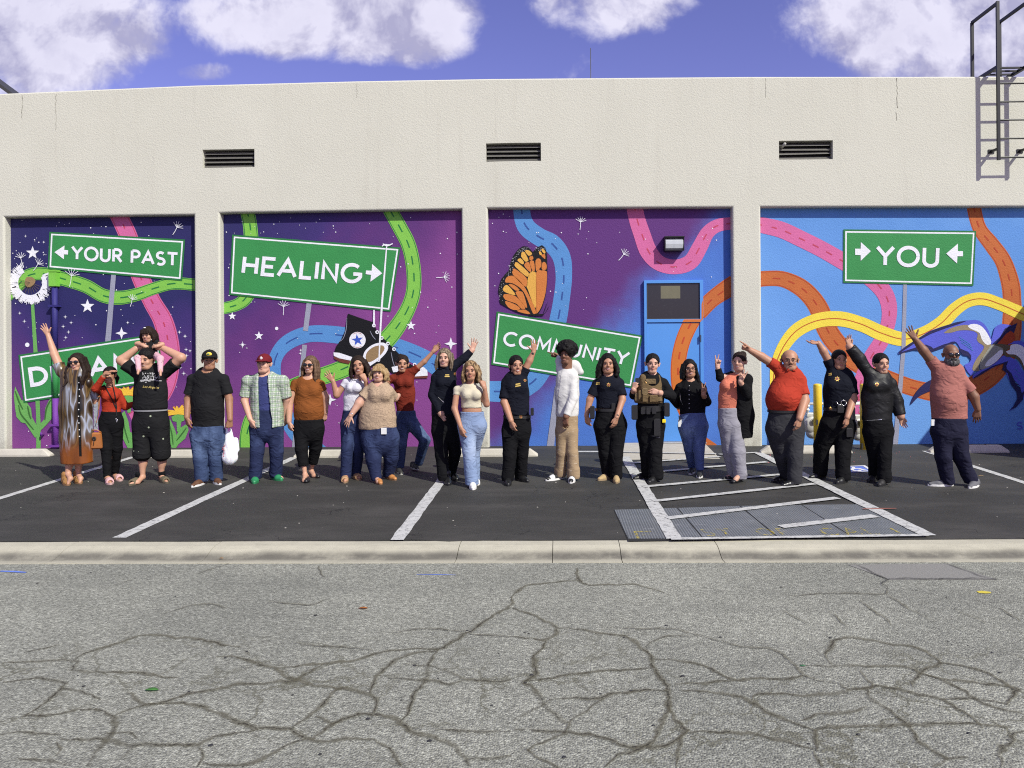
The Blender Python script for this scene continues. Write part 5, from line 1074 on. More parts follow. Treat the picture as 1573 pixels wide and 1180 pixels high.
# ================================================================== PEOPLE: solid modelling by distance fields
class Field:
    """signed distance grid; solids are blended in one after the other, then skinned with quads"""
    def __init__(self, lo, hi, h):
        self.lo = np.array(lo, np.float32); self.h = h
        n = np.maximum(4, np.ceil((np.array(hi) - np.array(lo)) / h).astype(int) + 1); self.n = n
        self.ax = [(self.lo[i] + h * np.arange(n[i])).astype(np.float32) for i in range(3)]
        self.d = np.full(tuple(n), .25, np.float32)
    def sub(self, lo, hi):
        s = []
        for i in range(3):
            a = int(max(0, math.floor((lo[i] - self.lo[i]) / self.h))); b = int(min(self.n[i], math.ceil((hi[i] - self.lo[i]) / self.h) + 1))
            if b - a < 1: return None
            s.append(slice(a, b))
        return tuple(s)
    def grid(self, s): return self.ax[0][s[0]][:, None, None], self.ax[1][s[1]][None, :, None], self.ax[2][s[2]][None, None, :]
    def put(self, s, d, k, op='add'):
        c = self.d[s]
        if op == 'add':
            if k > 0: hh = np.clip(.5 + .5 * (c - d) / k, 0, 1); self.d[s] = c + (d - c) * hh - k * hh * (1 - hh)
            else: self.d[s] = np.minimum(c, d)
        elif op == 'sub':
            d = -d
            if k > 0: hh = np.clip(.5 - .5 * (c - d) / k, 0, 1); self.d[s] = c + (d - c) * hh + k * hh * (1 - hh)
            else: self.d[s] = np.maximum(c, d)
    def cone(self, a, b, ra, rb, k=.02, q=1.0, op='add', cut=None):
        """tapered capsule a-b; q squeezes it front to back; cut = list of (point, outward normal)"""
        a = np.array(a, np.float32); b = np.array(b, np.float32); m = max(ra, rb) * max(1, q) + k + 2 * self.h + .01
        s = self.sub(np.minimum(a, b) - m, np.maximum(a, b) + m)
        if s is None: return
        X, Y, Z = self.grid(s); iq = 1.0 / q
        ax, ay, az = a[0], a[1] * iq, a[2]; bx, by, bz = b[0] - ax, b[1] * iq - ay, b[2] - az
        L2 = bx * bx + by * by + bz * bz + 1e-12; px, py, pz = X - ax, Y * iq - ay, Z - az
        t = np.clip((px * bx + py * by + pz * bz) / L2, 0, 1)
        d = np.sqrt((px - t * bx) ** 2 + (py - t * by) ** 2 + (pz - t * bz) ** 2) - (ra + (rb - ra) * t)
        if q < 1: d = d * (q + (1 - q) * .5)
        for (p, n) in (cut or ()):
            d = np.maximum(d, (X - p[0]) * n[0] + (Y - p[1]) * n[1] + (Z - p[2]) * n[2])
        self.put(s, d.astype(np.float32), k, op)
    def ell(self, c, r, k=.01, op='add', cut=None):
        m = max(r) + k + 2 * self.h; s = self.sub([c[i] - r[i] - k - 2 * self.h for i in range(3)], [c[i] + r[i] + k + 2 * self.h for i in range(3)])
        if s is None: return
        X, Y, Z = self.grid(s); x, y, z = X - c[0], Y - c[1], Z - c[2]
        k0 = np.sqrt((x / r[0]) ** 2 + (y / r[1]) ** 2 + (z / r[2]) ** 2); k1 = np.sqrt((x / r[0] ** 2) ** 2 + (y / r[1] ** 2) ** 2 + (z / r[2] ** 2) ** 2) + 1e-6
        d = k0 * (k0 - 1) / k1
        for (p, n) in (cut or ()): d = np.maximum(d, (X - p[0]) * n[0] + (Y - p[1]) * n[1] + (Z - p[2]) * n[2])
        self.put(s, d.astype(np.float32), k, op)
    def cutplane(self, p, n):
        X, Y, Z = self.grid((slice(None),) * 3); self.d = np.maximum(self.d, ((X - p[0]) * n[0] + (Y - p[1]) * n[1] + (Z - p[2]) * n[2]).astype(np.float32))
    def wobble(self, fn):
        X, Y, Z = self.grid((slice(None),) * 3); self.d = self.d + fn(X, Y, Z).astype(np.float32)
    def mesh(self):
        D = self.d.copy(); D[0] = D[-1] = .2; D[:, 0] = D[:, -1] = .2; D[:, :, 0] = D[:, :, -1] = .2
        I = D < 0; nx, ny, nz = D.shape
        S = [[[I[i:nx - 1 + i, j:ny - 1 + j, k:nz - 1 + k] for k in (0, 1)] for j in (0, 1)] for i in (0, 1)]
        any_ = np.zeros_like(S[0][0][0]); all_ = np.ones_like(any_)
        for i in (0, 1):
            for j in (0, 1):
                for k in (0, 1): any_ |= S[i][j][k]; all_ &= S[i][j][k]
        act = any_ & ~all_; C = np.argwhere(act)
        if len(C) == 0: return np.zeros((0, 3)), np.zeros((0, 4), int)
        idx = np.full(act.shape, -1, np.int32); idx[act] = np.arange(len(C))
        acc = np.zeros((len(C), 3)); cnt = np.zeros(len(C))
        cor = [(i, j, k) for i in (0, 1) for j in (0, 1) for k in (0, 1)]
        val = {c: D[C[:, 0] + c[0], C[:, 1] + c[1], C[:, 2] + c[2]] for c in cor}
        for c in cor:
            for a in range(3):
                if c[a] == 0:
                    e = list(c); e[a] = 1; v0, v1 = val[c], val[tuple(e)]; m = (v0 < 0) != (v1 < 0)
                    t = np.where(m, v0 / np.where(m, v0 - v1, 1), 0)
                    for b in range(3): acc[:, b] += np.where(m, c[b] + (t if b == a else 0), 0)
                    cnt += m
        V = self.lo + (C + acc / cnt[:, None]) * self.h
        Fs = []
        for a in range(3):
            b, c = (a + 1) % 3, (a + 2) % 3
            s0 = [slice(None)] * 3; s1 = [slice(None)] * 3; s0[a] = slice(0, -1); s1[a] = slice(1, None)
            A, B = I[tuple(s0)], I[tuple(s1)]; E = np.argwhere(A != B); ins = A[E[:, 0], E[:, 1], E[:, 2]]
            ok = (E[:, b] > 0) & (E[:, c] > 0) & (E[:, b] < D.shape[b] - 1) & (E[:, c] < D.shape[c] - 1); E = E[ok]; ins = ins[ok]
            def g(db, dc): q = E.copy(); q[:, b] -= db; q[:, c] -= dc; return idx[q[:, 0], q[:, 1], q[:, 2]]
            q = np.stack([g(1, 1), g(0, 1), g(0, 0), g(1, 0)], 1); q[~ins] = q[~ins][:, ::-1]; Fs.append(q)
        F = np.concatenate(Fs); F = F[(F >= 0).all(1)]
        return V, F

def join(parts):
    V, F, M, n = [], [], [], 0
    for v, f, m in parts: V.append(v); F.append(f + n); M.append(np.full(len(f), m)); n += len(v)
    return np.concatenate(V), np.concatenate(F), np.concatenate(M)

# ------------------------------------------------------------------ cloth, skin and hair materials
def skin_mat(name, col):
    if name in MATS: return MATS[name]
    col = tuple(x * k_ for x, k_ in zip(col, (.98, .95, .93)))
    m, t, b = principled(name); pos = t.new('ShaderNodeNewGeometry').outputs['Position']
    n = t.noise(pos, 28, 4); c = t.mix(n, tuple(x * .86 for x in col), (col[0] * 1.10, col[1] * 1.05, col[2] * 1.03))
    t.put(b.inputs['Base Color'], c); b.inputs['Roughness'].default_value = .52; b.inputs['Subsurface Weight'].default_value = .10
    b.inputs['Subsurface Radius'].default_value = (.02, .008, .004); b.inputs['Subsurface Scale'].default_value = .5; b.inputs['Specular IOR Level'].default_value = .4; return m
def cloth_bump(t, b, pos, dist=.010, scale=14.0):
    """creases: ridged noise stretched sideways, plus weave"""
    st = t.vec('MULTIPLY', pos, (1.0, 1.0, 1.4)); n = t.noise(st, scale * .72, 2.5, .5, dist=.5)
    rid = t.math('ABSOLUTE', t.math('SUBTRACT', n, .5)); h = t.math('ADD', t.math('MULTIPLY', t.smooth(rid, .0, .22), 1.0), t.math('MULTIPLY', t.noise(pos, 260, 2), .06))
    t.put(b.inputs['Normal'], t.new('ShaderNodeBump', {'Height': h, 'Strength': .48, 'Distance': dist * 1.3}))
def cloth(name, col, rough=.88, dist=.010, scale=14, var=.10, sheen=.0, spec=.12):
    if name in MATS: return MATS[name]
    if max(col) > .1: col = tuple(x * .80 for x in col)
    m, t, b = principled(name); pos = t.new('ShaderNodeNewGeometry').outputs['Position']
    n = t.noise(pos, 12, 4); c = t.mix(n, tuple(x * (1 - var) for x in col), tuple(x * (1 + var) for x in col))
    t.put(b.inputs['Base Color'], c); b.inputs['Roughness'].default_value = rough; b.inputs['Sheen Weight'].default_value = sheen; b.inputs['Specular IOR Level'].default_value = spec
    cloth_bump(t, b, pos, dist, scale); return m
def denim(name, dark, light, lo=.25, hi=.9, amt=.8):
    if name in MATS: return MATS[name]
    dark = tuple(x * .75 for x in dark); light = tuple(x * .80 for x in light)
    m, t, b = principled(name); pos = t.new('ShaderNodeNewGeometry').outputs['Position']; z = t.sep(pos)[2]
    n = t.noise(t.vec('MULTIPLY', pos, (1, 1, .45)), 7, 5, .6); z1 = t.smooth(t.math('ABSOLUTE', t.math('SUBTRACT', z, .55)), .32, .02)
    f = t.math('MULTIPLY', t.math('MULTIPLY', t.smooth(n, .35, .72), z1), amt); c = t.mix(f, dark, light)
    g = t.noise(t.vec('MULTIPLY', pos, (1, 1, .3)), 300, 2); c = t.mix(t.math('MULTIPLY', g, .30), c, light)
    t.put(b.inputs['Base Color'], c); b.inputs['Roughness'].default_value = .85; b.inputs['Specular IOR Level'].default_value = .2; cloth_bump(t, b, pos, .012, 11); return m
def hair_mat(name, col, col2=None, rough=.55):
    if name in MATS: return MATS[name]
    m, t, b = principled(name); pos = t.new('ShaderNodeNewGeometry').outputs['Position']
    st = t.noise(t.vec('MULTIPLY', pos, (1, 1, .10)), 170, 3, .7); c = t.mix(st, tuple(x * .5 for x in col), tuple(x * 1.6 for x in col))
    if col2: c = t.mix(t.smooth(t.noise(t.vec('MULTIPLY', pos, (1, 1, .15)), 45, 3), .42, .62), c, col2)
    t.put(b.inputs['Base Color'], c); b.inputs['Roughness'].default_value = rough; b.inputs['Specular IOR Level'].default_value = .16
    h = t.math('ADD', st, t.math('MULTIPLY', t.noise(t.vec('MULTIPLY', pos, (1, 1, .25)), 40, 3), 2.0))
    t.put(b.inputs['Normal'], t.new('ShaderNodeBump', {'Height': h, 'Strength': .9, 'Distance': .006})); return m
SK = {'light': skin_mat('skin_light', (.49, .285, .195)), 'fair': skin_mat('skin_fair', (.53, .32, .235)), 'tan': skin_mat('skin_tan', (.40, .215, .135)), 'medium': skin_mat('skin_medium', (.30, .155, .092)), 'brown': skin_mat('skin_brown', (.20, .10, .060)), 'deep': skin_mat('skin_deep', (.17, .085, .052))}
HB = hair_mat('hair_black', (.006, .005, .005)); HDB = hair_mat('hair_dark_brown', (.018, .010, .007)); HBR = hair_mat('hair_brown', (.085, .048, .028), (.16, .10, .06))
HBL = hair_mat('hair_blonde', (.24, .15, .065), (.40, .28, .15)); HGB = hair_mat('hair_ash_blonde', (.085, .060, .038), (.24, .185, .13)); HGR = hair_mat('beard_grey', (.035, .034, .034), (.17, .165, .16))
HSH = hair_mat('hair_balayage', (.07, .04, .022), (.36, .24, .12))
M_EYEW = simple('eye_white', (.46, .44, .42), .3, 0, .02); M_EYED = simple('eye_dark', (.02, .012, .010), .2, 0, .02); M_LIP = simple('lips', (.42, .13, .11), .45, 0, .05); M_LIPD = simple('lips_soft', (.38, .17, .13), .5, 0, .05)
M_TEETH = simple('teeth', (.58, .55, .50), .3, 0, .02); M_SUNG = simple('sunglass_black', (.006, .006, .007), .12, 0, .02, spec=.8); M_BROWD = simple('brow_dark', (.03, .02, .016), .8); M_BROWL = simple('brow_light', (.16, .10, .06), .8)
BLK = cloth('cloth_black', (.007, .007, .008)); NVY = cloth('cloth_dark_navy', (.007, .008, .014)); CHAR = cloth('cloth_charcoal', (.032, .032, .036), scale=10)
BLKP = cloth('trouser_black', (.006, .006, .007), dist=.013, scale=11); NAVP = cloth('trouser_navy', (.014, .014, .030), dist=.014, scale=10)
WIND = cloth('windbreaker_black', (.008, .008, .009), .52, .006, 9, spec=.30)
RUBW = simple('rubber_white', (.66, .65, .62), .6, 0, .05); RUBB = simple('rubber_black', (.012, .012, .012), .5, 0, .1)
BELT = simple('belt_black', (.010, .010, .010), .35, 0, .1, spec=.6); SILV = simple('silver', (.62, .62, .62), .25, .9, .05); GOLD = simple('badge_gold', (.60, .38, .10), .35, .6, .1); CARD = simple('card_white', (.66, .66, .64), .5, 0, .05)

# ------------------------------------------------------------------ head (local frame: x right, -y forward, z up; 0.233 m tall)
_HC = {}
def head_local(wide=1.0, male=False):
    key = (wide, male)
    if key in _HC: return _HC[key]
    f = Field((-.125, -.14, -.16), (.125, .13, .135), .0048); w = wide
    f.ell((0, .012, .030), (.075 * w, .096, .086), 0)
    f.ell((0, -.022, -.032), (.058 * w, .064, .080), .02); j = .027 if male else .020
    f.cone((-.022 * w, -.052, -.090), (.022 * w, -.052, -.090), j, j, .022)
    if wide > 1.03: f.ell((0, -.02, -.075), (.062 * w, .055, .040), .02)
    f.cone((-.036, -.074, .022), (.036, -.074, .022), .012, .012, .014)                # brow
    for s in (-1, 1):
        f.ell((s * .034 * w, -.060, -.030), (.022, .019, .022), .018)                # cheek
        f.ell((s * .031, -.102, .003), (.017, .016, .012), .010, 'sub')               # socket
        f.cone((s * .077 * w, .010, -.026), (s * .083 * w, .018, .008), .009, .013, .006)   # ear
        f.cone((s * .010, -.094, -.026), (s * .010, -.090, -.024), .0065, .0065, .006)
    f.cone((0, -.080, .012), (0, -.0985, -.020), .0080, .0105, .009)                    # nose
    
    _HC[key] = f.mesh(); return _HC[key]

def hair_local(style, **o):
    """-> verts, faces in head coordinates"""
    L = o.get('len', .20); lo = (-.19, -.17, -.16 - max(L, .1)); hi = (.19, .20, .20)
    f = Field(lo, hi, .0072); g = o.get('vol', 1.0)
    if style == 'afro':
        f.ell((0, .012, .060), (.125, .130, .112), 0)
        f.ell((0, -.110, -.045), (.066, .080, .098), .006, 'sub'); f.ell((0, -.02, -.09), (.14, .14, .070), .01, 'sub')
        r_ = random.Random(5)
        for i in range(150):
            a, b_ = r_.uniform(0, 2 * math.pi), r_.uniform(-.35, 1.4); p = (.124 * math.cos(a) * math.cos(b_), .012 + .13 * math.sin(a) * math.cos(b_), .06 + .112 * math.sin(b_))
            if p[1] < -.07 and p[2] < .055: continue
            f.ell(p, (.016, .016, .016), .006)
        return f.mesh()
    th = (.0060 if style == 'pulled' else .0080) * g
    f.ell((0, .014, .034), (.078 + th, .098 + th, .086 + th), 0)
    fx = {'long': (.066, .104), 'bangs': (.062, .092)}.get(style, (.062, .098))
    if style == 'short':
        f.ell((0, -.116, -.018), (.074, .076, .092), .010, 'sub'); f.cutplane((0, -.085, .028), (0, -.507, -.862)); f.cutplane((0, .03, -.055), (0, -.25, -.97))
        f.wobble(lambda X, Y, Z: .004 * np.sin(X * 130 + Z * 60) * np.sin(Y * 120 + X * 50) * np.sin(Z * 140))
        for s_ in (-1, 1): f.ell((s_ * .088, -.030, -.028), (.032, .052, .046), .008, 'sub')
    elif style == 'pulled':
        f.ell((0, -.116, -.018), (.076, .076, .096), .010, 'sub'); f.cutplane((0, -.085, .028), (0, -.507, -.862)); f.cutplane((0, .03, -.060), (0, -.25, -.97))
        for s_ in (-1, 1): f.ell((s_ * .088, -.030, -.028), (.032, .052, .046), .008, 'sub')
    else:
        f.ell((0, -.112, -.045), (fx[0], .084, fx[1] + (.012 if style == 'long' else -.008)), .006, 'sub'); 
        if style == 'long': f.ell((0, -.116, -.018), (.074, .078, .098), .010, 'sub')
        f.ell((0, -.02, -.125), (.064, .09, .075), .01, 'sub')
    wv = o.get('wave', .012)
    if style in ('long', 'bangs'):
        r_ = random.Random(o.get('seed', 1)); sp = o.get('spread', 1.0)
        fr = o.get('front', (0, 0))
        for s in (-1, 1):
            Ls = L * (o.get('asym', (1, 1))[0 if s < 0 else 1]); fy = fr[0 if s < 0 else 1]
            for q in range(4):
                ph = r_.uniform(0, 6); y0 = -.035 + .03 * q; pts = []
                for i in range(7):
                    t = i / 6; z = .05 - t * (Ls + .05); x = s * ((.072 + .004 * q) + (.012 + .020 * t) * sp * min(1, t * 2)) + wv * math.sin(ph + t * 9) * t
                    y = y0 + (-fy * max(0, t - .35) * 1.2 if q < 2 else 0) + wv * math.cos(ph + t * 8) * t; pts.append((x, y, z))
                for i in range(6): r0, r1 = (.017, .019, .021, .022, .021, .018, .008)[i:i + 2]; f.cone(pts[i], pts[i + 1], r0 * g, r1 * g, .010)
        for i in range(4): f.cone((-.05 + .033 * i, .075, .02), (-.06 + .04 * i, .088, -L * .95), .040, .026, .02)
    if style == 'bangs':
        for i in range(7): x = -.051 + .017 * i; f.cone((x, -.080, .082), (x * 1.05, -.104, .034 + .004 * (i % 2)), .014, .009, .006)
    if o.get('bun'): bx = o['bun']; f.ell(bx, (.045, .045, .045), .012); f.wobble(lambda X, Y, Z: .003 * np.sin(X * 150) * np.sin(Y * 140) * np.sin(Z * 160))
    if o.get('tail'):
        P = o['tail']
        for i in range(len(P) - 1): f.cone(P[i], P[i + 1], .028 if i else .018, .026 if i < len(P) - 2 else .010, .012)
    return f.mesh()

# ------------------------------------------------------------------ hand
def hand_prims(W, d, n, tx, pose, sc=1.0):
    """list of (a, b, ra, rb); W wrist, d direction, n palm normal, tx wanted sign of the thumb side along x"""
    d = Vector(d).normalized(); n = Vector(n); n = (n - d * n.dot(d)).normalized(); lat = d.cross(n)
    if lat.x * tx < 0 or (abs(lat.x) < .05 and lat.z * tx < 0): lat = -lat
    P = []; W = Vector(W); A = lambda a, b, r0, r1: P.append((a, b, r0 * sc, r1 * sc))
    kn = [W + (d * .088 + lat * .030) * sc, W + (d * .092 + lat * .010) * sc, W + (d * .088 - lat * .010) * sc, W + (d * .080 - lat * .028) * sc]
    for i, k_ in enumerate(kn): A(W + lat * (.012 - .008 * i) * sc, k_, .019, .0125)
    L = [.068, .076, .070, .055]
    C = {'open': [.10] * 4, 'relaxed': [.42, .50, .55, .60], 'fist': [1.45] * 4, 'peace': [.02, .02, 1.5, 1.5], 'point': [.05, 1.45, 1.5, 1.5], 'soft': [.25, .3, .34, .4]}[pose]
    S = {'open': [.30, .10, -.12, -.34], 'peace': [.25, -.16, -.1, -.2], 'point': [.0, 0, 0, 0], 'soft': [.14, .05, -.05, -.15]}.get(pose, [.05, .01, -.03, -.08])
    for i in range(4):
        p = kn[i]; c = C[i]; dd = (d * math.cos(S[i]) + lat * math.sin(S[i])).normalized(); ang = c * .8; l3 = (.45, .31, .27)
        for j in range(3):
            v = dd * math.cos(ang) + n * math.sin(ang); e = p + v * L[i] * l3[j] * sc; A(p, e, .0095 - .001 * j, .0088 - .0012 * j); p = e; ang += c * (.95 if j == 0 else .7)
    b0 = W + (d * .020 + lat * .018) * sc
    if pose in ('fist', 'peace', 'point'): m_ = W + (d * .058 + lat * .034 + n * .022) * sc; e_ = W + (d * .080 + lat * .010 + n * .036) * sc
    elif pose == 'open': m_ = W + (d * .045 + lat * .055 + n * .008) * sc; e_ = W + (d * .070 + lat * .088 + n * .010) * sc
    else: m_ = W + (d * .055 + lat * .040 + n * .014) * sc; e_ = W + (d * .088 + lat * .046 + n * .022) * sc
    A(b0, m_, .016, .0115); A(m_, e_, .0112, .0082)
    return P

# ------------------------------------------------------------------ a figure from its traced joints
def wrinkle(amp, seed=0, kz=1.0):
    r_ = random.Random(seed); a = [r_.uniform(.75, 1.25) for _ in range(9)]; p = [r_.uniform(0, 6) for _ in range(8)]
    def fn(X, Y, Z):
        u = X * 16 * a[0] + Z * 30 * kz * a[1] + p[0] + 1.8 * np.sin(X * 7 + Y * 6 + Z * 3 + p[3]); v = -X * 19 * a[2] + Z * 26 * kz * a[3] + Y * 9 + p[1] + 1.6 * np.sin(Z * 6 * a[6] + X * 5 + p[4])
        w = Z * 62 * kz * a[4] + X * 18 + 2.2 * np.sin(X * 11 + Z * 6 + p[5])
        m = .5 + .5 * np.sin(X * 9 * a[5] + Z * 7 + p[6]); n = .5 + .5 * np.sin(-X * 8 + Z * 9 * a[7] + p[7])
        return amp * (.75 * m * np.abs(np.sin(u * .5)) ** .7 + .75 * n * np.abs(np.sin(v * .5)) ** .7 + .22 * (1 - m) * np.abs(np.sin(w * .5)) - .45)
    return fn

class Person:
    def __init__(s, name, label, view, group=None, skin='light', **k):
        s.vw = view; s.sk = SK[skin]; s.k = k; s.parts = {}; s.skin = skin
        s.feet = []
        for lg in k.get('legs', []):
            hp = on_ground(*s.px(*lg['heel'])); tp = on_ground(*s.px(*lg['toe'])); dr = Vector((tp.x - hp.x, tp.y - hp.y, 0)); 
            L_ = lg.get('len', .262); dr = dr.normalized() if dr.length > 1e-4 else Vector((0, -1, 0)); s.feet.append((hp, dr, L_, lg.get('lift', 0)))
        if s.feet: s.Y0 = sum((h + d * .08).y for h, d, _, _ in s.feet) / len(s.feet)
        else: s.Y0 = k['Y0']
        s.scale = ((s.Y0 + D_WALL) / F_PX) * view[2]           # metres per pixel of the traced view
        bx = s.P(*k['torso'][0][:2]).x
        s.t = thing(name, (bx, s.Y0, k.get('base_z', 0.0)), label, 'person' if not k.get('cat') else k['cat'], group)
        s.build()
    def px(s, x, y): return (s.vw[0] + x * s.vw[2], s.vw[1] + y * s.vw[2])
    def P(s, x, y, dy=0.0): return on_wall(*s.px(x, y), s.Y0 + dy)
    def part(s, name, vf, mat, smooth=True, mats=None, midx=None, parent=None):
        o = mesh_obj(name, vf[0], vf[1], mat, parent or s.t, smooth, mats, midx); s.parts.setdefault(name, o); s.last = vf; return o
    def hit(s, x, y, off=.003):
        """point of the clothed body seen at a traced pixel"""
        u = s.px(x, y); d = ray(*u); best = None
        for b in s.bvh:
            r = b.ray_cast(CAM_LOC, d)
            if r[0] is not None and (best is None or r[3] < best[3]): best = r
        if best is None: return s.P(x, y, -.1) 
        return best[0] - d * off
    def decal(s, name, pts, mat, off=.004, faces=None, thick=0.0, parent=None):
        H = [s.hit(x, y, off) for x, y in pts]
        if faces is None:
            c = sum(H, Vector()) / len(H); H = [c] + H if len(H) > 4 else H; faces = [(0, 1 + i, 1 + (i + 1) % (len(H) - 1)) for i in range(len(H) - 1)] if len(H) > 5 or len(pts) > 4 else [tuple(range(len(H)))]
        return mesh_obj(name, H, faces, mat, parent or s.t)
    def strap(s, name, pts, hw, mat, off=.004, n=10, fl=.35):
        P = []
        for i in range(len(pts) - 1):
            for j in range(n): t = j / n; P.append((pts[i][0] + (pts[i + 1][0] - pts[i][0]) * t, pts[i][1] + (pts[i + 1][1] - pts[i][1]) * t))
        P.append(pts[-1]); v2, f2 = ribbon2d(P, hw); H = [s.hit(x, y, off) for x, y in v2]
        n_ = len(P)
        for i in range(n_):                                     # keep the two edges together where one slips off the body
            a, b = H[i], H[n_ + i]
            if abs(a.y - b.y) > .03: 
                if a.y > b.y: H[i] = Vector((a.x, b.y, a.z))
                else: H[n_ + i] = Vector((b.x, a.y, b.z))
        return mesh_obj(name, H, f2, mat, s.t, True)
    def tube(s, name, P, r, mat, n=6): q = MB(); q.tube(P, r, n); return q.build(name, mat, s.t, True)

    def build(s):
        k = s.k; sc = s.scale; P = s.P
        hx, hy, hh = k['head'][:3]; male = k.get('male', False); yaw = R(k.get('yaw', 0)); tilt = R(k.get('tilt', 0)); pitch = R(k.get('pitch', 0))
        Hm = hh * sc; hs = Hm / .233; hc = P(hx, hy, k.get('head_dy', -.02))
        RM = Matrix.Rotation(tilt, 3, 'Y') @ Matrix.Rotation(yaw, 3, 'Z') @ Matrix.Rotation(pitch, 3, 'X'); M = RM * hs
        s.hc, s.hM = hc, M; HT = lambda p: hc + M @ Vector(p)
        tf = lambda V: np.array(hc) + V @ np.array(M).T
        # torso nodes
        q = k.get('q', .62); T = [(P(n[0], n[1], n[3] if len(n) > 3 else 0), n[2] * sc) for n in k['torso']]
        arms = []
        for a in k.get('arms', []):
            pts = [P(*p) for p in a['p']]; w = [x * sc for x in a['w']]
            if pts[1].z < pts[0].z - .08: pts[0] = pts[0] + Vector((math.copysign(.014, T[0][0].x - pts[0].x), 0, -.020)); w[0] *= .93
            arms.append((pts, w, a))
        # depth of legs
        legs = []
        for (hp, dr, L_, lift), lg in zip(s.feet, k.get('legs', [])):
            an = hp + dr * .055 + Vector((0, 0, .085 + lift)); hip = P(*lg['hip']); kn = P(lg['knee'][0], lg['knee'][1], 0); kd = lg['knee'][2] if len(lg['knee']) > 2 else -.02
            ky = (s.Y0 + an.y) / 2 + kd; kn = P(lg['knee'][0], lg['knee'][1], ky - s.Y0)
            ax = P(lg['ankle'][0], lg['ankle'][1], an.y - s.Y0) if 'ankle' in lg else an
            ank = Vector((ax.x, an.y, max(.07 + lift, ax.z))) if 'ankle' in lg else an
            legs.append(([hip, kn, ank], [x * sc for x in lg['w']], lg, (hp, dr, L_, lift)))
        allp = [t[0] for t in T] + [p for a in arms for p in a[0]] + [p for l in legs for p in l[0]] + [hc] + [P(*c[1]) for c in k.get('child_feet', [])]
        mx = max(t[1] for t in T) + .03
        lo = [min(p[i] for p in allp) - mx for i in range(3)]; hi = [max(p[i] for p in allp) + mx for i in range(3)]; hi[2] = max(p[2] for p in allp) + .08; lo[2] = max(-.02 + k.get('base_z', 0), min(p[2] for p in allp) - .14)
        lo[1] = s.Y0 - max(.30, mx * q + .14); hi[1] = s.Y0 + max(.28, mx * q + .1)
        lo[1] -= k.get('ypad', 0)
        for p in allp: lo[1] = min(lo[1], p[1] - .1); hi[1] = max(hi[1], p[1] + .1)
        nk = k.get('neck_r', .060 if male else .050) * hs ** .5
        nb = (T[0][0] + Vector((0, .01, 0))); sh = [a[0][0] for a in arms]
        if len(sh) == 2: mid = (sh[0] + sh[1]) / 2; nbz = Vector((hc.x * .45 + mid.x * .55, T[0][0].y, max(mid.z, T[0][0].z) + k.get('neck_up', .05)))
        else: nbz = Vector((hc.x * .4 + T[0][0].x * .6, T[0][0].y, T[0][0].z + .10))
        s.nb = nbz
        def torso(f, grow, kk=.035, cuts=None, upto=None):
            for i in range(len(T) - 1): f.cone(T[i][0], T[i + 1][0], T[i][1] + grow, T[i + 1][1] + grow, kk, q, 'add', cuts)
            for (pts, w, a) in arms:
                f.cone(nbz + Vector((0, 0, -.012)), pts[0], .046 + grow, w[0] * .78 + grow, kk, 1, 'add', cuts)
                f.cone(pts[0], T[0][0] + (pts[0] - T[0][0]) * .35 + Vector((0, 0, -.02)), w[0] * .80 + grow, T[0][1] * .62 + grow, kk, .8, 'add', cuts)
            for e in k.get('bulk', []): c = P(e[0], e[1], e[4]); f.ell(c, (e[2] * sc + grow, e[5] + grow, e[3] * sc + grow), .04)
        # ---- skin: one continuous body
        f = Field(lo, hi, .0125)
        torso(f, -.016)
        f.cone(nbz + Vector((0, .01, -.06)), HT((0, .022, -.055)), nk * 1.12, nk, .03)
        for (pts, w, a) in arms:
            f.cone(pts[0], pts[1], w[0] * (.86 if a.get('sleeve', .7) < .35 else .74), w[1] * (1 if a.get('sleeve', .7) < 1 else .92), .02); f.cone(pts[1], pts[2], w[1], w[2], .015)
        for (pts, w, lg, ft) in legs:
            g = lg.get('slim', .80); bare = lg.get('bare', False); w_ = w if bare else [x * g for x in w]
            f.cone(pts[0], pts[1], w_[0] * .95, w_[1] * .95, .02); f.cone(pts[1], pts[2], w_[1] * .95, lg.get('ank_r', .034), .02)
            if (lg.get('shoe') or k.get('shoe'))[0] in ('sneaker', 'boot', 'dress'): continue
            f.cone(pts[2], pts[2] + ft[1] * .13 + Vector((0, 0, -.045)), .032, .03, .02); f.cone(pts[2], Vector((ft[0].x, ft[0].y, .035 + ft[3])) + ft[1] * .03, .032, .03, .02)
            f.cone(pts[2] + ft[1] * .13 + Vector((0, 0, -.045)), Vector((ft[0].x, ft[0].y, .022 + ft[3])) + ft[1] * (ft[2] - .035), .030, .018, .02)
            calf = (pts[1] * .68 + pts[2] * .32) + Vector((0, .02, 0)); f.ell(calf, (w_[1] * .98, w_[1] * 1.0, .10), .03)
        for c in k.get('child_feet', []): f.cone(P(*c[0]), P(*c[1]), .020, .016, .015)
        if legs: f.d = np.maximum(f.d, (.004 - f.grid((slice(None),) * 3)[2]) + 0 * f.d)
        pr = [(*f.mesh(), 0)]
        hv, hf = head_local(k.get('wide', 1.0), male); pr.append((tf(hv), hf, 0))
        # hands on a finer grid
        for (pts, w, a) in arms:
            if 'hand' not in a: continue
            pose, tx_, ty_ = a['hand'][:3]; o = a['hand'][3] if len(a['hand']) > 3 else {}
            tip = P(tx_, ty_, a['p'][2][2] + o.get('dy', 0) if len(a['p'][2]) > 2 else o.get('dy', 0)); W = pts[2]; d_ = (tip - W)
            n_ = o.get('n', (0, -1, 0)); t_ = o.get('t', 1); HP = hand_prims(W, d_, n_, t_, pose, k.get('hand_s', 1.0) * (1.06 if male else .96))
            pp = [x for h_ in HP for x in h_[:2]]; l2 = [min(p[i] for p in pp) - .03 for i in range(3)]; h2 = [max(p[i] for p in pp) + .03 for i in range(3)]
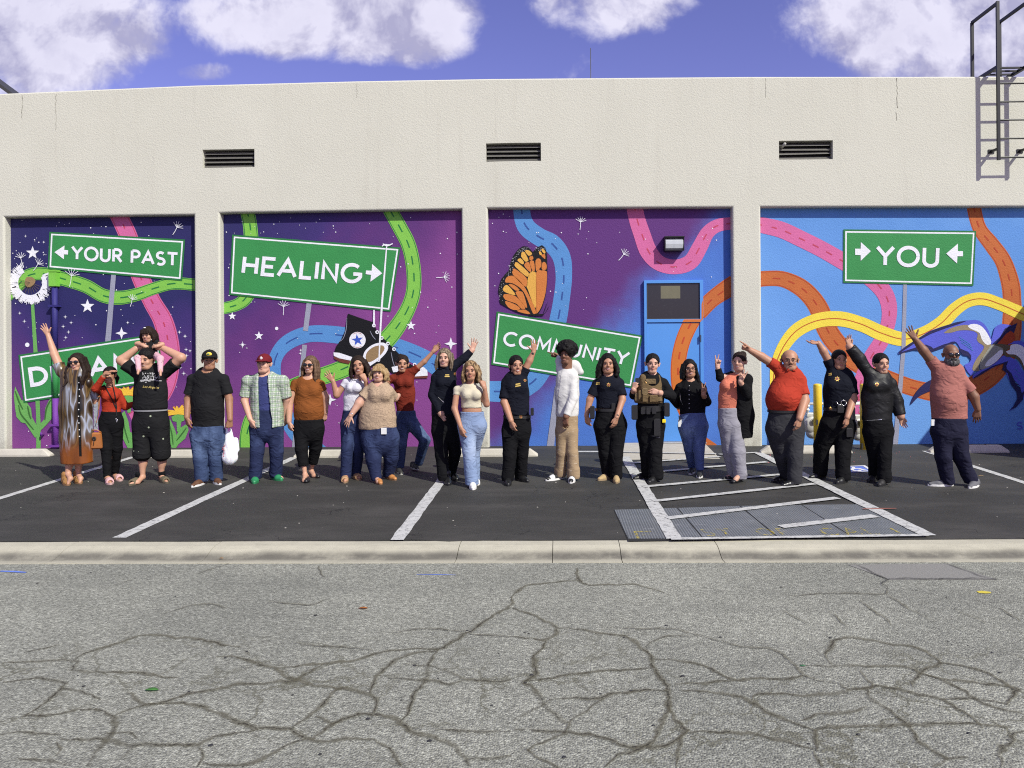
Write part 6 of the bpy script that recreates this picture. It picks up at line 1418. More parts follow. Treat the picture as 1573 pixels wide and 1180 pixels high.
            fh = Field(l2, h2, .0052)
            for (a_, b_, r0, r1) in HP[:4]: fh.cone(a_, b_, r0, r1, .012)
            for (a_, b_, r0, r1) in HP[4:]: fh.cone(a_, b_, r0, r1, .0035)
            back = (pts[1] - W).normalized(); fh.cone(W + back * .02, W + d_.normalized() * .02, w[2] * .95, .021, .012)
            pr.append((*fh.mesh(), 0)); a['_W'] = W; a['_d'] = d_.normalized()
        V, Fc, Mi = join(pr); body = s.part('body', (V, Fc), s.sk)
        s.bvh = []; add = lambda V, Fc: s.bvh.append(BVHTree.FromPolygons([tuple(v) for v in V], [tuple(int(i) for i in q_) for q_ in Fc]))
        add(V, Fc)
        # ---- bottoms
        b = k.get('bottom')
        if b:
            f = Field(lo, hi, .0100); wz = P(T[-1][0].x, b['waist']).z if False else P(k['torso'][-1][0], b['waist']).z; gr = b.get('grow', .004); G = b.get('shape')
            hipN = [(P(x, y), w_ * sc) for (x, y, w_) in b['hips']]
            for i in range(len(hipN) - 1): f.cone(hipN[i][0], hipN[i + 1][0], hipN[i][1] + gr, hipN[i + 1][1] + gr, .03, b.get('q', q * 1.08), 'add', [((0, 0, wz), (0, 0, 1))])
            base = f.d.copy(); done = None
            for (pts, w, lg, ft) in legs:
                f.d = base.copy()
                e = b.get('end', 2.0); A_, B_, C_ = pts; C2 = C_ + Vector((0, 0, -.02)); flare = lg.get('flare', 0)
                if e <= 1: nrm = (B_ - A_).normalized(); ep = A_.lerp(B_, e); f.cone(A_, B_, w[0] + gr, w[1] + gr + flare, .02, 1, 'add', [(ep, nrm), ((0, 0, wz), (0, 0, 1))])
                else:
                    nrm = (C2 - B_).normalized(); ep = B_.lerp(C2, e - 1); f.cone(A_, B_, w[0] + gr, w[1] + gr, .03, 1, 'add', [((0, 0, wz), (0, 0, 1))])
                    if e < 1.98: cut = [(ep, nrm)]
                    else: cut = [((0, 0, .030 + ft[3] * .9), (0, 0, -1))]; C2 = C_ + Vector((0, 0, -.045))
                    w2 = w[1] if b.get('straight') else w[2]; f.cone(B_, C2, w[1] + gr, w2 + gr + flare, .02, 1, 'add', cut)
                    if e >= 1.98 and not b.get('tight'):            # cloth pooling on the shoe
                        for j in range(4): c_ = B_.lerp(C_, .76 + .072 * j); sg_ = 1 if j % 2 else -1; f.cone(c_ + Vector((-.010, .0, .006 * sg_)), c_ + Vector((.010, -.006, -.006 * sg_)), w[2] * .96 + gr + .001, w[2] * .96 + gr + .001, .005, 1, 'add', cut)
                done = f.d if done is None else np.minimum(done, f.d)
            if done is not None: f.d = done
            f.wobble(wrinkle(b.get('amp', .0055), hash(s.t.name) % 97, .8)); VF = f.mesh(); s.bottom = s.part(b.get('name', 'trousers'), VF, b['mat']); add(*VF)
        # ---- top
        t_ = k.get('top')
        if t_:
            f = Field(lo, hi, .0100); hz = P(k['torso'][-1][0], t_['hem']).z; cuts = [((0, 0, hz), (0, 0, -1))]; gr = t_.get('grow', .002)
            torso(f, gr, .035, cuts)
            for (pts, w, a) in arms:
                e = a.get('sleeve', .7); ex = a.get('ex', .006); fl = a.get('flare', .0)
                if e <= 0: continue
                if e <= 1: nrm = (pts[1] - pts[0]).normalized(); ep = pts[0].lerp(pts[1], e); f.cone(pts[0], pts[1], w[0] * .88 + gr, w[1] + ex + fl + gr, .02, 1, 'add', [(ep, nrm)])
                else:
                    nrm = (pts[2] - pts[1]).normalized(); ep = pts[1].lerp(pts[2], min(e - 1, 1.0)); f.cone(pts[0], pts[1], w[0] * .88 + gr, w[1] + ex + gr, .02)
                    f.cone(pts[1], pts[2] + nrm * .02, w[1] + ex + gr, w[2] + ex + fl + gr, .015, 1, 'add', [(ep, nrm)])
            for e in t_.get('more', []): f.cone(P(*e[0]), P(*e[1]), e[2] * sc, e[3] * sc, .03, e[4] if len(e) > 4 else 1, 'add', cuts)
            # neckline
            nr = t_.get('neck', .075) * .95; nc = nbz + Vector((0, -.026, t_.get('neck_z', .074)))
            f.cone(nc, nc + Vector((0, .06, .04)), nr, nr, .004, 1, 'sub')
            if t_.get('vneck'): v = t_['vneck']; f.cone(nc + Vector((0, -.02, 0)), nc + Vector((0, -.11, -v)), nr * .62, .012, .004, 1, 'sub')
            if t_.get('collar'):
                cr = t_['collar']; c0 = nbz + Vector((0, .005, .022))
                ring = [(math.cos(a_), math.sin(a_)) for a_ in np.linspace(-R(245), R(65), 15)]
                for i in range(14):
                    a_, b_ = ring[i], ring[i + 1]; rr_ = nk * 1.32
                    pa_ = c0 + Vector((a_[0] * rr_, a_[1] * rr_, .010 + .018 * a_[1])); pb_ = c0 + Vector((b_[0] * rr_, b_[1] * rr_, .010 + .018 * b_[1])); f.cone(pa_, pb_, .011 * cr, .011 * cr, .004)
                for sg in (-1, 1): f.cone(c0 + Vector((sg * .030, -nk * 1.25, -.006)), c0 + Vector((sg * .050, -nk * 1.55, -.040)), .011 * cr, .007, .006); f.cone(c0 + Vector((sg * .020, -nk * 1.32, -.008)), c0 + Vector((sg * .030, -nk * 1.6, -.045)), .009 * cr, .006, .006)
            f.wobble(wrinkle(t_.get('amp', .0045), hash(s.t.name) % 89 + 3, .9))
            VF = f.mesh(); s.top = s.part(t_.get('name', 'shirt'), VF, t_['mat']); add(*VF)
        # ---- extra garments: list of dict(name, mat, cones=[(a,b,ra,rb,q)], cuts)
        for g in k.get('extra', []):
            f = Field(lo, hi, g.get('h', .0100)); cz = [((0, 0, P(0, c_[0]).z), (0, 0, c_[1])) for c_ in g.get('cuts', [])]
            for e in g['cones']: f.cone(P(*e[0]), P(*e[1]), e[2] * sc, e[3] * sc, g.get('k', .02), e[4] if len(e) > 4 else q, 'add', cz)
            for e in g.get('sub', []): f.cone(P(*e[0]), P(*e[1]), e[2] * sc, e[3] * sc, .01, e[4] if len(e) > 4 else 1, 'sub')
            f.wobble(wrinkle(g.get('amp', .005), 5, .8)); VF = f.mesh(); s.part(g['name'], VF, g['mat']); add(*VF)
        # ---- shoes
        for i, ((pts, w, lg, ft)) in enumerate(legs): s.shoe(ft, lg.get('shoe', k.get('shoe', 'sneaker')), pts[2])
        # ---- hair, face
        s.face(k, tf, M, hc)
    def shoe(s, ft, kind, ank):
        hp, d, L_, lift = ft; side = Vector((-d.y, d.x, 0)); z0 = lift
        typ, mt, sole = kind[:3] if isinstance(kind, tuple) else (kind, RUBB, RUBB)
        B = lambda t, w_, z: hp + d * (t * L_) + side * w_ + Vector((0, 0, z + z0))
        lo = [min(B(0, 0, 0)[i], B(1, 0, 0)[i]) - .08 for i in range(3)]; hi = [max(B(0, 0, 0)[i], B(1, 0, 0)[i]) + .08 for i in range(3)]; lo[2] = z0 - .012; hi[2] = z0 + .20
        f = Field(lo, hi, .0068); h = {'sneaker': .072, 'boot': .085, 'flat': .036, 'loafer': .050, 'clog': .062, 'slide': .045, 'sandal': .03, 'bootie': .10, 'dress': .06}[typ]
        flo = ((0, 0, z0 + .014), (0, 0, -1))
        if typ in ('sneaker', 'boot', 'clog', 'loafer', 'dress', 'bootie', 'flat'):
            wd = {'flat': .034, 'loafer': .038, 'clog': .046}.get(typ, .041)
            f.cone(B(.14, 0, .030), B(.62, 0, .028), .034, wd, .02, 1, 'add', [flo]); f.cone(B(.62, 0, .026), B(.90, 0, .020), wd, .028, .02, 1, 'add', [flo])
            if typ not in ('flat',): f.cone(B(.16, 0, .05), B(.50, 0, h * .62), .034, .030, .02, 1, 'add', [flo])
            if typ in ('sneaker', 'dress'): f.cone(B(.20, 0, .05), B(.24, 0, h + .008), .036, .036, .015)
            if typ in ('boot', 'bootie'): f.cone(B(.20, 0, .05), B(.24, 0, .125), .038, .042, .02)
            f.cutplane((0, 0, z0 + (.16 if typ in ('boot', 'bootie') else h + .020)), (0, 0, 1))
            if typ in ('clog', 'loafer', 'flat'):      # open top round the ankle
                f.cone(B(.16, 0, .10), B(.42, 0, .085), .036, .028, .004, 1, 'sub')
            if typ == 'bootie': f.cone(B(1.0, 0, .025), B(.90, 0, .03), .024, .020, .004, 1, 'sub')
        elif typ in ('slide', 'sandal'):
            f.cone(B(.46, -.0, .034), B(.76, 0, .030), .048, .046, .01, 1, 'add', [flo]); f.cone(B(.30, 0, .03), B(.9, 0, .02), .035, .028, 0, 1, 'sub')
            f.cutplane(B(.42, 0, 0), tuple(-d)); f.cutplane(B(.82, 0, 0), tuple(d))
            if typ == 'sandal': f.cone(B(.10, 0, .05), B(.22, 0, .06), .036, .036, .01); f.cone(B(.16, 0, .05), B(.22, 0, .10), .028, .034, 0, 1, 'sub')
        VF = f.mesh(); o = s.part('shoe', VF, mt)
        # sole: outline extruded
        n = 22; out = []
        for i in range(n):
            a = 2 * math.pi * i / n; t = .5 + .5 * math.cos(a); w_ = math.sin(a) * (.036 + .012 * math.sin(math.pi * min(1, max(0, (t - .25) / .75))) ) * (1.08 if typ in ('clog', 'slide') else 1)
            w_ = math.copysign(abs(w_) ** .9 * (.042) ** .1, w_); out.append(B(t * 1.02 - .01, w_, 0))
        sh_ = {'sneaker': .026, 'boot': .024, 'clog': .022, 'slide': .024, 'bootie': .018, 'flat': .008, 'loafer': .014, 'sandal': .016, 'dress': .018}[typ]
        q = MB(); V0 = [p + Vector((0, 0, .001)) for p in out] + [p + Vector((0, 0, sh_)) for p in out]; q.add(V0, [tuple(range(n))[::-1], tuple(range(n, 2 * n))] + [(i, (i + 1) % n, n + (i + 1) % n, n + i) for i in range(n)])
        if typ in ('bootie', 'sandal'):
            c = B(.10, 0, 0); q.lathe((c.x, c.y, z0), [(.022, .001), (.024, .03)], 10)
        so = q.build('sole', sole, o)
        return o
    def face(s, k, tf, M, hc):
        HT = lambda p: hc + M @ Vector(p); RM = M; w = k.get('wide', 1.0)
        style = k.get('hair')
        if style:
            V, F_ = hair_local(style[0], **style[2]); o = s.part('hair', (tf(V), F_), style[1])
        def small(name, items, mats, parent=None):
            q = MB()
            for it in items:
                if it[0] == 'e': q.ell(HT(it[1]), it[2], 10, 7, it[3] if len(it) > 3 else 0, M)
                else: q.tube([HT(p) for p in it[1]], [r_ * M.to_scale()[0] if False else r_ for r_ in it[2]], 7, it[3] if len(it) > 3 else 0)
            return q.build(name, None, parent or s.t, True, mats)
        br = M_BROWL if k.get('light_brow') else M_BROWD; gl = k.get('glasses')
        if gl != 'sun':
            for sg in (-1, 1):
                small('eye', [('e', (sg * .030, -.0825, .002), (.0120, .007, .0048), 0), ('e', (sg * .030, -.0868, .002), (.0060, .004, .0052), 1), ('t', [(sg * .018, -.0885, .003), (sg * .030, -.0920, .0078), (sg * .043, -.0850, .004)], [.0016, .0026, .0018], 1)], [M_EYEW, M_EYED])
        if gl != 'sun':
            for sg in (-1, 1): small('eyebrow', [('t', [(sg * .016, -.0915, .0225), (sg * .031, -.0925, .0275), (sg * .048, -.0800, .0225)], [.0030, .0036, .0020])], [br])
        sm = k.get('smile', 1); lm = M_LIPD if k.get('male') else M_LIP
        if sm == 1:
            small('lips', [('t', [(-.030, -.0725, -.044), (-.016, -.0855, -.0490), (0, -.0895, -.0500), (.016, -.0855, -.0490), (.030, -.0725, -.044)], [.0015, .0024, .0026, .0024, .0015]), ('t', [(-.030, -.0725, -.045), (-.016, -.0845, -.0620), (0, -.0875, -.0680), (.016, -.0845, -.0620), (.030, -.0725, -.045)], [.0015, .0030, .0036, .0030, .0015])], [lm])
            small('teeth', [('e', (0, -.0800, -.0570), (.0195, .0080, .0062), 0)], [M_TEETH])
        else:
            c_ = .004 if sm == .5 else 0
            small('lips', [('t', [(-.023, -.0770, -.0575 + c_), (-.010, -.0860, -.0555), (0, -.0880, -.0565), (.010, -.0860, -.0555), (.023, -.0770, -.0575 + c_)], [.002, .0038, .0040, .0038, .002]), ('t', [(-.020, -.0775, -.0605 + c_), (0, -.0870, -.0640), (.020, -.0775, -.0605 + c_)], [.002, .0048, .002])], [lm])
        if gl == 'sun':
            it = [('e', (sg * .033, -.0985, .003), (.0295, .008, .0225)) for sg in (-1, 1)] + [('t', [(-.012, -.106, .009), (.012, -.106, .009)], [.003, .003])] + [('t', [(sg * .058, -.092, .010), (sg * .074 * w, -.055, .010), (sg * .082 * w, .012, .004)], [.0045, .003, .0025]) for sg in (-1, 1)]
            small('sunglasses', it, [M_SUNG])
        if gl == 'clear':
            it = []
            for sg in (-1, 1):
                it.append(('t', [(sg * .033 + .027 * math.cos(R(a)), -.1005 + .006 * abs(math.cos(R(a))) , .002 + .019 * math.sin(R(a))) for a in range(0, 361, 30)], [.0022] * 13))
                it.append(('t', [(sg * .060, -.093, .006), (sg * .076 * w, -.050, .008), (sg * .083 * w, .012, .004)], [.0022, .002, .002]))
            it.append(('t', [(-.008, -.108, .004), (.008, -.108, .004)], [.002, .002])); small('glasses', it, [M_SUNG if k.get('black_frames') else simple('frame_brown', (.06, .035, .025), .3)])
        if k.get('beard'):
            f = Field((-.10, -.15, -.17), (.10, .06, .0), .0055); f.ell((0, -.030, -.078), (.073 * w, .074, .066), 0); f.ell((0, -.098, -.058), (.020, .03, .0085), .003, 'sub'); f.cone((-.055, -.12, .0), (.055, -.12, .0), .036, .036, .006, 1, 'sub')
            f.cone((-.024, -.101, -.047), (.024, -.101, -.047), .007, .007, .004); f.wobble(lambda X, Y, Z: .003 * np.sin(X * 160) * np.sin(Z * 130) * np.sin(Y * 150)); f.cutplane((0, .02, 0), (0, 1, 0)); V, F_ = f.mesh(); s.part('beard', (tf(V), F_), k['beard'])
        if k.get('moustache'): small('moustache', [('t', [(-.026, -.0905, -.052), (-.012, -.104, -.044), (0, -.1065, -.042), (.012, -.104, -.044), (.026, -.0905, -.052)], [.002, .0055, .005, .0055, .002])], [k['moustache']])
        if k.get('earring'):
            for sg in (-1, 1): small('earring', [('t', [(sg * .088 * w + .012 * math.cos(R(a)), .008, -.045 + .016 * math.sin(R(a))) for a in range(0, 361, 45)], [.0018] * 9)], [k['earring']])
        cp = k.get('cap')
        if cp:
            f = Field((-.13, -.25, -.02), (.13, .14, .16), .0060); f.ell((0, .010, .040), (.092, .112, .096), 0, 'add', [((0, 0, .022), (0, -.10, -1))]); f.ell((0, .010, .036), (.082, .100, .084), .002, 'sub')
            f.cone((-.030, -.108, .036), (.030, -.108, .036), .055, .055, .004, 1, 'add', [((0, 0, .040), (0, -.28, .96)), ((0, -.10, .030), (0, .28, -.96)), ((0, -.06, 0), (0, 1, 0))])
            f.ell((0, -.10, .043), (.075, .085, .010), .006); f.ell((0, .0, .0), (.080, .098, .06), .002, 'sub')
            V, F_ = f.mesh(); co = s.part('cap', (tf(V), F_), cp); q = MB(); q.ell(HT((0, .010, .135)), (.008, .008, .005), 8, 5, 0, M); q.build('cap_button', cp, co, True)
    def badge_star(s, x, y, r):
        r *= .80
        H0 = s.hit(x, y, .006); Pn = []
        for i in range(14): a = R(-90 + 360 * i / 14); rr = r * (1 if i % 2 == 0 else .55); Pn.append(s.hit(x + rr * math.cos(a), y + rr * math.sin(a), .006))
        o = mesh_obj('badge', [H0] + Pn, [(0, 1 + i, 1 + (i + 1) % 14) for i in range(14)], GOLD, s.t)
        Pc = [s.hit(x + r * .45 * math.cos(R(a)), y + r * .45 * math.sin(R(a)), .0085) for a in range(0, 360, 45)]; mesh_obj('badge_centre', [s.hit(x, y, .0085)] + Pc, [(0, 1 + i, 1 + (i + 1) % 8) for i in range(8)], simple('badge_dark', (.20, .035, .03), .4), o)
    def name_tape(s, x, y, w_, h_, ang=0):
        r_ = random.Random(int(x)); pl = []
        for row in range(2):
            xx = -w_ / 2 + (0 if row else w_ * .12)
            while xx < w_ / 2 - 1:
                ww = r_.uniform(.08, .14) * w_; c, sn = math.cos(R(ang)), math.sin(R(ang)); q = [(xx, (row - .5) * h_ * .6 - h_ * .2), (xx + ww * .8, (row - .5) * h_ * .6 - h_ * .2), (xx + ww * .8, (row - .5) * h_ * .6 + h_ * .2), (xx, (row - .5) * h_ * .6 + h_ * .2)]
                pl.append([(x + a * c - b * sn, y + a * sn + b * c) for a, b in q]); xx += ww
        V, Fc = [], []
        for p in pl: n = len(V); V += [s.hit(a, b, .004) for a, b in p]; Fc.append((n, n + 1, n + 2, n + 3))
        stuff(mesh_obj('name_embroidery', V, Fc, simple('thread_gold', (.60, .42, .10), .6), s.t))
    def belt(s, y, hw, x, h_=9, mat=None, q=None, dy=0):
        """band that hugs whatever the figure wears at that height"""
        c = s.P(x, y, dy); hh = h_ * s.scale; n = 44; rows = []
        for dz in (-hh, hh):
            row = []
            for i in range(n):
                a = 2 * math.pi * i / n; d = Vector((math.cos(a), math.sin(a), 0)); o = Vector((c.x, c.y, c.z + dz)) + d * .6; best = None
                for b in s.bvh[1:]:
                    r = b.ray_cast(o, -d, .6)
                    if r[0] is not None and (best is None or r[3] < best[3]): best = r
                rad = (best[0] - Vector((c.x, c.y, c.z + dz))).length if best else hw * s.scale * .8
                row.append(min(rad, hw * s.scale * 1.12))
            rows.append(row)
        vs = []
        for i in range(n):
            a = 2 * math.pi * i / n; k_ = [max(rows[0][(i + j) % n], rows[1][(i + j) % n]) for j in (-1, 0, 1)]; rr_ = max(k_[1], (k_[0] + k_[2]) / 2) + .001
            for (g, dz) in ((.0, -hh), (.007, -hh), (.007, hh), (.0, hh)): vs.append((c.x + (rr_ + g) * math.cos(a), c.y + (rr_ + g) * math.sin(a), c.z + dz))
        V, Fc = vs, [(i * 4 + k_, ((i + 1) % n) * 4 + k_, ((i + 1) % n) * 4 + (k_ + 1) % 4, i * 4 + (k_ + 1) % 4) for i in range(n) for k_ in range(4)]
        s.bvh.append(BVHTree.FromPolygons([tuple(v) for v in V], Fc)); return mesh_obj('belt', V, Fc, mat or BELT, s.t, False)
    def pouch(s, name, x, y, w_, h_, mat, dep=.035, off=-.01, parent=None):
        c = s.hit(x, y, off); a, b = w_ * s.scale, h_ * s.scale; q = MB(); q.box(c.x - a, c.x + a, c.y - dep, c.y + .01, c.z - b, c.z + b, 0, min(a, b, dep) * .35); return q.build(name, mat, parent or s.t)
    def watch(s, arm, mat=None, wide=.030):
        a = s.k['arms'][arm]; W = a['_W']; pts = [s.P(*p) for p in a['p']]; d = (pts[1] - W).normalized(); c = W + d * .02; q = MB(); q.tube([c, c + d * .016], wide, 14); q.ell(c + d * .008 + Vector((0, -wide, 0)), (.017, .006, .017), 10, 6); q.build('watch', mat or RUBB, s.t, True)

Z1 = (50, 480, .2457); Z2 = (260, 520, .2119); Z3 = (490, 520, .2034); Z4 = (640, 510, .2203); Z5 = (830, 510, .2204); Z6 = (1020, 520, .2119); Z7 = (1230, 500, .2288); Z8 = (1370, 490, .2372)
def A(p, w, sleeve=.7, hand=None, ex=.006, flare=0.0): d = dict(p=[(*q, 0) if len(q) == 2 else q for q in p], w=w, sleeve=sleeve, ex=ex, flare=flare); d.update({'hand': hand} if hand else {}); return d
def Lg(hip, knee, ankle, w, heel, toe, **k): return dict(hip=hip, knee=knee, ankle=ankle, w=w, heel=heel, toe=toe, **k)
HUP = dict(n=(0, -1, 0))
def hang(tx): return dict(n=(tx * .55, .8, 0), t=tx)          # hanging hand, back to the viewer, thumb towards the body
# ------------------------------------------------------------------ special cloths
def dress_mat():
    m, t, b = principled('satin_tie_dye'); pos = t.new('ShaderNodeNewGeometry').outputs['Position']; s = t.sep(pos)
    n = t.noise(t.vec('MULTIPLY', pos, (1, .5, .17)), 8.5, 2, .45, dist=.25); c = t.ramp(n, [(.33, (.007, .005, .005)), (.43, (.030, .016, .006)), (.48, (.15, .09, .028)), (.50, (.05, .028, .010)), (.55, (.17, .155, .14)), (.575, (.30, .33, .42)), (.59, (.10, .08, .06)), (.63, (.04, .022, .008)), (.70, (.008, .007, .006))])
    low = t.smooth(t.math('ADD', s[2], t.math('MULTIPLY', t.noise(pos, 8, 3), .3)), .85, .50); c = t.mix(low, c, t.mix(n, (.04, .010, .004), (.34, .10, .018)))
    t.put(b.inputs['Base Color'], c); b.inputs['Roughness'].default_value = .34; b.inputs['Metallic'].default_value = .0
    f = t.noise(t.vec('MULTIPLY', pos, (1, .8, .08)), 13, 2, .5); t.put(b.inputs['Normal'], t.new('ShaderNodeBump', {'Height': f, 'Strength': .6, 'Distance': .012})); return m
def plaid_mat():
    m, t, b = principled('plaid_cotton'); pos = t.new('ShaderNodeNewGeometry').outputs['Position']; s = t.sep(pos)
    wv = t.vec('ADD', pos, t.vec('SCALE', t.noise(pos, 6, 2, .5, 'Color'), scale=.02)); s = t.sep(wv)
    def band(v, per, off, wid): fr = t.math('FRACT', t.math('ADD', t.math('DIVIDE', v, per), off)); return t.math('LESS_THAN', fr, wid)
    c = (.46, .48, .43)
    for (v) in (s[0], s[2]):
        c = t.mix(t.math('MULTIPLY', band(v, .052, .1, .36), .60), c, (.20, .30, .16)); c = t.mix(t.math('MULTIPLY', band(v, .052, .55, .14), .62), c, (.10, .14, .12)); c = t.mix(t.math('MULTIPLY', band(v, .052, .80, .07), .5), c, (.12, .12, .20))
    t.put(b.inputs['Base Color'], c); b.inputs['Roughness'].default_value = .85; b.inputs['Specular IOR Level'].default_value = .12; cloth_bump(t, b, pos, .010, 12); return m
def line_print(name, base, ink, scale, lo, hi, dist=.4):
    m, t, b = principled(name); pos = t.new('ShaderNodeNewGeometry').outputs['Position']
    v = t.new('ShaderNodeTexVoronoi', {'Vector': t.vec('ADD', pos, t.vec('SCALE', t.noise(pos, 10, 3, .5, 'Color'), scale=dist * .1)), 'Scale': scale}, feature='DISTANCE_TO_EDGE')
    k = t.smooth(v.outputs['Distance'], hi, lo); c = t.mix(t.math('MULTIPLY', k, .8), base, ink); t.put(b.inputs['Base Color'], c); b.inputs['Roughness'].default_value = .85; b.inputs['Specular IOR Level'].default_value = .12; cloth_bump(t, b, pos, .008, 12); return m
def spot_print(name, base, ink, scale, rad, frac=.6):
    m, t, b = principled(name); pos = t.new('ShaderNodeNewGeometry').outputs['Position']
    v = t.new('ShaderNodeTexVoronoi', {'Vector': pos, 'Scale': scale}); k = t.math('MULTIPLY', t.math('LESS_THAN', v.outputs['Distance'], rad), t.math('LESS_THAN', t.sep(v.outputs['Color'])[0], frac))
    t.put(b.inputs['Base Color'], t.mix(k, base, ink)); b.inputs['Roughness'].default_value = .88; b.inputs['Specular IOR Level'].default_value = .12; cloth_bump(t, b, pos, .010, 11); return m
def ripped_mat():
    m, t, b = principled('ripped_khaki'); pos = t.new('ShaderNodeNewGeometry').outputs['Position']
    n = t.noise(t.vec('MULTIPLY', pos, (1, 1, 3.2)), 13, 5, .7); c = t.mix(t.noise(pos, 8, 4), (.24, .165, .09), (.36, .26, .155)); c = t.mix(t.smooth(n, .60, .68), c, (.52, .45, .36)); c = t.mix(t.smooth(n, .40, .34), c, (.20, .125, .07))
    t.put(b.inputs['Base Color'], c); b.inputs['Roughness'].default_value = .9; t.put(b.inputs['Normal'], t.new('ShaderNodeBump', {'Height': n, 'Strength': .6, 'Distance': .010})); return m
DK = denim('denim_dark', (.012, .017, .058), (.055, .08, .18)); MD = denim('denim_mid', (.022, .038, .10), (.15, .22, .38)); LT = denim('denim_light', (.20, .28, .46), (.42, .50, .66)); BLJ = denim('denim_blue', (.075, .11, .28), (.26, .36, .60), amt=1.0)
DRESS, PLAID = dress_mat(), plaid_mat()

# 1 woman in the shiny dress
p = Person('person', 'woman in long shiny brown tie-dye dress and sunglasses, arm raised, at far left', Z1, skin='light', head=(278, 312, 112), glasses='sun', tilt=-4, yaw=6,
    hair=('long', HDB, dict(len=.30, wave=.020, vol=1.15, front=(.10, .12), spread=1.5)),
    torso=[(265, 440, 72), (268, 560, 82), (270, 640, 88)], q=.60,
    arms=[A([(182, 372), (136, 262, .02), (97, 142, .04)], [34, 23, 14], .45, ('open', 58, 66, dict(n=(0, -1, 0), t=1)), .022, .015), A([(350, 430), (392, 520, .10), (400, 600, .14)], [34, 26, 16], 1.2)],
    legs=[Lg((250, 660), (234, 880), (222, 1010), [40, 27, 19], (196, 1068), (262, 1106), bare=True), Lg((292, 660), (294, 870), (284, 1010), [40, 27, 19], (268, 1058), (330, 1088), bare=True)],
    shoe=('bootie', cloth('suede_tan', (.36, .19, .07)), simple('sole_tan', (.22, .12, .06), .7)), top=dict(name='dress_top', mat=DRESS, hem=600, vneck=.06, neck=.070, amp=.006))
g = dict(name='dress', mat=DRESS, cones=[((266, 400), (270, 600), 92, 104, .62), ((270, 600), (272, 780), 104, 103, .62), ((272, 780), (280, 960), 103, 96, .66)], cuts=[(942, -1)], amp=.014, k=.03, kz=.12)
def late(p, g, cut=None):
    sc = p.scale; T = p.P; f = Field(*g['box'], g.get('h', .0105))
    cz = [((0, 0, T(0, c_[0]).z), (0, 0, c_[1])) for c_ in g.get('cuts', [])]
    for e in g['cones']: f.cone(T(*e[0]), T(*e[1]), e[2] * sc, e[3] * sc, g.get('k', .02), e[4] if len(e) > 4 else .6, 'add', cz)
    for e in g.get('sub', []): f.cone(T(*e[0]), T(*e[1]), e[2] * sc, e[3] * sc, .008, e[4] if len(e) > 4 else 1, 'sub')
    f.wobble(wrinkle(g.get('amp', .005), 5, g.get('kz', .25))); VF = f.mesh(); o = p.part(g['name'], VF, g['mat']); p.bvh.append(BVHTree.FromPolygons([tuple(v) for v in VF[0]], [tuple(int(i) for i in q_) for q_ in VF[1]])); return o
def bx(p, x0, y0, x1, y1, d=.34): a, b = p.P(x0, y1), p.P(x1, y0); return ((a.x, p.Y0 - d, a.z), (b.x, p.Y0 + d, b.z))
g['box'] = bx(p, 100, 330, 440, 1000); late(p, g)
for i in range(9): h = p.hit(290 + 3 * math.sin(i), 440 + i * 42, .004); q = MB(); q.ell(h, (.009, .004, .009), 8, 5); q.build('button', CARD, p.t, True)
p.strap('dress_placket', [(288, 400), (290, 600), (300, 900)], 8, BLK, .0025)
# 2 woman in red top
RED = cloth('knit_red', (.40, .040, .018), dist=.006, scale=16)
p = Person('person', 'woman in red long-sleeved top shading her eyes with one hand, pink slides', Z1, skin='tan', head=(482, 392, 104), tilt=-3,
    hair=('pulled', HB, dict(len=.12, tail=[(.02, .10, .02), (.03, .125, -.05), (.03, .11, -.13)])),
    torso=[(484, 512, 50), (490, 560, 52), (492, 620, 58)], q=.62, bulk=[(462, 525, 26, 26, -.075, .04), (512, 525, 26, 26, -.075, .04)],
    arms=[A([(424, 488), (394, 478, -.16), (455, 386, -.19)], [24, 19, 13], 1.85, ('soft', 505, 362, dict(n=(0, .3, -1), t=1, dy=.0)), .004), A([(540, 492), (582, 590, .06), (640, 570, .16)], [24, 19, 13], 1.9, None, .004)],
    legs=[Lg((462, 680), (462, 850), (468, 1030), [42, 30, 19], (470, 1060), (505, 1092)), Lg((520, 680), (528, 850), (514, 1025), [42, 30, 19], (525, 1040), (575, 1072))],
    shoe=('slide', simple('slide_pink', (.62, .36, .36), .85, 0, .1, 20, .004, 150), simple('slide_sole', (.50, .32, .30), .8)), top=dict(mat=RED, hem=638, neck=.082, amp=.003),
    bottom=dict(mat=BLKP, waist=618, hips=[(492, 625, 60), (492, 690, 72)], tight=True, amp=.004, end=1.97))
LAN = cloth('lanyard_black', (.015, .015, .016)); p.strap('lanyard', [(447, 452), (490, 530), (523, 600), (526, 648)], 3.4, LAN, .010); p.strap('lanyard', [(500, 452), (516, 520), (526, 600)], 3.4, LAN, .012)
for i, (x, y) in enumerate(((522, 668), (530, 675), (526, 682))): h = p.hit(x, y, .012); q = MB(); q.ell(h, (.007, .003, .016), 8, 5); q.build('key', SILV, p.t, True)
p.strap('bag_strap', [(427, 470), (420, 560), (412, 640), (398, 690)], 2.4, simple('leather_strap', (.30, .11, .04), .5), .010)
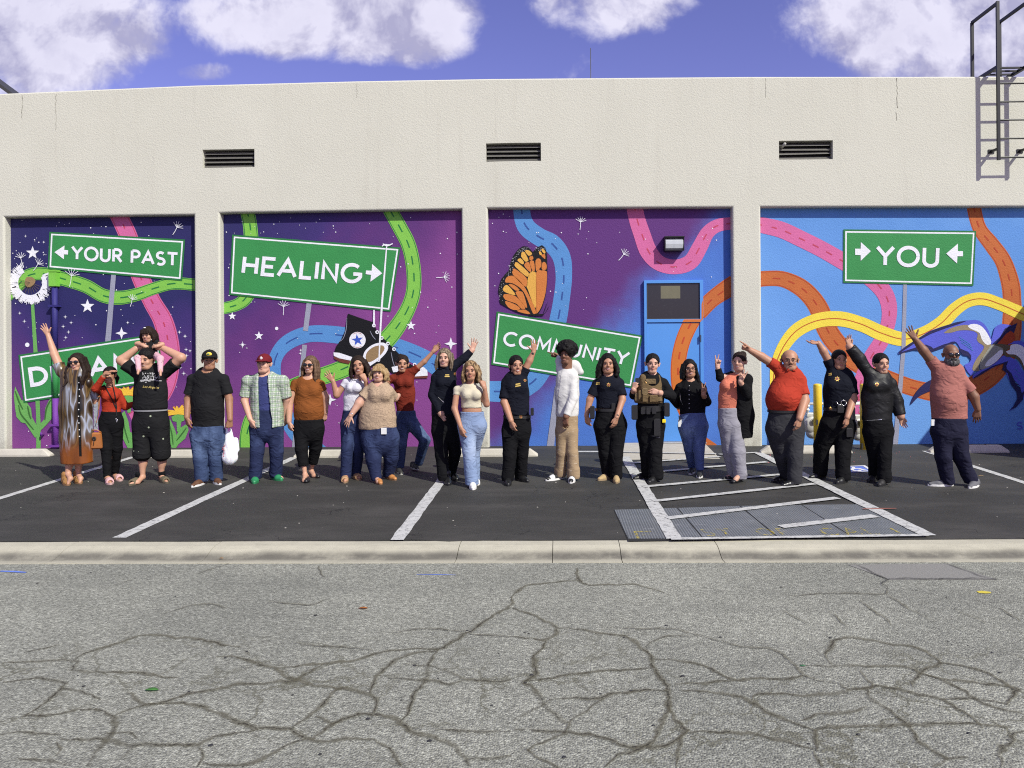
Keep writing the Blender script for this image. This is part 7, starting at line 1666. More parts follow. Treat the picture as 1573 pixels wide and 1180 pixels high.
# handbag
c = p.P(402, 800, -.10); LEA = simple('leather_tan', (.36, .13, .035), .42, 0, .15, 14, .003, 90)
t_ = thing('handbag', (c.x, c.y, c.z - .13), 'tan leather handbag with round black flower charm beside the woman in red', 'handbag'); q = MB(); s_ = p.scale
q.box(c.x - 38 * s_, c.x + 40 * s_, c.y - .05, c.y + .05, c.z - 52 * s_, c.z + 50 * s_, 0, .018); o = q.build('bag_body', LEA, t_, False)
for v in o.data.vertices: v.co.x += -(v.co.z - (.13)) * .10; v.co.x = v.co.x * (1 - .6 * (v.co.z - .13))
q = MB(); q.tube([(c.x - 40 * s_, c.y, c.z + 48 * s_), (c.x - 22 * s_, c.y - .03, c.z + 66 * s_), (c.x + 10 * s_, c.y - .03, c.z + 66 * s_), (c.x + 32 * s_, c.y, c.z + 48 * s_)], .007, 8); q.build('handle', LEA, t_, True)
q = MB(); 
for i in range(8): a = i * math.pi / 4; q.ell((c.x + .018 * math.cos(a), c.y - .058, c.z + .03 + .018 * math.sin(a)), (.012, .006, .012), 8, 5)
q.tube([(c.x, c.y - .058, c.z + .01), (c.x - .01, c.y - .06, c.z - .06)], .004, 6); q.build('flower_charm', simple('charm_black', (.02, .018, .015), .4), t_, True)
# strap of grey canvas on the dress woman's shoulder bag
q = MB(); a = p.P(395, 560, -.04); b = p.P(398, 735, -.06); q.add([(a.x - .028, a.y, a.z), (a.x + .028, a.y, a.z), (b.x + .026, b.y, b.z), (b.x - .026, b.y, b.z)], [(0, 1, 2, 3)]); o = q.build('bag_strap', cloth('strap_grey', (.34, .36, .42)), t_); md = o.modifiers.new('s', 'SOLIDIFY'); md.thickness = .004
# 3 man with the child
BT = cloth('tee_black', (.012, .012, .013), dist=.012, scale=10)
p3 = Person('person', 'man in black graphic tee and printed black shorts carrying a child on his shoulders', Z1, skin='light', male=True, wide=1.06, head=(714, 292, 128), smile=1, head_dy=-.06, pitch=8,
    hair=('short', HB, dict(vol=1.7)), torso=[(735, 400, 96), (738, 490, 100), (738, 580, 108)], q=.62,
    arms=[A([(640, 372), (556, 300, -.03), (650, 226, .02)], [36, 30, 20], .70, ('soft', 694, 196, dict(n=(0, .8, -.4), t=1, dy=.0)), .018, .014), A([(832, 374), (928, 284, -.03), (822, 226, .02)], [36, 30, 20], .66, ('soft', 765, 198, dict(n=(0, .8, -.4), t=-1, dy=.0)), .018, .014)],
    legs=[Lg((692, 690), (686, 880), (688, 1030), [62, 52, 20], (680, 1058), (604, 1086), ank_r=.030, slim=.52, len=.30), Lg((785, 690), (806, 880), (806, 1030), [62, 52, 20], (800, 1052), (872, 1083), ank_r=.030, slim=.52, len=.30)],
    shoe=('slide', simple('slide_olive', (.12, .10, .06), .8, 0, .2, 30), simple('slide_olive_sole', (.10, .085, .055), .8)),
    top=dict(mat=BT, hem=603, neck=.078, amp=.007), bottom=dict(name='shorts', mat=spot_print('shorts_print', (.011, .011, .012), (.30, .34, .24), 13, .16), waist=600, hips=[(740, 615, 100), (738, 690, 108)], end=1.16, amp=.005, grow=.004, straight=True))
for lg in p3.feet:
    q = MB(); c = lg[0] + lg[1] * .06; q.tube([(c.x, c.y, .05), (c.x, c.y, .115), (c.x, c.y, .135)], [.040, .043, .040], 14); q.build('sock', BLK, p3.t, True)
WP = simple('print_white', (.48, .48, .48), .8, 0, .35, 60)
rr = random.Random(4); V, Fc = [], []
for i in range(150):                                                # worn photo print: a low car under palm fronds
    if i < 70: t_x = rr.random(); x, y = 676 + 130 * t_x, 428 + rr.uniform(-10, 10) * math.sin(math.pi * min(1, .25 + t_x)) - (6 if .3 < t_x < .7 else 0); w_, h_ = rr.uniform(3, 8), rr.uniform(1, 2.6)
    else: x, y = rr.uniform(686, 792), rr.uniform(378, 414); w_, h_ = rr.uniform(1, 3), rr.uniform(1.2, 4)
    n = len(V); V += [p3.hit(x + a, y + b, .004 + i * .00005) for a, b in ((-w_, -h_ * .5), (w_ * .8, -h_), (w_, h_ * .7), (-w_ * .7, h_))]; Fc.append((n, n + 1, n + 2, n + 3))
stuff(mesh_obj('chest_print', V, Fc, WP, p3.t))
def surf_text(p, text, x, y, size, mat, off=.004, shear=0.0, slant=0.0, sx=1.0, name='lettering', parent=None):
    cu = bpy.data.curves.new('tmp_text', 'FONT'); cu.body = text; cu.size = 1; cu.shear = shear; cu.align_x = 'CENTER'; cu.resolution_u = 2; o = bpy.data.objects.new('tmp_text', cu); COL.objects.link(o)
    dg = bpy.context.evaluated_depsgraph_get(); dg.update(); me = bpy.data.meshes.new_from_object(o.evaluated_get(dg)); vs = [v.co.copy() for v in me.vertices]; fs = [tuple(f.vertices) for f in me.polygons]
    bpy.data.objects.remove(o); bpy.data.curves.remove(cu); bpy.data.meshes.remove(me); c, sn = math.cos(slant), math.sin(slant)
    return mesh_obj(name, [p.hit(x + (v.x * c * sx + v.y * sn) * size, y - (v.y * c - v.x * sn * sx) * size, off) for v in vs], fs, mat, parent or p.t)
surf_text(p3, 'Los Angeles', 738, 474, 21, simple('print_gold', (.55, .42, .12), .7), .005, .35, R(4), 1.0)
p3.belt(610, 100, 740, 4, simple('waist_grey', (.22, .22, .23), .8))
# 4 the child
p = Person('person', 'small child with dark hair sitting on the shoulders of the man in black', Z1, skin='light', Y0=p3.Y0 + .07, base_z=1.22, ypad=.50, head=(722, 138, 96), smile=1, wide=1.05, hand_s=.55, pitch=12,
    hair=('bangs', HDB, dict(len=.12, wave=.008)), torso=[(735, 205, 36), (737, 235, 38), (738, 262, 40)], q=.75, neck_r=.042,
    arms=[A([(696, 182), (652, 196, -.05), (686, 205, -.12)], [17, 13, 10], .5, ('soft', 712, 214, dict(n=(0, .8, -.5), t=1))), A([(775, 190), (812, 200, -.05), (778, 212, -.12)], [17, 13, 10], .5, ('soft', 748, 216, dict(n=(0, .8, -.5), t=-1)))],
    top=dict(mat=spot_print('child_top', (.012, .012, .013), (.5, .5, .52), 30, .25), hem=262, neck=.055, amp=.003),
    child_feet=[((664, 350, -.30), (658, 384, -.34)), ((800, 356, -.30), (800, 394, -.34))],
    extra=[dict(name='leggings', mat=spot_print('leggings_pink', (.56, .33, .37), (.12, .12, .16), 40, .22, .5), h=.008, k=.02, amp=.002, cones=[((735, 262), (738, 268), 40, 40, .8), ((715, 262, -.02), (658, 286, -.22), 24, 21, 1), ((658, 286, -.22), (664, 362, -.30), 20, 14, 1), ((760, 262, -.02), (798, 290, -.22), 24, 21, 1), ((798, 290, -.22), (800, 368, -.30), 20, 14, 1)])])
q = MB(); q.ell(p.hc + p.hM @ Vector((0, -.07, .118)), (.02, .012, .01), 8, 5, 0, p.hM); q.build('hair_clip', CARD, p.t, True)
# 5 man in black tee with a bag
p = Person('person', 'man in plain black tee, jeans and black baseball cap holding a white plastic bag', Z2, skin='medium', male=True, wide=1.05, head=(292, 160, 138), yaw=22, smile=0,
    hair=('short', HB, dict()), cap=cloth('cap_black', (.012, .012, .013)), torso=[(280, 300, 104), (278, 420, 112), (280, 520, 113), (280, 640, 114)], q=.62, bulk=[(280, 500, 92, 110, -.03, .135)],
    arms=[A([(160, 285), (136, 440, .0), (128, 572, -.08)], [42, 27, 20], .76, ('relaxed', 142, 648, hang(1)), .016, .010), A([(404, 285), (434, 440, .0), (440, 588, -.08)], [42, 27, 20], .76, ('fist', 434, 650, hang(-1)), .016, .010)],
    legs=[Lg((220, 700), (228, 870), (236, 1005), [68, 48, 44], (262, 1050), (162, 1082), len=.29), Lg((342, 700), (338, 870), (340, 1005), [66, 48, 44], (322, 1040), (402, 1078), len=.29)],
    shoe=('sneaker', simple('sneaker_brown', (.10, .042, .018), .7, 0, .15, 30), RUBW), top=dict(mat=BT, hem=640, neck=.082, amp=.006), bottom=dict(mat=MD, waist=630, hips=[(280, 640, 112), (280, 700, 118)], amp=.008))
q = [p.hc + p.hM @ Vector((.034 * math.cos(R(a)) * .9, -.098 - .004 * 0, .082 + .024 * math.sin(R(a)))) for a in range(0, 360, 30)]
lg_ = MB(); M_ = p.hM; lg_.ell(p.hc + M_ @ Vector((0, -.088, .078)), (.033, .012, .026), 14, 8, 0, M_); o = lg_.build('cap_patch', simple('patch_yellow', (.68, .52, .06), .7), p.t, True)
lg_ = MB(); lg_.ell(p.hc + M_ @ Vector((-.008, -.0985, .080)), (.018, .005, .010), 10, 6, 0, M_); lg_.build('cap_emblem', simple('patch_green', (.06, .14, .08), .7), o, True)
# plastic bag
def plastic_bag(p, x, y0, y1, hw):
    c = p.P(x, (y0 + y1) / 2, -.02); s_ = p.scale; f = Field(bx(p, x - hw - 40, y0 - 60, x + hw + 40, y1 + 30, .22)[0], bx(p, x - hw - 40, y0 - 60, x + hw + 40, y1 + 30, .22)[1], .007)
    T = p.P; f.cone(T(x + 4, y0 + 120), T(x + 2, y1 - 55), 44 * s_, 58 * s_, .02, .62); f.cone(T(x - 8, y0 + 40), T(x, y0 + 130), 18 * s_, 44 * s_, .02, .5); f.cone(T(x - 22, y0), T(x - 18, y0 + 60), 7 * s_, 16 * s_, .012, .6); f.cone(T(x + 4, y0), T(x + 14, y0 + 60), 7 * s_, 16 * s_, .012, .6)
    f.cone(T(x + 44, y0 + 85), T(x + 40, y0 + 150), 22 * s_, 30 * s_, .02, .3)
    f.wobble(lambda X, Y, Z: .0045 * (1 - np.abs(np.sin(X * 48 + Z * 6 + np.sin(Z * 14) * 1.2 + Y * 25))) - .002); VF = f.mesh()
    m, t, b = principled('bag_plastic'); b.inputs['Base Color'].default_value = (.78, .78, .80, 1); b.inputs['Roughness'].default_value = .28; b.inputs['Transmission Weight'].default_value = 0; b.inputs['Subsurface Weight'].default_value = .2
    pos = t.new('ShaderNodeNewGeometry').outputs['Position']; t.put(b.inputs['Normal'], t.new('ShaderNodeBump', {'Height': t.noise(t.vec('MULTIPLY', pos, (1, 1, .4)), 50, 4, .6, dist=1.0), 'Strength': .7, 'Distance': .006}))
    tt = thing('plastic_bag', (c.x, c.y, T(x, y1).z), 'white plastic carrier bag held by the capped man in the black tee', 'bag'); o = mesh_obj('bag_film', VF[0], VF[1], m, tt, True); return tt, VF
tt, VF = plastic_bag(p, 438, 655, 912, 62)
bv = BVHTree.FromPolygons([tuple(v) for v in VF[0]], [tuple(int(i) for i in q_) for q_ in VF[1]])
class _S: pass
old = p.bvh; p.bvh = [bv]; V, Fc = [], []; rr = random.Random(2)
for i in range(9):
    x, y = 384 + rr.uniform(0, 10), 770 + i * 10; n = len(V); V += [p.hit(x + a, y + b, .003) for a, b in ((0, 0), (9, 2), (8, 7), (1, 6))]; Fc.append((n, n + 1, n + 2, n + 3))
stuff(mesh_obj('red_print', V, Fc, simple('print_red', (.5, .03, .04), .6), tt)); p.bvh = old
# 6 plaid shirt
p = Person('person', 'person in green plaid short-sleeved shirt, maroon cap and green clogs', Z2, skin='fair', male=True, wide=1.08, head=(688, 186, 132), smile=.5,
    hair=('short', HDB, dict(vol=1.2)), cap=cloth('cap_maroon', (.16, .016, .022)), torso=[(700, 330, 92), (705, 430, 100), (708, 520, 104)], q=.74,
    arms=[A([(575, 312), (546, 450, -.03), (586, 585, -.14)], [36, 27, 18], .42, ('soft', 612, 652, hang(1)), .016, .010), A([(820, 315), (850, 440, .05), (838, 560, .10)], [36, 27, 18], .42, ('relaxed', 836, 628, hang(-1)), .016, .010)],
    legs=[Lg((650, 640), (636, 820), (624, 995), [66, 47, 40], (630, 1030), (606, 1072)), Lg((765, 640), (778, 820), (772, 985), [62, 46, 42], (745, 1018), (860, 1044))],
    shoe=('clog', simple('clog_green', (.02, .20, .075), .5, 0, .05), simple('clog_green_sole', (.02, .16, .06), .6)), top=dict(name='undershirt', mat=cloth('tee_blue', (.045, .055, .17)), hem=522, neck=.080, amp=.003),
    bottom=dict(mat=DK, waist=512, hips=[(708, 520, 96), (706, 640, 112)], amp=.006))
def open_shirt(p, T, sleeves, mat, name, gapx, hem, q=.66, gr=.014, amp=.006, box=None, vfront=None):
    """outer layer open at the front: same trunk a little larger, with the strip between gapx cut away"""
    f = Field(*box, .0100); sc = p.scale; P = p.P; hz = P(0, hem).z; cuts = [((0, 0, hz), (0, 0, -1))]; N = [(P(n[0], n[1]), n[2] * sc) for n in T]
    for i in range(len(N) - 1): f.cone(N[i][0], N[i + 1][0], N[i][1] + gr, N[i + 1][1] + gr, .03, q, 'add', cuts)
    for (pts, w, e, fl) in sleeves:
        pts = [P(*x) for x in pts]; w = [x * sc for x in w]
        f.cone(p.nb + Vector((0, 0, -.04)), pts[0], .055 + gr, w[0] + gr, .03, 1, 'add', cuts); f.cone(pts[0], N[0][0] + (pts[0] - N[0][0]) * .35, w[0] + gr, N[0][1] * .66 + gr, .03, .8, 'add', cuts)
        if e <= 1: nrm = (pts[1] - pts[0]).normalized(); f.cone(pts[0], pts[1], w[0] + gr, w[1] + gr + fl, .02, 1, 'add', [(pts[0].lerp(pts[1], e), nrm)])
        else: nrm = (pts[2] - pts[1]).normalized(); f.cone(pts[0], pts[1], w[0] + gr, w[1] + gr, .02); f.cone(pts[1], pts[2], w[1] + gr, w[2] + gr + fl, .02, 1, 'add', [(pts[1].lerp(pts[2], e - 1), nrm)])
    # cut the opening, only in front
    X, Y, Z = f.grid((slice(None),) * 3); (ta, xa0, xa1), (tb, xb0, xb1) = gapx; za, zb_ = P(0, ta).z, P(0, tb).z
    tt_ = np.clip((za - Z) / (za - zb_), 0, 1.3); xl = P(xa0, ta).x + (P(xb0, tb).x - P(xa0, ta).x) * tt_; xr = P(xa1, ta).x + (P(xb1, tb).x - P(xa1, ta).x) * tt_
    wedge = np.maximum(np.maximum(xl - X, X - xr), Y - (p.Y0 + .0)); f.d = np.maximum(f.d, -wedge.astype(np.float32))
    nc = p.nb + Vector((0, -.03, .06)); f.cone(nc, nc + Vector((0, .06, .03)), .078, .078, .004, 1, 'sub')
    f.wobble(wrinkle(amp, 11, .7)); VF = f.mesh(); o = p.part(name, VF, mat); p.bvh.append(BVHTree.FromPolygons([tuple(v) for v in VF[0]], [tuple(int(i) for i in q_) for q_ in VF[1]])); return o
open_shirt(p, [(700, 330, 94), (705, 430, 102), (708, 520, 106), (714, 640, 110)], [([(575, 312, 0), (546, 450, 0), (586, 585, -.05)], [38, 30, 20], .80, .012), ([(820, 315, 0), (850, 440, .05), (838, 560, .1)], [38, 30, 20], .9, .012)], PLAID, 'overshirt', ((270, 668, 738), (640, 692, 778)), 642, q=.86, box=bx(p, 480, 200, 900, 700, .34))
pa_ = MB(); pa_.ell(p.hc + p.hM @ Vector((0, -.094, .078)), (.019, .008, .022), 10, 6, 0, p.hM); pa_.build('cap_emblem', simple('emblem_white', (.55, .52, .52), .7), p.t, True)
# 7 orange-brown blouse
p = Person('person', 'woman in rust-orange blouse, black cropped trousers and sunglasses, standing sideways smiling', Z2, skin='light', head=(1022, 192, 128), glasses='sun', tilt=3, yaw=-4,
    hair=('long', HBR, dict(len=.21, wave=.006, asym=(.75, 1.05), spread=.8)), torso=[(1010, 345, 92), (1010, 440, 100), (1012, 540, 110)], q=.62, bulk=[(978, 380, 45, 45, -.070, .055), (1045, 380, 45, 45, -.070, .055), (1010, 510, 92, 70, -.02, .125)],
    arms=[A([(908, 318), (872, 465, -.02), (868, 605, -.08)], [36, 28, 18], .38, ('relaxed', 882, 678, hang(1)), .012, .01), A([(1105, 325), (1134, 430, .04), (1132, 540, .06)], [34, 26, 18], .45, ('relaxed', 1120, 600, hang(-1)), .010)],
    legs=[Lg((965, 650), (958, 800), (985, 1000), [62, 42, 27], (1002, 1025), (990, 1056), ank_r=.026, slim=.66), Lg((1058, 650), (1062, 790), (1028, 990), [62, 43, 27], (1038, 995), (1112, 1028), ank_r=.026, slim=.66)],
    shoe=('flat', simple('flat_black', (.012, .012, .013), .4), RUBB), top=dict(mat=cloth('blouse_rust', (.24, .078, .020), dist=.008), hem=592, neck=.082, amp=.006), bottom=dict(mat=BLKP, waist=585, hips=[(1012, 590, 104), (1010, 660, 108)], end=1.62, amp=.004))
# 8 white blouse
p = Person('person', 'woman in white patterned blouse and jeans with one open hand raised, hoop earrings', Z3, skin='tan', head=(300, 205, 146), tilt=-8, yaw=8, earring=SILV,
    hair=('long', HDB, dict(len=.15, wave=.008, spread=1.1)), torso=[(262, 360, 66), (255, 450, 66), (252, 530, 66)], q=.62, bulk=[(240, 375, 34, 36, -.07, .05), (290, 375, 34, 36, -.07, .05)],
    arms=[A([(198, 322), (134, 428, -.03), (106, 322, -.06)], [30, 25, 16], .35, ('open', 42, 244, dict(n=(0, -1, 0), t=1)), .010, .008), A([(335, 345), (372, 430, -.02), (352, 315, -.12)], [28, 24, 15], .4, ('fist', 330, 278, dict(n=(-.4, .8, 0), t=-1)))],
    legs=[Lg((218, 650), (212, 830), (203, 1030), [52, 42, 34], (196, 1068), (193, 1112), flare=.008), Lg((292, 650), (298, 830), (275, 1025), [50, 42, 34], (262, 1050), (322, 1078), flare=.008)],
    shoe=('sandal', simple('sandal_tan', (.40, .24, .12), .6), simple('sandal_sole', (.25, .16, .09), .7)), top=dict(mat=spot_print('blouse_white', (.54, .53, .57), (.04, .04, .16), 26, .16, .35), hem=552, neck=.075, vneck=.05, amp=.005, collar=.9), bottom=dict(mat=DK, waist=540, hips=[(252, 545, 70), (255, 640, 84)], amp=.005))
p.bottom['label'] = 'flared blue jeans with light lower legs'
# 10 rust tee (behind 9)
p = Person('person', 'woman in brick-red V-neck tee and skinny jeans kicking a knee out, arm flung up', Z3, skin='tan', head=(630, 192, 132), tilt=6, yaw=14,
    hair=('pulled', HDB, dict(bun=(-.035, .075, .085))), torso=[(640, 325, 74), (648, 420, 76), (655, 530, 66)], q=.60, bulk=[(616, 335, 34, 36, -.07, .05), (668, 335, 34, 36, -.07, .05)],
    arms=[A([(555, 300), (524, 330, -.02), (505, 320, -.08)], [30, 22, 14], .9), A([(712, 248), (796, 175, .0), (862, 100, .0)], [28, 20, 13], .42, ('soft', 922, 45, dict(n=(0, -1, .3), t=-1)), .014, .016)],
    legs=[Lg((632, 640), (622, 810), (612, 985), [52, 38, 28], (602, 1008), (652, 1066)), Lg((700, 640), (800, 768, -.10), (750, 965), [50, 40, 29], (700, 985), (830, 1045), lift=.02)],
    shoe=('sneaker', simple('sneaker_charcoal', (.028, .027, .025), .7), simple('sole_stone', (.34, .33, .30), .7)), top=dict(mat=cloth('tee_brick', (.19, .028, .016), dist=.010), hem=556, neck=.072, vneck=.08, amp=.006), bottom=dict(mat=MD, waist=545, hips=[(655, 550, 70), (660, 630, 78)], amp=.005, end=1.96, tight=True))
# 9 beige blouse
p = Person('person', 'woman with blonde fringe in beige patterned blouse and dark jeans, badge at her hip', Z3, skin='fair', wide=1.08, light_brow=True, head=(452, 262, 132), tilt=2,
    hair=('bangs', HBL, dict(len=.10, wave=.014, spread=1.2, vol=1.1)), torso=[(455, 400, 96), (450, 490, 112), (443, 580, 134), (443, 655, 142)], q=.66, bulk=[(430, 430, 50, 50, -.085, .075), (495, 430, 50, 50, -.085, .075)],
    arms=[A([(362, 388), (302, 490, -.06), (240, 582, -.12)], [44, 32, 18], .55, ('open', 200, 655, dict(n=(.5, .6, .5), t=1)), .022, .018), A([(538, 385), (572, 450, .10), (600, 430, .16)], [40, 30, 18], .9)],
    legs=[Lg((405, 750), (412, 910), (432, 1072), [84, 56, 34], (432, 1082), (492, 1124)), Lg((530, 750), (545, 900), (520, 1045), [76, 54, 36], (505, 1055), (632, 1088))],
    shoe=('loafer', simple('loafer_tan', (.42, .18, .055), .5), simple('loafer_sole', (.16, .09, .05), .7)), top=dict(mat=line_print('blouse_beige', (.37, .27, .185), (.19, .135, .095), 26, .02, .05), hem=682, neck=.072, vneck=.06, amp=.007), bottom=dict(mat=DK, waist=660, hips=[(445, 670, 132), (462, 750, 142)], amp=.006, q=.68))
p.pouch('id_badge', 490, 700, 20, 24, CARD, .008, .02); p.watch(0, SILV, .028)
# 11 dark jacket
p = Person('person', 'officer with long ash-blonde hair in dark zip jacket, fist lowered, other arm raised', Z4, skin='fair', light_brow=True, head=(194, 182, 132), tilt=2,
    hair=('long', HGB, dict(len=.15, wave=.006, spread=.8)), torso=[(198, 325, 82), (190, 420, 84), (188, 520, 80), (186, 580, 82)], q=.64, bulk=[(180, 355, 38, 38, -.08, .05), (236, 355, 38, 38, -.08, .05)],
    arms=[A([(128, 310), (112, 440, -.02), (172, 574, -.10)], [38, 31, 22], 1.9, ('fist', 188, 622, hang(1)), .004), A([(256, 238), (330, 186, .03), (388, 126, .05)], [36, 28, 20], 1.85, ('open', 408, 56, dict(n=(0, -1, 0), t=-1)), .004)],
    legs=[Lg((170, 700), (174, 860), (190, 1020), [58, 43, 36], (215, 1045), (225, 1080), len=.28), Lg((238, 690), (268, 840), (232, 990), [55, 42, 34], (248, 1015), (300, 1052), len=.28)],
    shoe=('boot', simple('boot_black', (.010, .010, .010), .4), RUBB), top=dict(name='jacket', mat=NVY, hem=582, neck=.072, collar=1.1, amp=.005), bottom=dict(mat=BLKP, waist=570, hips=[(188, 580, 82), (192, 680, 90)], amp=.006))
p.name_tape(212, 305, 32, 18); p.badge_star(268, 292, 15); p.strap('pocket_zip', [(150, 455), (188, 490)], 2, SILV, .004)
# 12 cream crop top
p = Person('person', 'young woman in cream crop top, pale blue jeans and white sneakers, hand by her shoulder', Z4, skin='tan', light_brow=True, head=(378, 272, 138), tilt=-3, smile=.5,
    hair=('long', HSH, dict(len=.14, wave=.012, spread=.7)), torso=[(368, 405, 62), (380, 470, 64), (385, 545, 78)], q=.66, bulk=[(352, 440, 36, 36, -.068, .055), (415, 440, 36, 36, -.068, .055)],
    arms=[A([(275, 392), (264, 535, -.05), (308, 665, -.17)], [27, 22, 15], .30, ('relaxed', 322, 728, hang(1)), .006), A([(440, 400), (488, 505, -.02), (474, 392, -.08)], [26, 21, 15], .30, ('fist', 458, 340, dict(n=(-.5, .7, 0), t=-1)), .006)],
    legs=[Lg((350, 650), (366, 830), (386, 1030), [66, 44, 40], (390, 1075), (396, 1124), flare=.008), Lg((432, 650), (398, 820, .08), (400, 1035), [58, 44, 38], (402, 1045), (446, 1090), flare=.006)],
    shoe=('sneaker', simple('sneaker_white', (.72, .71, .70), .5), RUBW), top=dict(mat=cloth('rib_cream', (.62, .56, .42), dist=.004), hem=527, neck=.058, amp=.002), bottom=dict(name='jeans', mat=LT, waist=556, hips=[(388, 565, 82), (388, 650, 92)], amp=.005, q=.70))
# 13 officer
BOOT = simple('boot_black', (.010, .010, .010), .4)
p = Person('person', 'officer in dark polo pointing up at the painted green sign, black hair pulled back', Z4, skin='tan', head=(694, 234, 138), yaw=18,
    hair=('pulled', HB, dict(bun=(-.02, .10, -.03))), torso=[(688, 350, 86), (690, 430, 92), (694, 520, 88), (698, 570, 88)], q=.64, bulk=[(670, 385, 42, 42, -.068, .055), (730, 385, 42, 42, -.068, .055)],
    arms=[A([(618, 345), (612, 490, -.06), (658, 620, -.19)], [38, 28, 19], .82, ('relaxed', 674, 690, hang(1)), .014, .012), A([(745, 285), (788, 200, .0), (816, 138, .0)], [34, 24, 16], .40, ('open', 822, 58, dict(n=(0, -1, 0), t=-1)), .014, .012)],
    legs=[Lg((655, 690), (650, 860), (632, 1022), [60, 46, 38], (636, 1050), (640, 1096), len=.27), Lg((742, 690), (735, 850), (726, 1000), [54, 42, 38], (690, 1030), (802, 1056), len=.28)],
    shoe=('boot', BOOT, RUBB), top=dict(name='polo_shirt', mat=NVY, hem=580, neck=.074, collar=1.1, amp=.005), bottom=dict(name='cargo_trousers', mat=BLKP, waist=585, hips=[(698, 590, 92), (700, 680, 100)], amp=.008))
def duty(p, y, hw, x): return p.belt(y, hw, x, 10)
duty(p, 590, 96, 698); p.badge_star(727, 592, 17); p.name_tape(706, 370, 38, 22, -12); p.badge_star(756, 338, 15); p.pouch('radio_pouch', 806, 555, 11, 26, BELT, .05, -.03); p.watch(1); p.pouch('cargo_pocket', 632, 700, 26, 34, BLKP, .010, .012)
# 14 hoodie
HOOD = cloth('fleece_white', (.70, .69, .66), dist=.006, scale=9)
p = Person('person', 'young man with afro in white zip hoodie and ripped khaki trousers looking left', Z5, skin='brown', male=True, head=(184, 158, 134), yaw=-24, smile=0,
    hair=('afro', HB, dict(len=.1)), torso=[(190, 335, 80), (186, 430, 82), (186, 560, 80)], q=.72,
    arms=[A([(142, 262, .05), (136, 205, .20), (136, 170, .28)], [36, 28, 20], 1.8, ('point', 92, 150, dict(n=(0, -.3, -1), t=-1)), .004), A([(236, 300, -.05), (228, 460, -.10), (180, 590, -.17)], [38, 30, 22], 1.95, ('relaxed', 172, 672, dict(n=(.5, .8, 0), t=-1)), .008)],
    legs=[Lg((152, 690), (150, 840), (138, 992), [46, 38, 38], (160, 1022), (28, 1042), len=.29), Lg((216, 690), (224, 840), (230, 1000), [46, 39, 40], (230, 1030), (196, 1078), len=.27)],
    shoe=('sneaker', simple('sneaker_panda', (.60, .60, .60), .5, 0, .02), RUBW), top=dict(name='hoodie', mat=HOOD, hem=590, neck=.070, amp=.006, more=[((238, 232, .06), (280, 280, .06), 36, 24, 1), ((200, 225, .04), (245, 240, .07), 30, 34, 1)]), bottom=dict(mat=ripped_mat(), waist=580, hips=[(186, 590, 74), (186, 680, 76)], amp=.007, q=.72))
for so in [c for c in p.t.children if c.name.startswith('shoe')]:
    me = so.data; me.materials.append(simple('swoosh_black', (.012, .012, .012), .5)); ft = p.feet[0] if 'first_' not in so else None
    for f_ in me.polygons:
        c = f_.center + p.t.location; h0 = min(p.feet, key=lambda F: (F[0] + F[1] * .13 - c).length); t = (Vector(c) - h0[0]).dot(h0[1]) / h0[2]
        if (t > .80 or .38 < t < .58 or t < .14): f_.material_index = 1
p.strap('drawstring', [(150, 258), (142, 340)], 2.2, HOOD, .006); p.strap('zip', [(152, 270), (128, 420), (112, 585)], 1.4, SILV, .004)
# 15 officer with tan boots
p = Person('person', 'officer with long wavy black hair in dark polo, tan boots, star badge on chest', Z5, skin='tan', head=(470, 222, 138), wide=1.04,
    hair=('long', HB, dict(len=.17, wave=.018, spread=1.3, vol=1.1)), torso=[(482, 350, 82), (478, 430, 84), (470, 520, 80)], q=.64, bulk=[(450, 372, 42, 42, -.068, .055), (512, 372, 42, 42, -.068, .055)],
    arms=[A([(386, 350), (346, 470, -.02), (322, 585, -.06)], [34, 25, 17], .74, ('relaxed', 334, 662, hang(1)), .014, .012), A([(562, 345), (572, 470, -.07), (532, 595, -.20)], [34, 25, 17], .78, ('soft', 506, 682, hang(-1)), .014, .012)],
    legs=[Lg((440, 660), (456, 850), (472, 1000), [68, 47, 36], (500, 1020), (398, 1040), len=.27), Lg((536, 660), (526, 850), (530, 1010), [66, 48, 38], (530, 1030), (530, 1078), len=.27)],
    shoe=('boot', simple('boot_tan', (.38, .27, .13), .8, 0, .12, 20, .003, 80), simple('boot_tan_sole', (.28, .20, .11), .8)), top=dict(name='polo_shirt', mat=NVY, hem=530, neck=.072, collar=1.1, amp=.005), bottom=dict(name='cargo_trousers', mat=BLKP, waist=535, hips=[(472, 545, 86), (488, 630, 112)], amp=.007))
duty(p, 540, 92, 472); p.badge_star(476, 368, 20); p.name_tape(400, 360, 26, 16, -8); p.badge_star(390, 542, 12); p.pouch('radio_pouch', 508, 525, 13, 30, BELT, .045, -.02); p.pouch('holster', 362, 560, 16, 44, BELT, .05, -.03); p.watch(1)
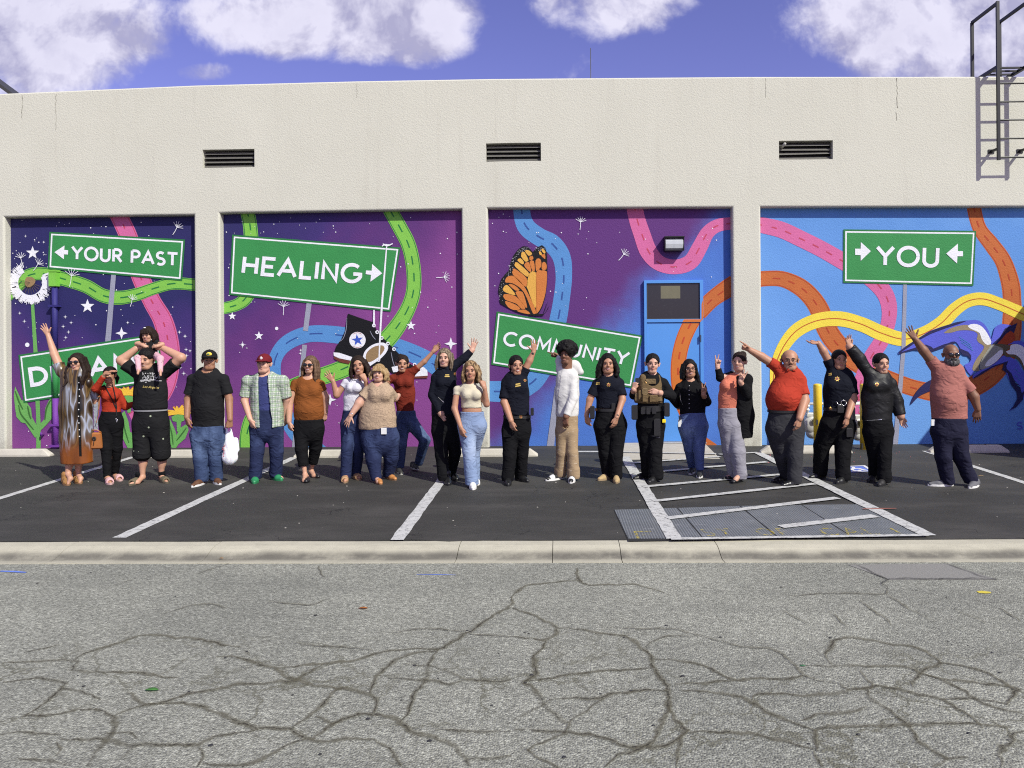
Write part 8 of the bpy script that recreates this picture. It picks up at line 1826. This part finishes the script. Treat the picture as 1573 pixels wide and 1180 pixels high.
# 16 vest
COY = cloth('vest_coyote', (.155, .105, .052), dist=.008); KHK = cloth('vest_pouch_khaki', (.19, .135, .07))
p = Person('person', 'officer in tan tactical vest over black long sleeves, slicked-back hair, hands on vest', Z5, skin='fair', head=(782, 222, 138), tilt=4, smile=.5,
    hair=('pulled', HB, dict(bun=(.0, .105, -.02))), torso=[(770, 350, 84), (768, 430, 92), (768, 520, 90)], q=.70,
    arms=[A([(688, 345), (652, 440, .06), (650, 402, -.08)], [34, 28, 20], 1.7, ('fist', 660, 362, dict(n=(.5, .7, 0), t=1)), .004), A([(866, 345), (915, 448, -.02), (832, 425, -.16)], [38, 30, 20], 1.9, ('soft', 752, 402, dict(n=(0, .9, -.2), t=-1)), .004)],
    legs=[Lg((728, 660), (742, 850), (756, 995), [62, 46, 44], (752, 1018), (668, 1032), len=.27), Lg((808, 660), (800, 840), (806, 1015), [60, 46, 46], (818, 1038), (742, 1066), len=.27)],
    shoe=('boot', BOOT, RUBB), top=dict(mat=BLK, hem=525, neck=.062, collar=1.0, amp=.005), bottom=dict(name='cargo_trousers', mat=BLKP, waist=520, hips=[(768, 530, 92), (770, 640, 96)], amp=.008),
    extra=[dict(name='tactical_vest', mat=COY, h=.009, amp=.003, k=.03, cuts=[(498, -1)], cones=[((765, 370, -.01), (755, 470, -.01), 86, 102, .80), ((710, 312, -.05), (722, 400, -.08), 17, 30, 1), ((818, 312, -.05), (812, 400, -.08), 17, 30, 1)], sub=[((775, 300), (775, 330), 44, 50, 2.5)])])
V_t = p.parts['tactical_vest']
for (nm, x, y, w_, h_, mt, d_) in (('pouch', 705, 440, 22, 34, COY, .05), ('pouch', 680, 455, 20, 28, KHK, .05), ('pouch', 728, 415, 20, 24, KHK, .05), ('pouch', 728, 460, 17, 28, COY, .06), ('pouch', 790, 465, 28, 26, COY, .035), ('pouch', 825, 460, 22, 26, KHK, .04), ('strap_panel', 770, 345, 34, 18, KHK, .02), ('radio', 676, 345, 14, 24, BELT, .05)):
    p.pouch(nm, x, y, w_, h_, mt, d_, -.004, V_t)
p.badge_star(738, 348, 15); duty(p, 520, 106, 768); duty(p, 538, 107, 768)
for (nm, x, y, w_, h_) in (('holster', 655, 560, 20, 50), ('belt_pouch', 715, 548, 15, 26), ('belt_pouch', 750, 550, 13, 24), ('belt_pouch', 790, 548, 14, 24), ('holster', 880, 540, 18, 48), ('leg_holster', 812, 665, 22, 62)): p.pouch(nm, x, y, w_, h_, BELT, .05, -.02)
p.pouch('yellow_stun_handle', 860, 620, 12, 13, simple('stun_yellow', (.75, .60, .02), .4), .04, .02); p.strap('leg_strap', [(768, 722), (835, 735)], 5, BELT, .006)
# 17 black shirt, peace sign
p = Person('person', 'woman with long straight black hair and black glasses making a peace sign, blue jeans', Z6, skin='tan', head=(186, 218, 130), glasses='clear', black_frames=True, tilt=-3, wide=1.04,
    hair=('long', HB, dict(len=.22, wave=.004, asym=(.62, 1.2), spread=.9)), torso=[(198, 360, 86), (205, 440, 92), (206, 530, 92)], q=.64, bulk=[(175, 385, 42, 42, -.068, .055), (232, 385, 42, 42, -.068, .055)],
    arms=[A([(108, 345), (70, 440, .06), (105, 500, .12)], [34, 27, 18], 1.9), A([(285, 350), (312, 460, -.04), (284, 408, -.18)], [34, 27, 17], 1.75, ('peace', 300, 322, dict(n=(0, -1, 0), t=-1)), .006)],
    legs=[Lg((165, 640), (188, 800), (204, 955), [62, 40, 24], (214, 965), (150, 1022)), Lg((258, 640), (252, 810), (262, 960), [60, 38, 25], (262, 990), (250, 1036))],
    shoe=('sneaker', simple('sneaker_black', (.014, .014, .015), .6), RUBW), top=dict(mat=BLK, hem=548, neck=.070, collar=1.0, amp=.006), bottom=dict(name='jeans', mat=BLJ, waist=535, hips=[(208, 545, 88), (212, 620, 104)], amp=.004, end=1.93, tight=True))
for i in range(6): h = p.hit(178 - i * 6 if i < 0 else 182, 345 + i * 32, .004); q = MB(); q.ell(h, (.007, .003, .007), 8, 5); q.build('snap_button', SILV, p.t, True)
p.pouch('id_badge', 115, 615, 12, 26, CARD, .006, .02); p.strap('badge_reel', [(108, 560), (113, 592)], 4, BELT, .012); p.strap('chain_trim', [(115, 390), (118, 440), (140, 490)], 1.6, SILV, .005)
# 18 peach top, cardigan
p = Person('person', 'woman in peach top, long black cardigan and grey trousers with both hands in peace signs', Z6, skin='fair', light_brow=True, head=(545, 170, 138), yaw=-30, wide=1.04,
    hair=('pulled', HDB, dict(bun=(.02, .085, .085))), torso=[(492, 335, 72), (478, 420, 78), (462, 510, 70)], q=.80, bulk=[(448, 345, 42, 42, -.04, .10)],
    arms=[A([(478, 272, .05), (408, 282, .02), (388, 208, .0)], [30, 24, 17], 0, ('peace', 398, 100, dict(n=(0, -1, 0), t=-1)), .006), A([(600, 300, -.05), (604, 410, -.10), (553, 312, -.22)], [34, 28, 17], 0, ('peace', 590, 218, dict(n=(-.6, -.8, 0), t=1)), .006)],
    legs=[Lg((455, 620), (478, 810), (515, 985), [60, 54, 46], (540, 1018), (425, 1030), len=.26), Lg((505, 630), (532, 820), (552, 985), [62, 54, 44], (560, 1032), (492, 1056), len=.26)],
    shoe=('flat', simple('flat_black', (.012, .012, .013), .4), RUBB), top=dict(mat=cloth('blouse_peach', (.66, .20, .125), dist=.008), hem=512, neck=.076, vneck=.05, amp=.005), bottom=dict(mat=cloth('linen_grey', (.30, .29, .33), dist=.012, scale=9), waist=500, hips=[(468, 510, 74), (480, 620, 82)], amp=.009, q=.80))
open_shirt(p, [(545, 320, 76), (560, 430, 74), (575, 560, 74), (572, 720, 64)], [([(490, 275, .05), (410, 286, .02), (388, 208, 0)], [32, 27, 20], 1.86, .0), ([(600, 300, -.05), (604, 410, -.10), (553, 312, -.22)], [38, 32, 20], 1.80, .004)], BLK, 'cardigan', ((250, 440, 520), (725, 380, 496)), 722, q=.85, gr=.006, amp=.010, box=bx(p, 330, 150, 700, 760, .42))
# 19 orange-red polo
p = Person('person', 'bald man with glasses in orange-red polo and charcoal trousers pointing left', Z6, skin='tan', male=True, wide=1.14, head=(912, 158, 150), glasses='clear', moustache=HB, yaw=-12, smile=0, neck_r=.070,
    hair=None, torso=[(920, 300, 98), (895, 390, 126), (872, 460, 126), (888, 520, 120)], q=.74, bulk=[(862, 430, 112, 100, -.05, .185)],
    arms=[A([(805, 195, .02), (706, 132, .02), (622, 84, .0)], [44, 31, 21], .42, ('point', 548, 38, dict(n=(0, -.8, -.5), t=1)), .012, .010), A([(998, 300, -.02), (1018, 450, -.10), (982, 582, -.27)], [50, 36, 24], .74, ('relaxed', 968, 662, dict(n=(-.5, .8, 0), t=-1)), .014, .010)],
    legs=[Lg((822, 660), (858, 850), (902, 1010), [84, 60, 46], (890, 1028), (792, 1045), len=.30), Lg((938, 660), (946, 850), (948, 1020), [80, 54, 46], (992, 1062), (838, 1080), len=.31)],
    shoe=('dress', simple('shoe_black_leather', (.012, .012, .012), .3), RUBB), top=dict(name='polo_shirt', mat=cloth('polo_red', (.42, .045, .024), dist=.010, scale=10), hem=522, neck=.080, collar=1.4, amp=.007), bottom=dict(mat=CHAR, waist=530, hips=[(885, 535, 122), (880, 650, 134)], amp=.009, q=.74))
p.belt(524, 128, 886, 9, None, .76); hm = MB()
f = Field((-.10, -.05, -.06), (.10, .14, .12), .006); f.ell((0, .014, .028), (.081 * 1.14, .102, .086), 0); f.cutplane((0, 0, .045), (0, -.35, .94)); f.cutplane((0, 0, -.045), (0, -.3, -.95)); f.cutplane((0, -.01, 0), (0, -1, 0)); V, F_ = f.mesh(); p.part('hair', (np.array(p.hc) + V @ np.array(p.hM).T, F_), HB)
# 20 handcuffs officer
p = Person('person', 'officer with dark ponytail in dark polo, silver handcuffs on her belt, palm raised', Z7, skin='tan', head=(258, 232, 132), wide=1.06, tilt=4, smile=.5,
    hair=('pulled', HB, dict(tail=[(.04, .085, .0), (.085, .075, -.06), (.095, .06, -.15)])), torso=[(262, 370, 100), (258, 450, 102), (245, 550, 90)], q=.68, bulk=[(225, 400, 52, 48, -.075, .07), (292, 400, 48, 48, -.08, .07)],
    arms=[A([(200, 262), (152, 172, .0), (118, 118, .0)], [38, 26, 17], .40, ('soft', 62, 118, dict(n=(0, -.3, 1), t=1)), .014, .014), A([(345, 370), (352, 490, -.08), (312, 618, -.23)], [40, 28, 18], .76, ('relaxed', 306, 695, hang(-1)), .014, .014)],
    legs=[Lg((205, 680), (140, 810), (128, 990), [78, 52, 42], (170, 1020), (26, 1034), len=.28), Lg((292, 680), (282, 860), (285, 1020), [72, 48, 42], (312, 1048), (200, 1078), len=.28)],
    shoe=('boot', BOOT, RUBB), top=dict(name='polo_shirt', mat=NVY, hem=560, neck=.074, collar=1.1, amp=.006), bottom=dict(name='cargo_trousers', mat=BLKP, waist=570, hips=[(248, 575, 92), (255, 660, 110)], amp=.009))
duty(p, 560, 100, 246); p.badge_star(245, 358, 24); p.name_tape(197, 328, 22, 16, -10); p.badge_star(200, 558, 17); q = MB()
for (x, y, r) in ((288, 520, 18), (262, 545, 14)): q.tube([p.hit(x + r * math.cos(R(a)), y + r * math.sin(R(a)), .018) for a in range(0, 361, 30)], .0045, 6)
q.tube([p.hit(240, 510, .015), p.hit(262, 545, .018)], .004, 6); q.build('handcuffs', SILV, p.t, True)
for (nm, x, y, w_, h_) in (('belt_pouch', 262, 562, 20, 28), ('holster', 345, 590, 14, 44), ('cargo_pocket', 322, 720, 20, 32)): p.pouch(nm, x, y, w_, h_, BELT, .035, -.004)
# 21 windbreaker
p = Person('person', 'woman in shiny black windbreaker with star emblem, one arm straight up, black trousers', Z7, skin='light', head=(540, 258, 138), wide=1.02, yaw=4,
    hair=('pulled', HB, dict(tail=[(.05, .08, .02), (.075, .08, -.08), (.07, .07, -.18)])), torso=[(520, 380, 92), (512, 480, 98), (510, 620, 98)], q=.68, bulk=[(490, 405, 46, 46, -.09, .07), (550, 405, 46, 46, -.09, .07)],
    arms=[A([(455, 315), (388, 218, .0), (328, 142, .0)], [44, 36, 26], 1.93, ('soft', 316, 78, dict(n=(0, -1, 0), t=1)), .010, .004), A([(612, 385), (642, 510, .0), (672, 610, -.05)], [48, 38, 26], 1.92, ('soft', 700, 706, dict(n=(0, -1, 0), t=1)), .010, .004)],
    legs=[Lg((480, 720), (496, 870), (500, 1010), [58, 44, 38], (510, 1035), (445, 1056), len=.27), Lg((562, 720), (560, 880), (562, 1035), [56, 44, 38], (566, 1062), (516, 1088), len=.27)],
    shoe=('sneaker', simple('sneaker_dark', (.014, .013, .013), .6), RUBB), top=dict(name='windbreaker', mat=WIND, hem=640, neck=.070, collar=1.4, amp=.008), bottom=dict(mat=BLKP, waist=625, hips=[(514, 630, 92), (520, 700, 98)], amp=.006))
p.badge_star(512, 396, 20); p.strap('hem_zip', [(425, 640), (545, 632)], 1.4, SILV, .004)
# 22 pink polo
p = Person('person', 'bald bearded man in sunglasses and dusty pink polo, arm flung wide, navy trousers', Z8, skin='brown', male=True, head=(384, 232, 132), glasses='sun', beard=HGR, yaw=-8, wide=1.06, neck_r=.064,
    hair=None, torso=[(368, 370, 104), (368, 470, 108), (370, 560, 108), (372, 640, 110)], q=.64, bulk=[(362, 510, 96, 110, -.04, .135)],
    arms=[A([(275, 298), (204, 205, .0), (150, 130, .0)], [42, 29, 19], .40, ('open', 104, 62, dict(n=(0, -1, 0), t=1)), .014, .012), A([(468, 395, -.03), (532, 505, -.06), (556, 585, -.08)], [44, 31, 20], .66, ('soft', 552, 660, dict(n=(.3, .6, 0), t=-1)), .014, .012)],
    legs=[Lg((322, 730), (334, 890), (362, 1045), [64, 48, 36], (398, 1082), (228, 1082), len=.31), Lg((412, 730), (446, 890), (512, 1035), [68, 50, 36], (560, 1078), (448, 1118), len=.30)],
    shoe=('sneaker', simple('knit_grey', (.11, .11, .12), .8), RUBW), top=dict(name='polo_shirt', mat=cloth('polo_pink', (.38, .150, .125), dist=.012, scale=10), hem=645, neck=.076, collar=1.3, amp=.008), bottom=dict(mat=NAVP, waist=640, hips=[(370, 645, 104), (370, 720, 110)], amp=.008))
p.pouch('id_badge', 268, 672, 13, 20, CARD, .006, .02); p.watch(1, SILV, .033)
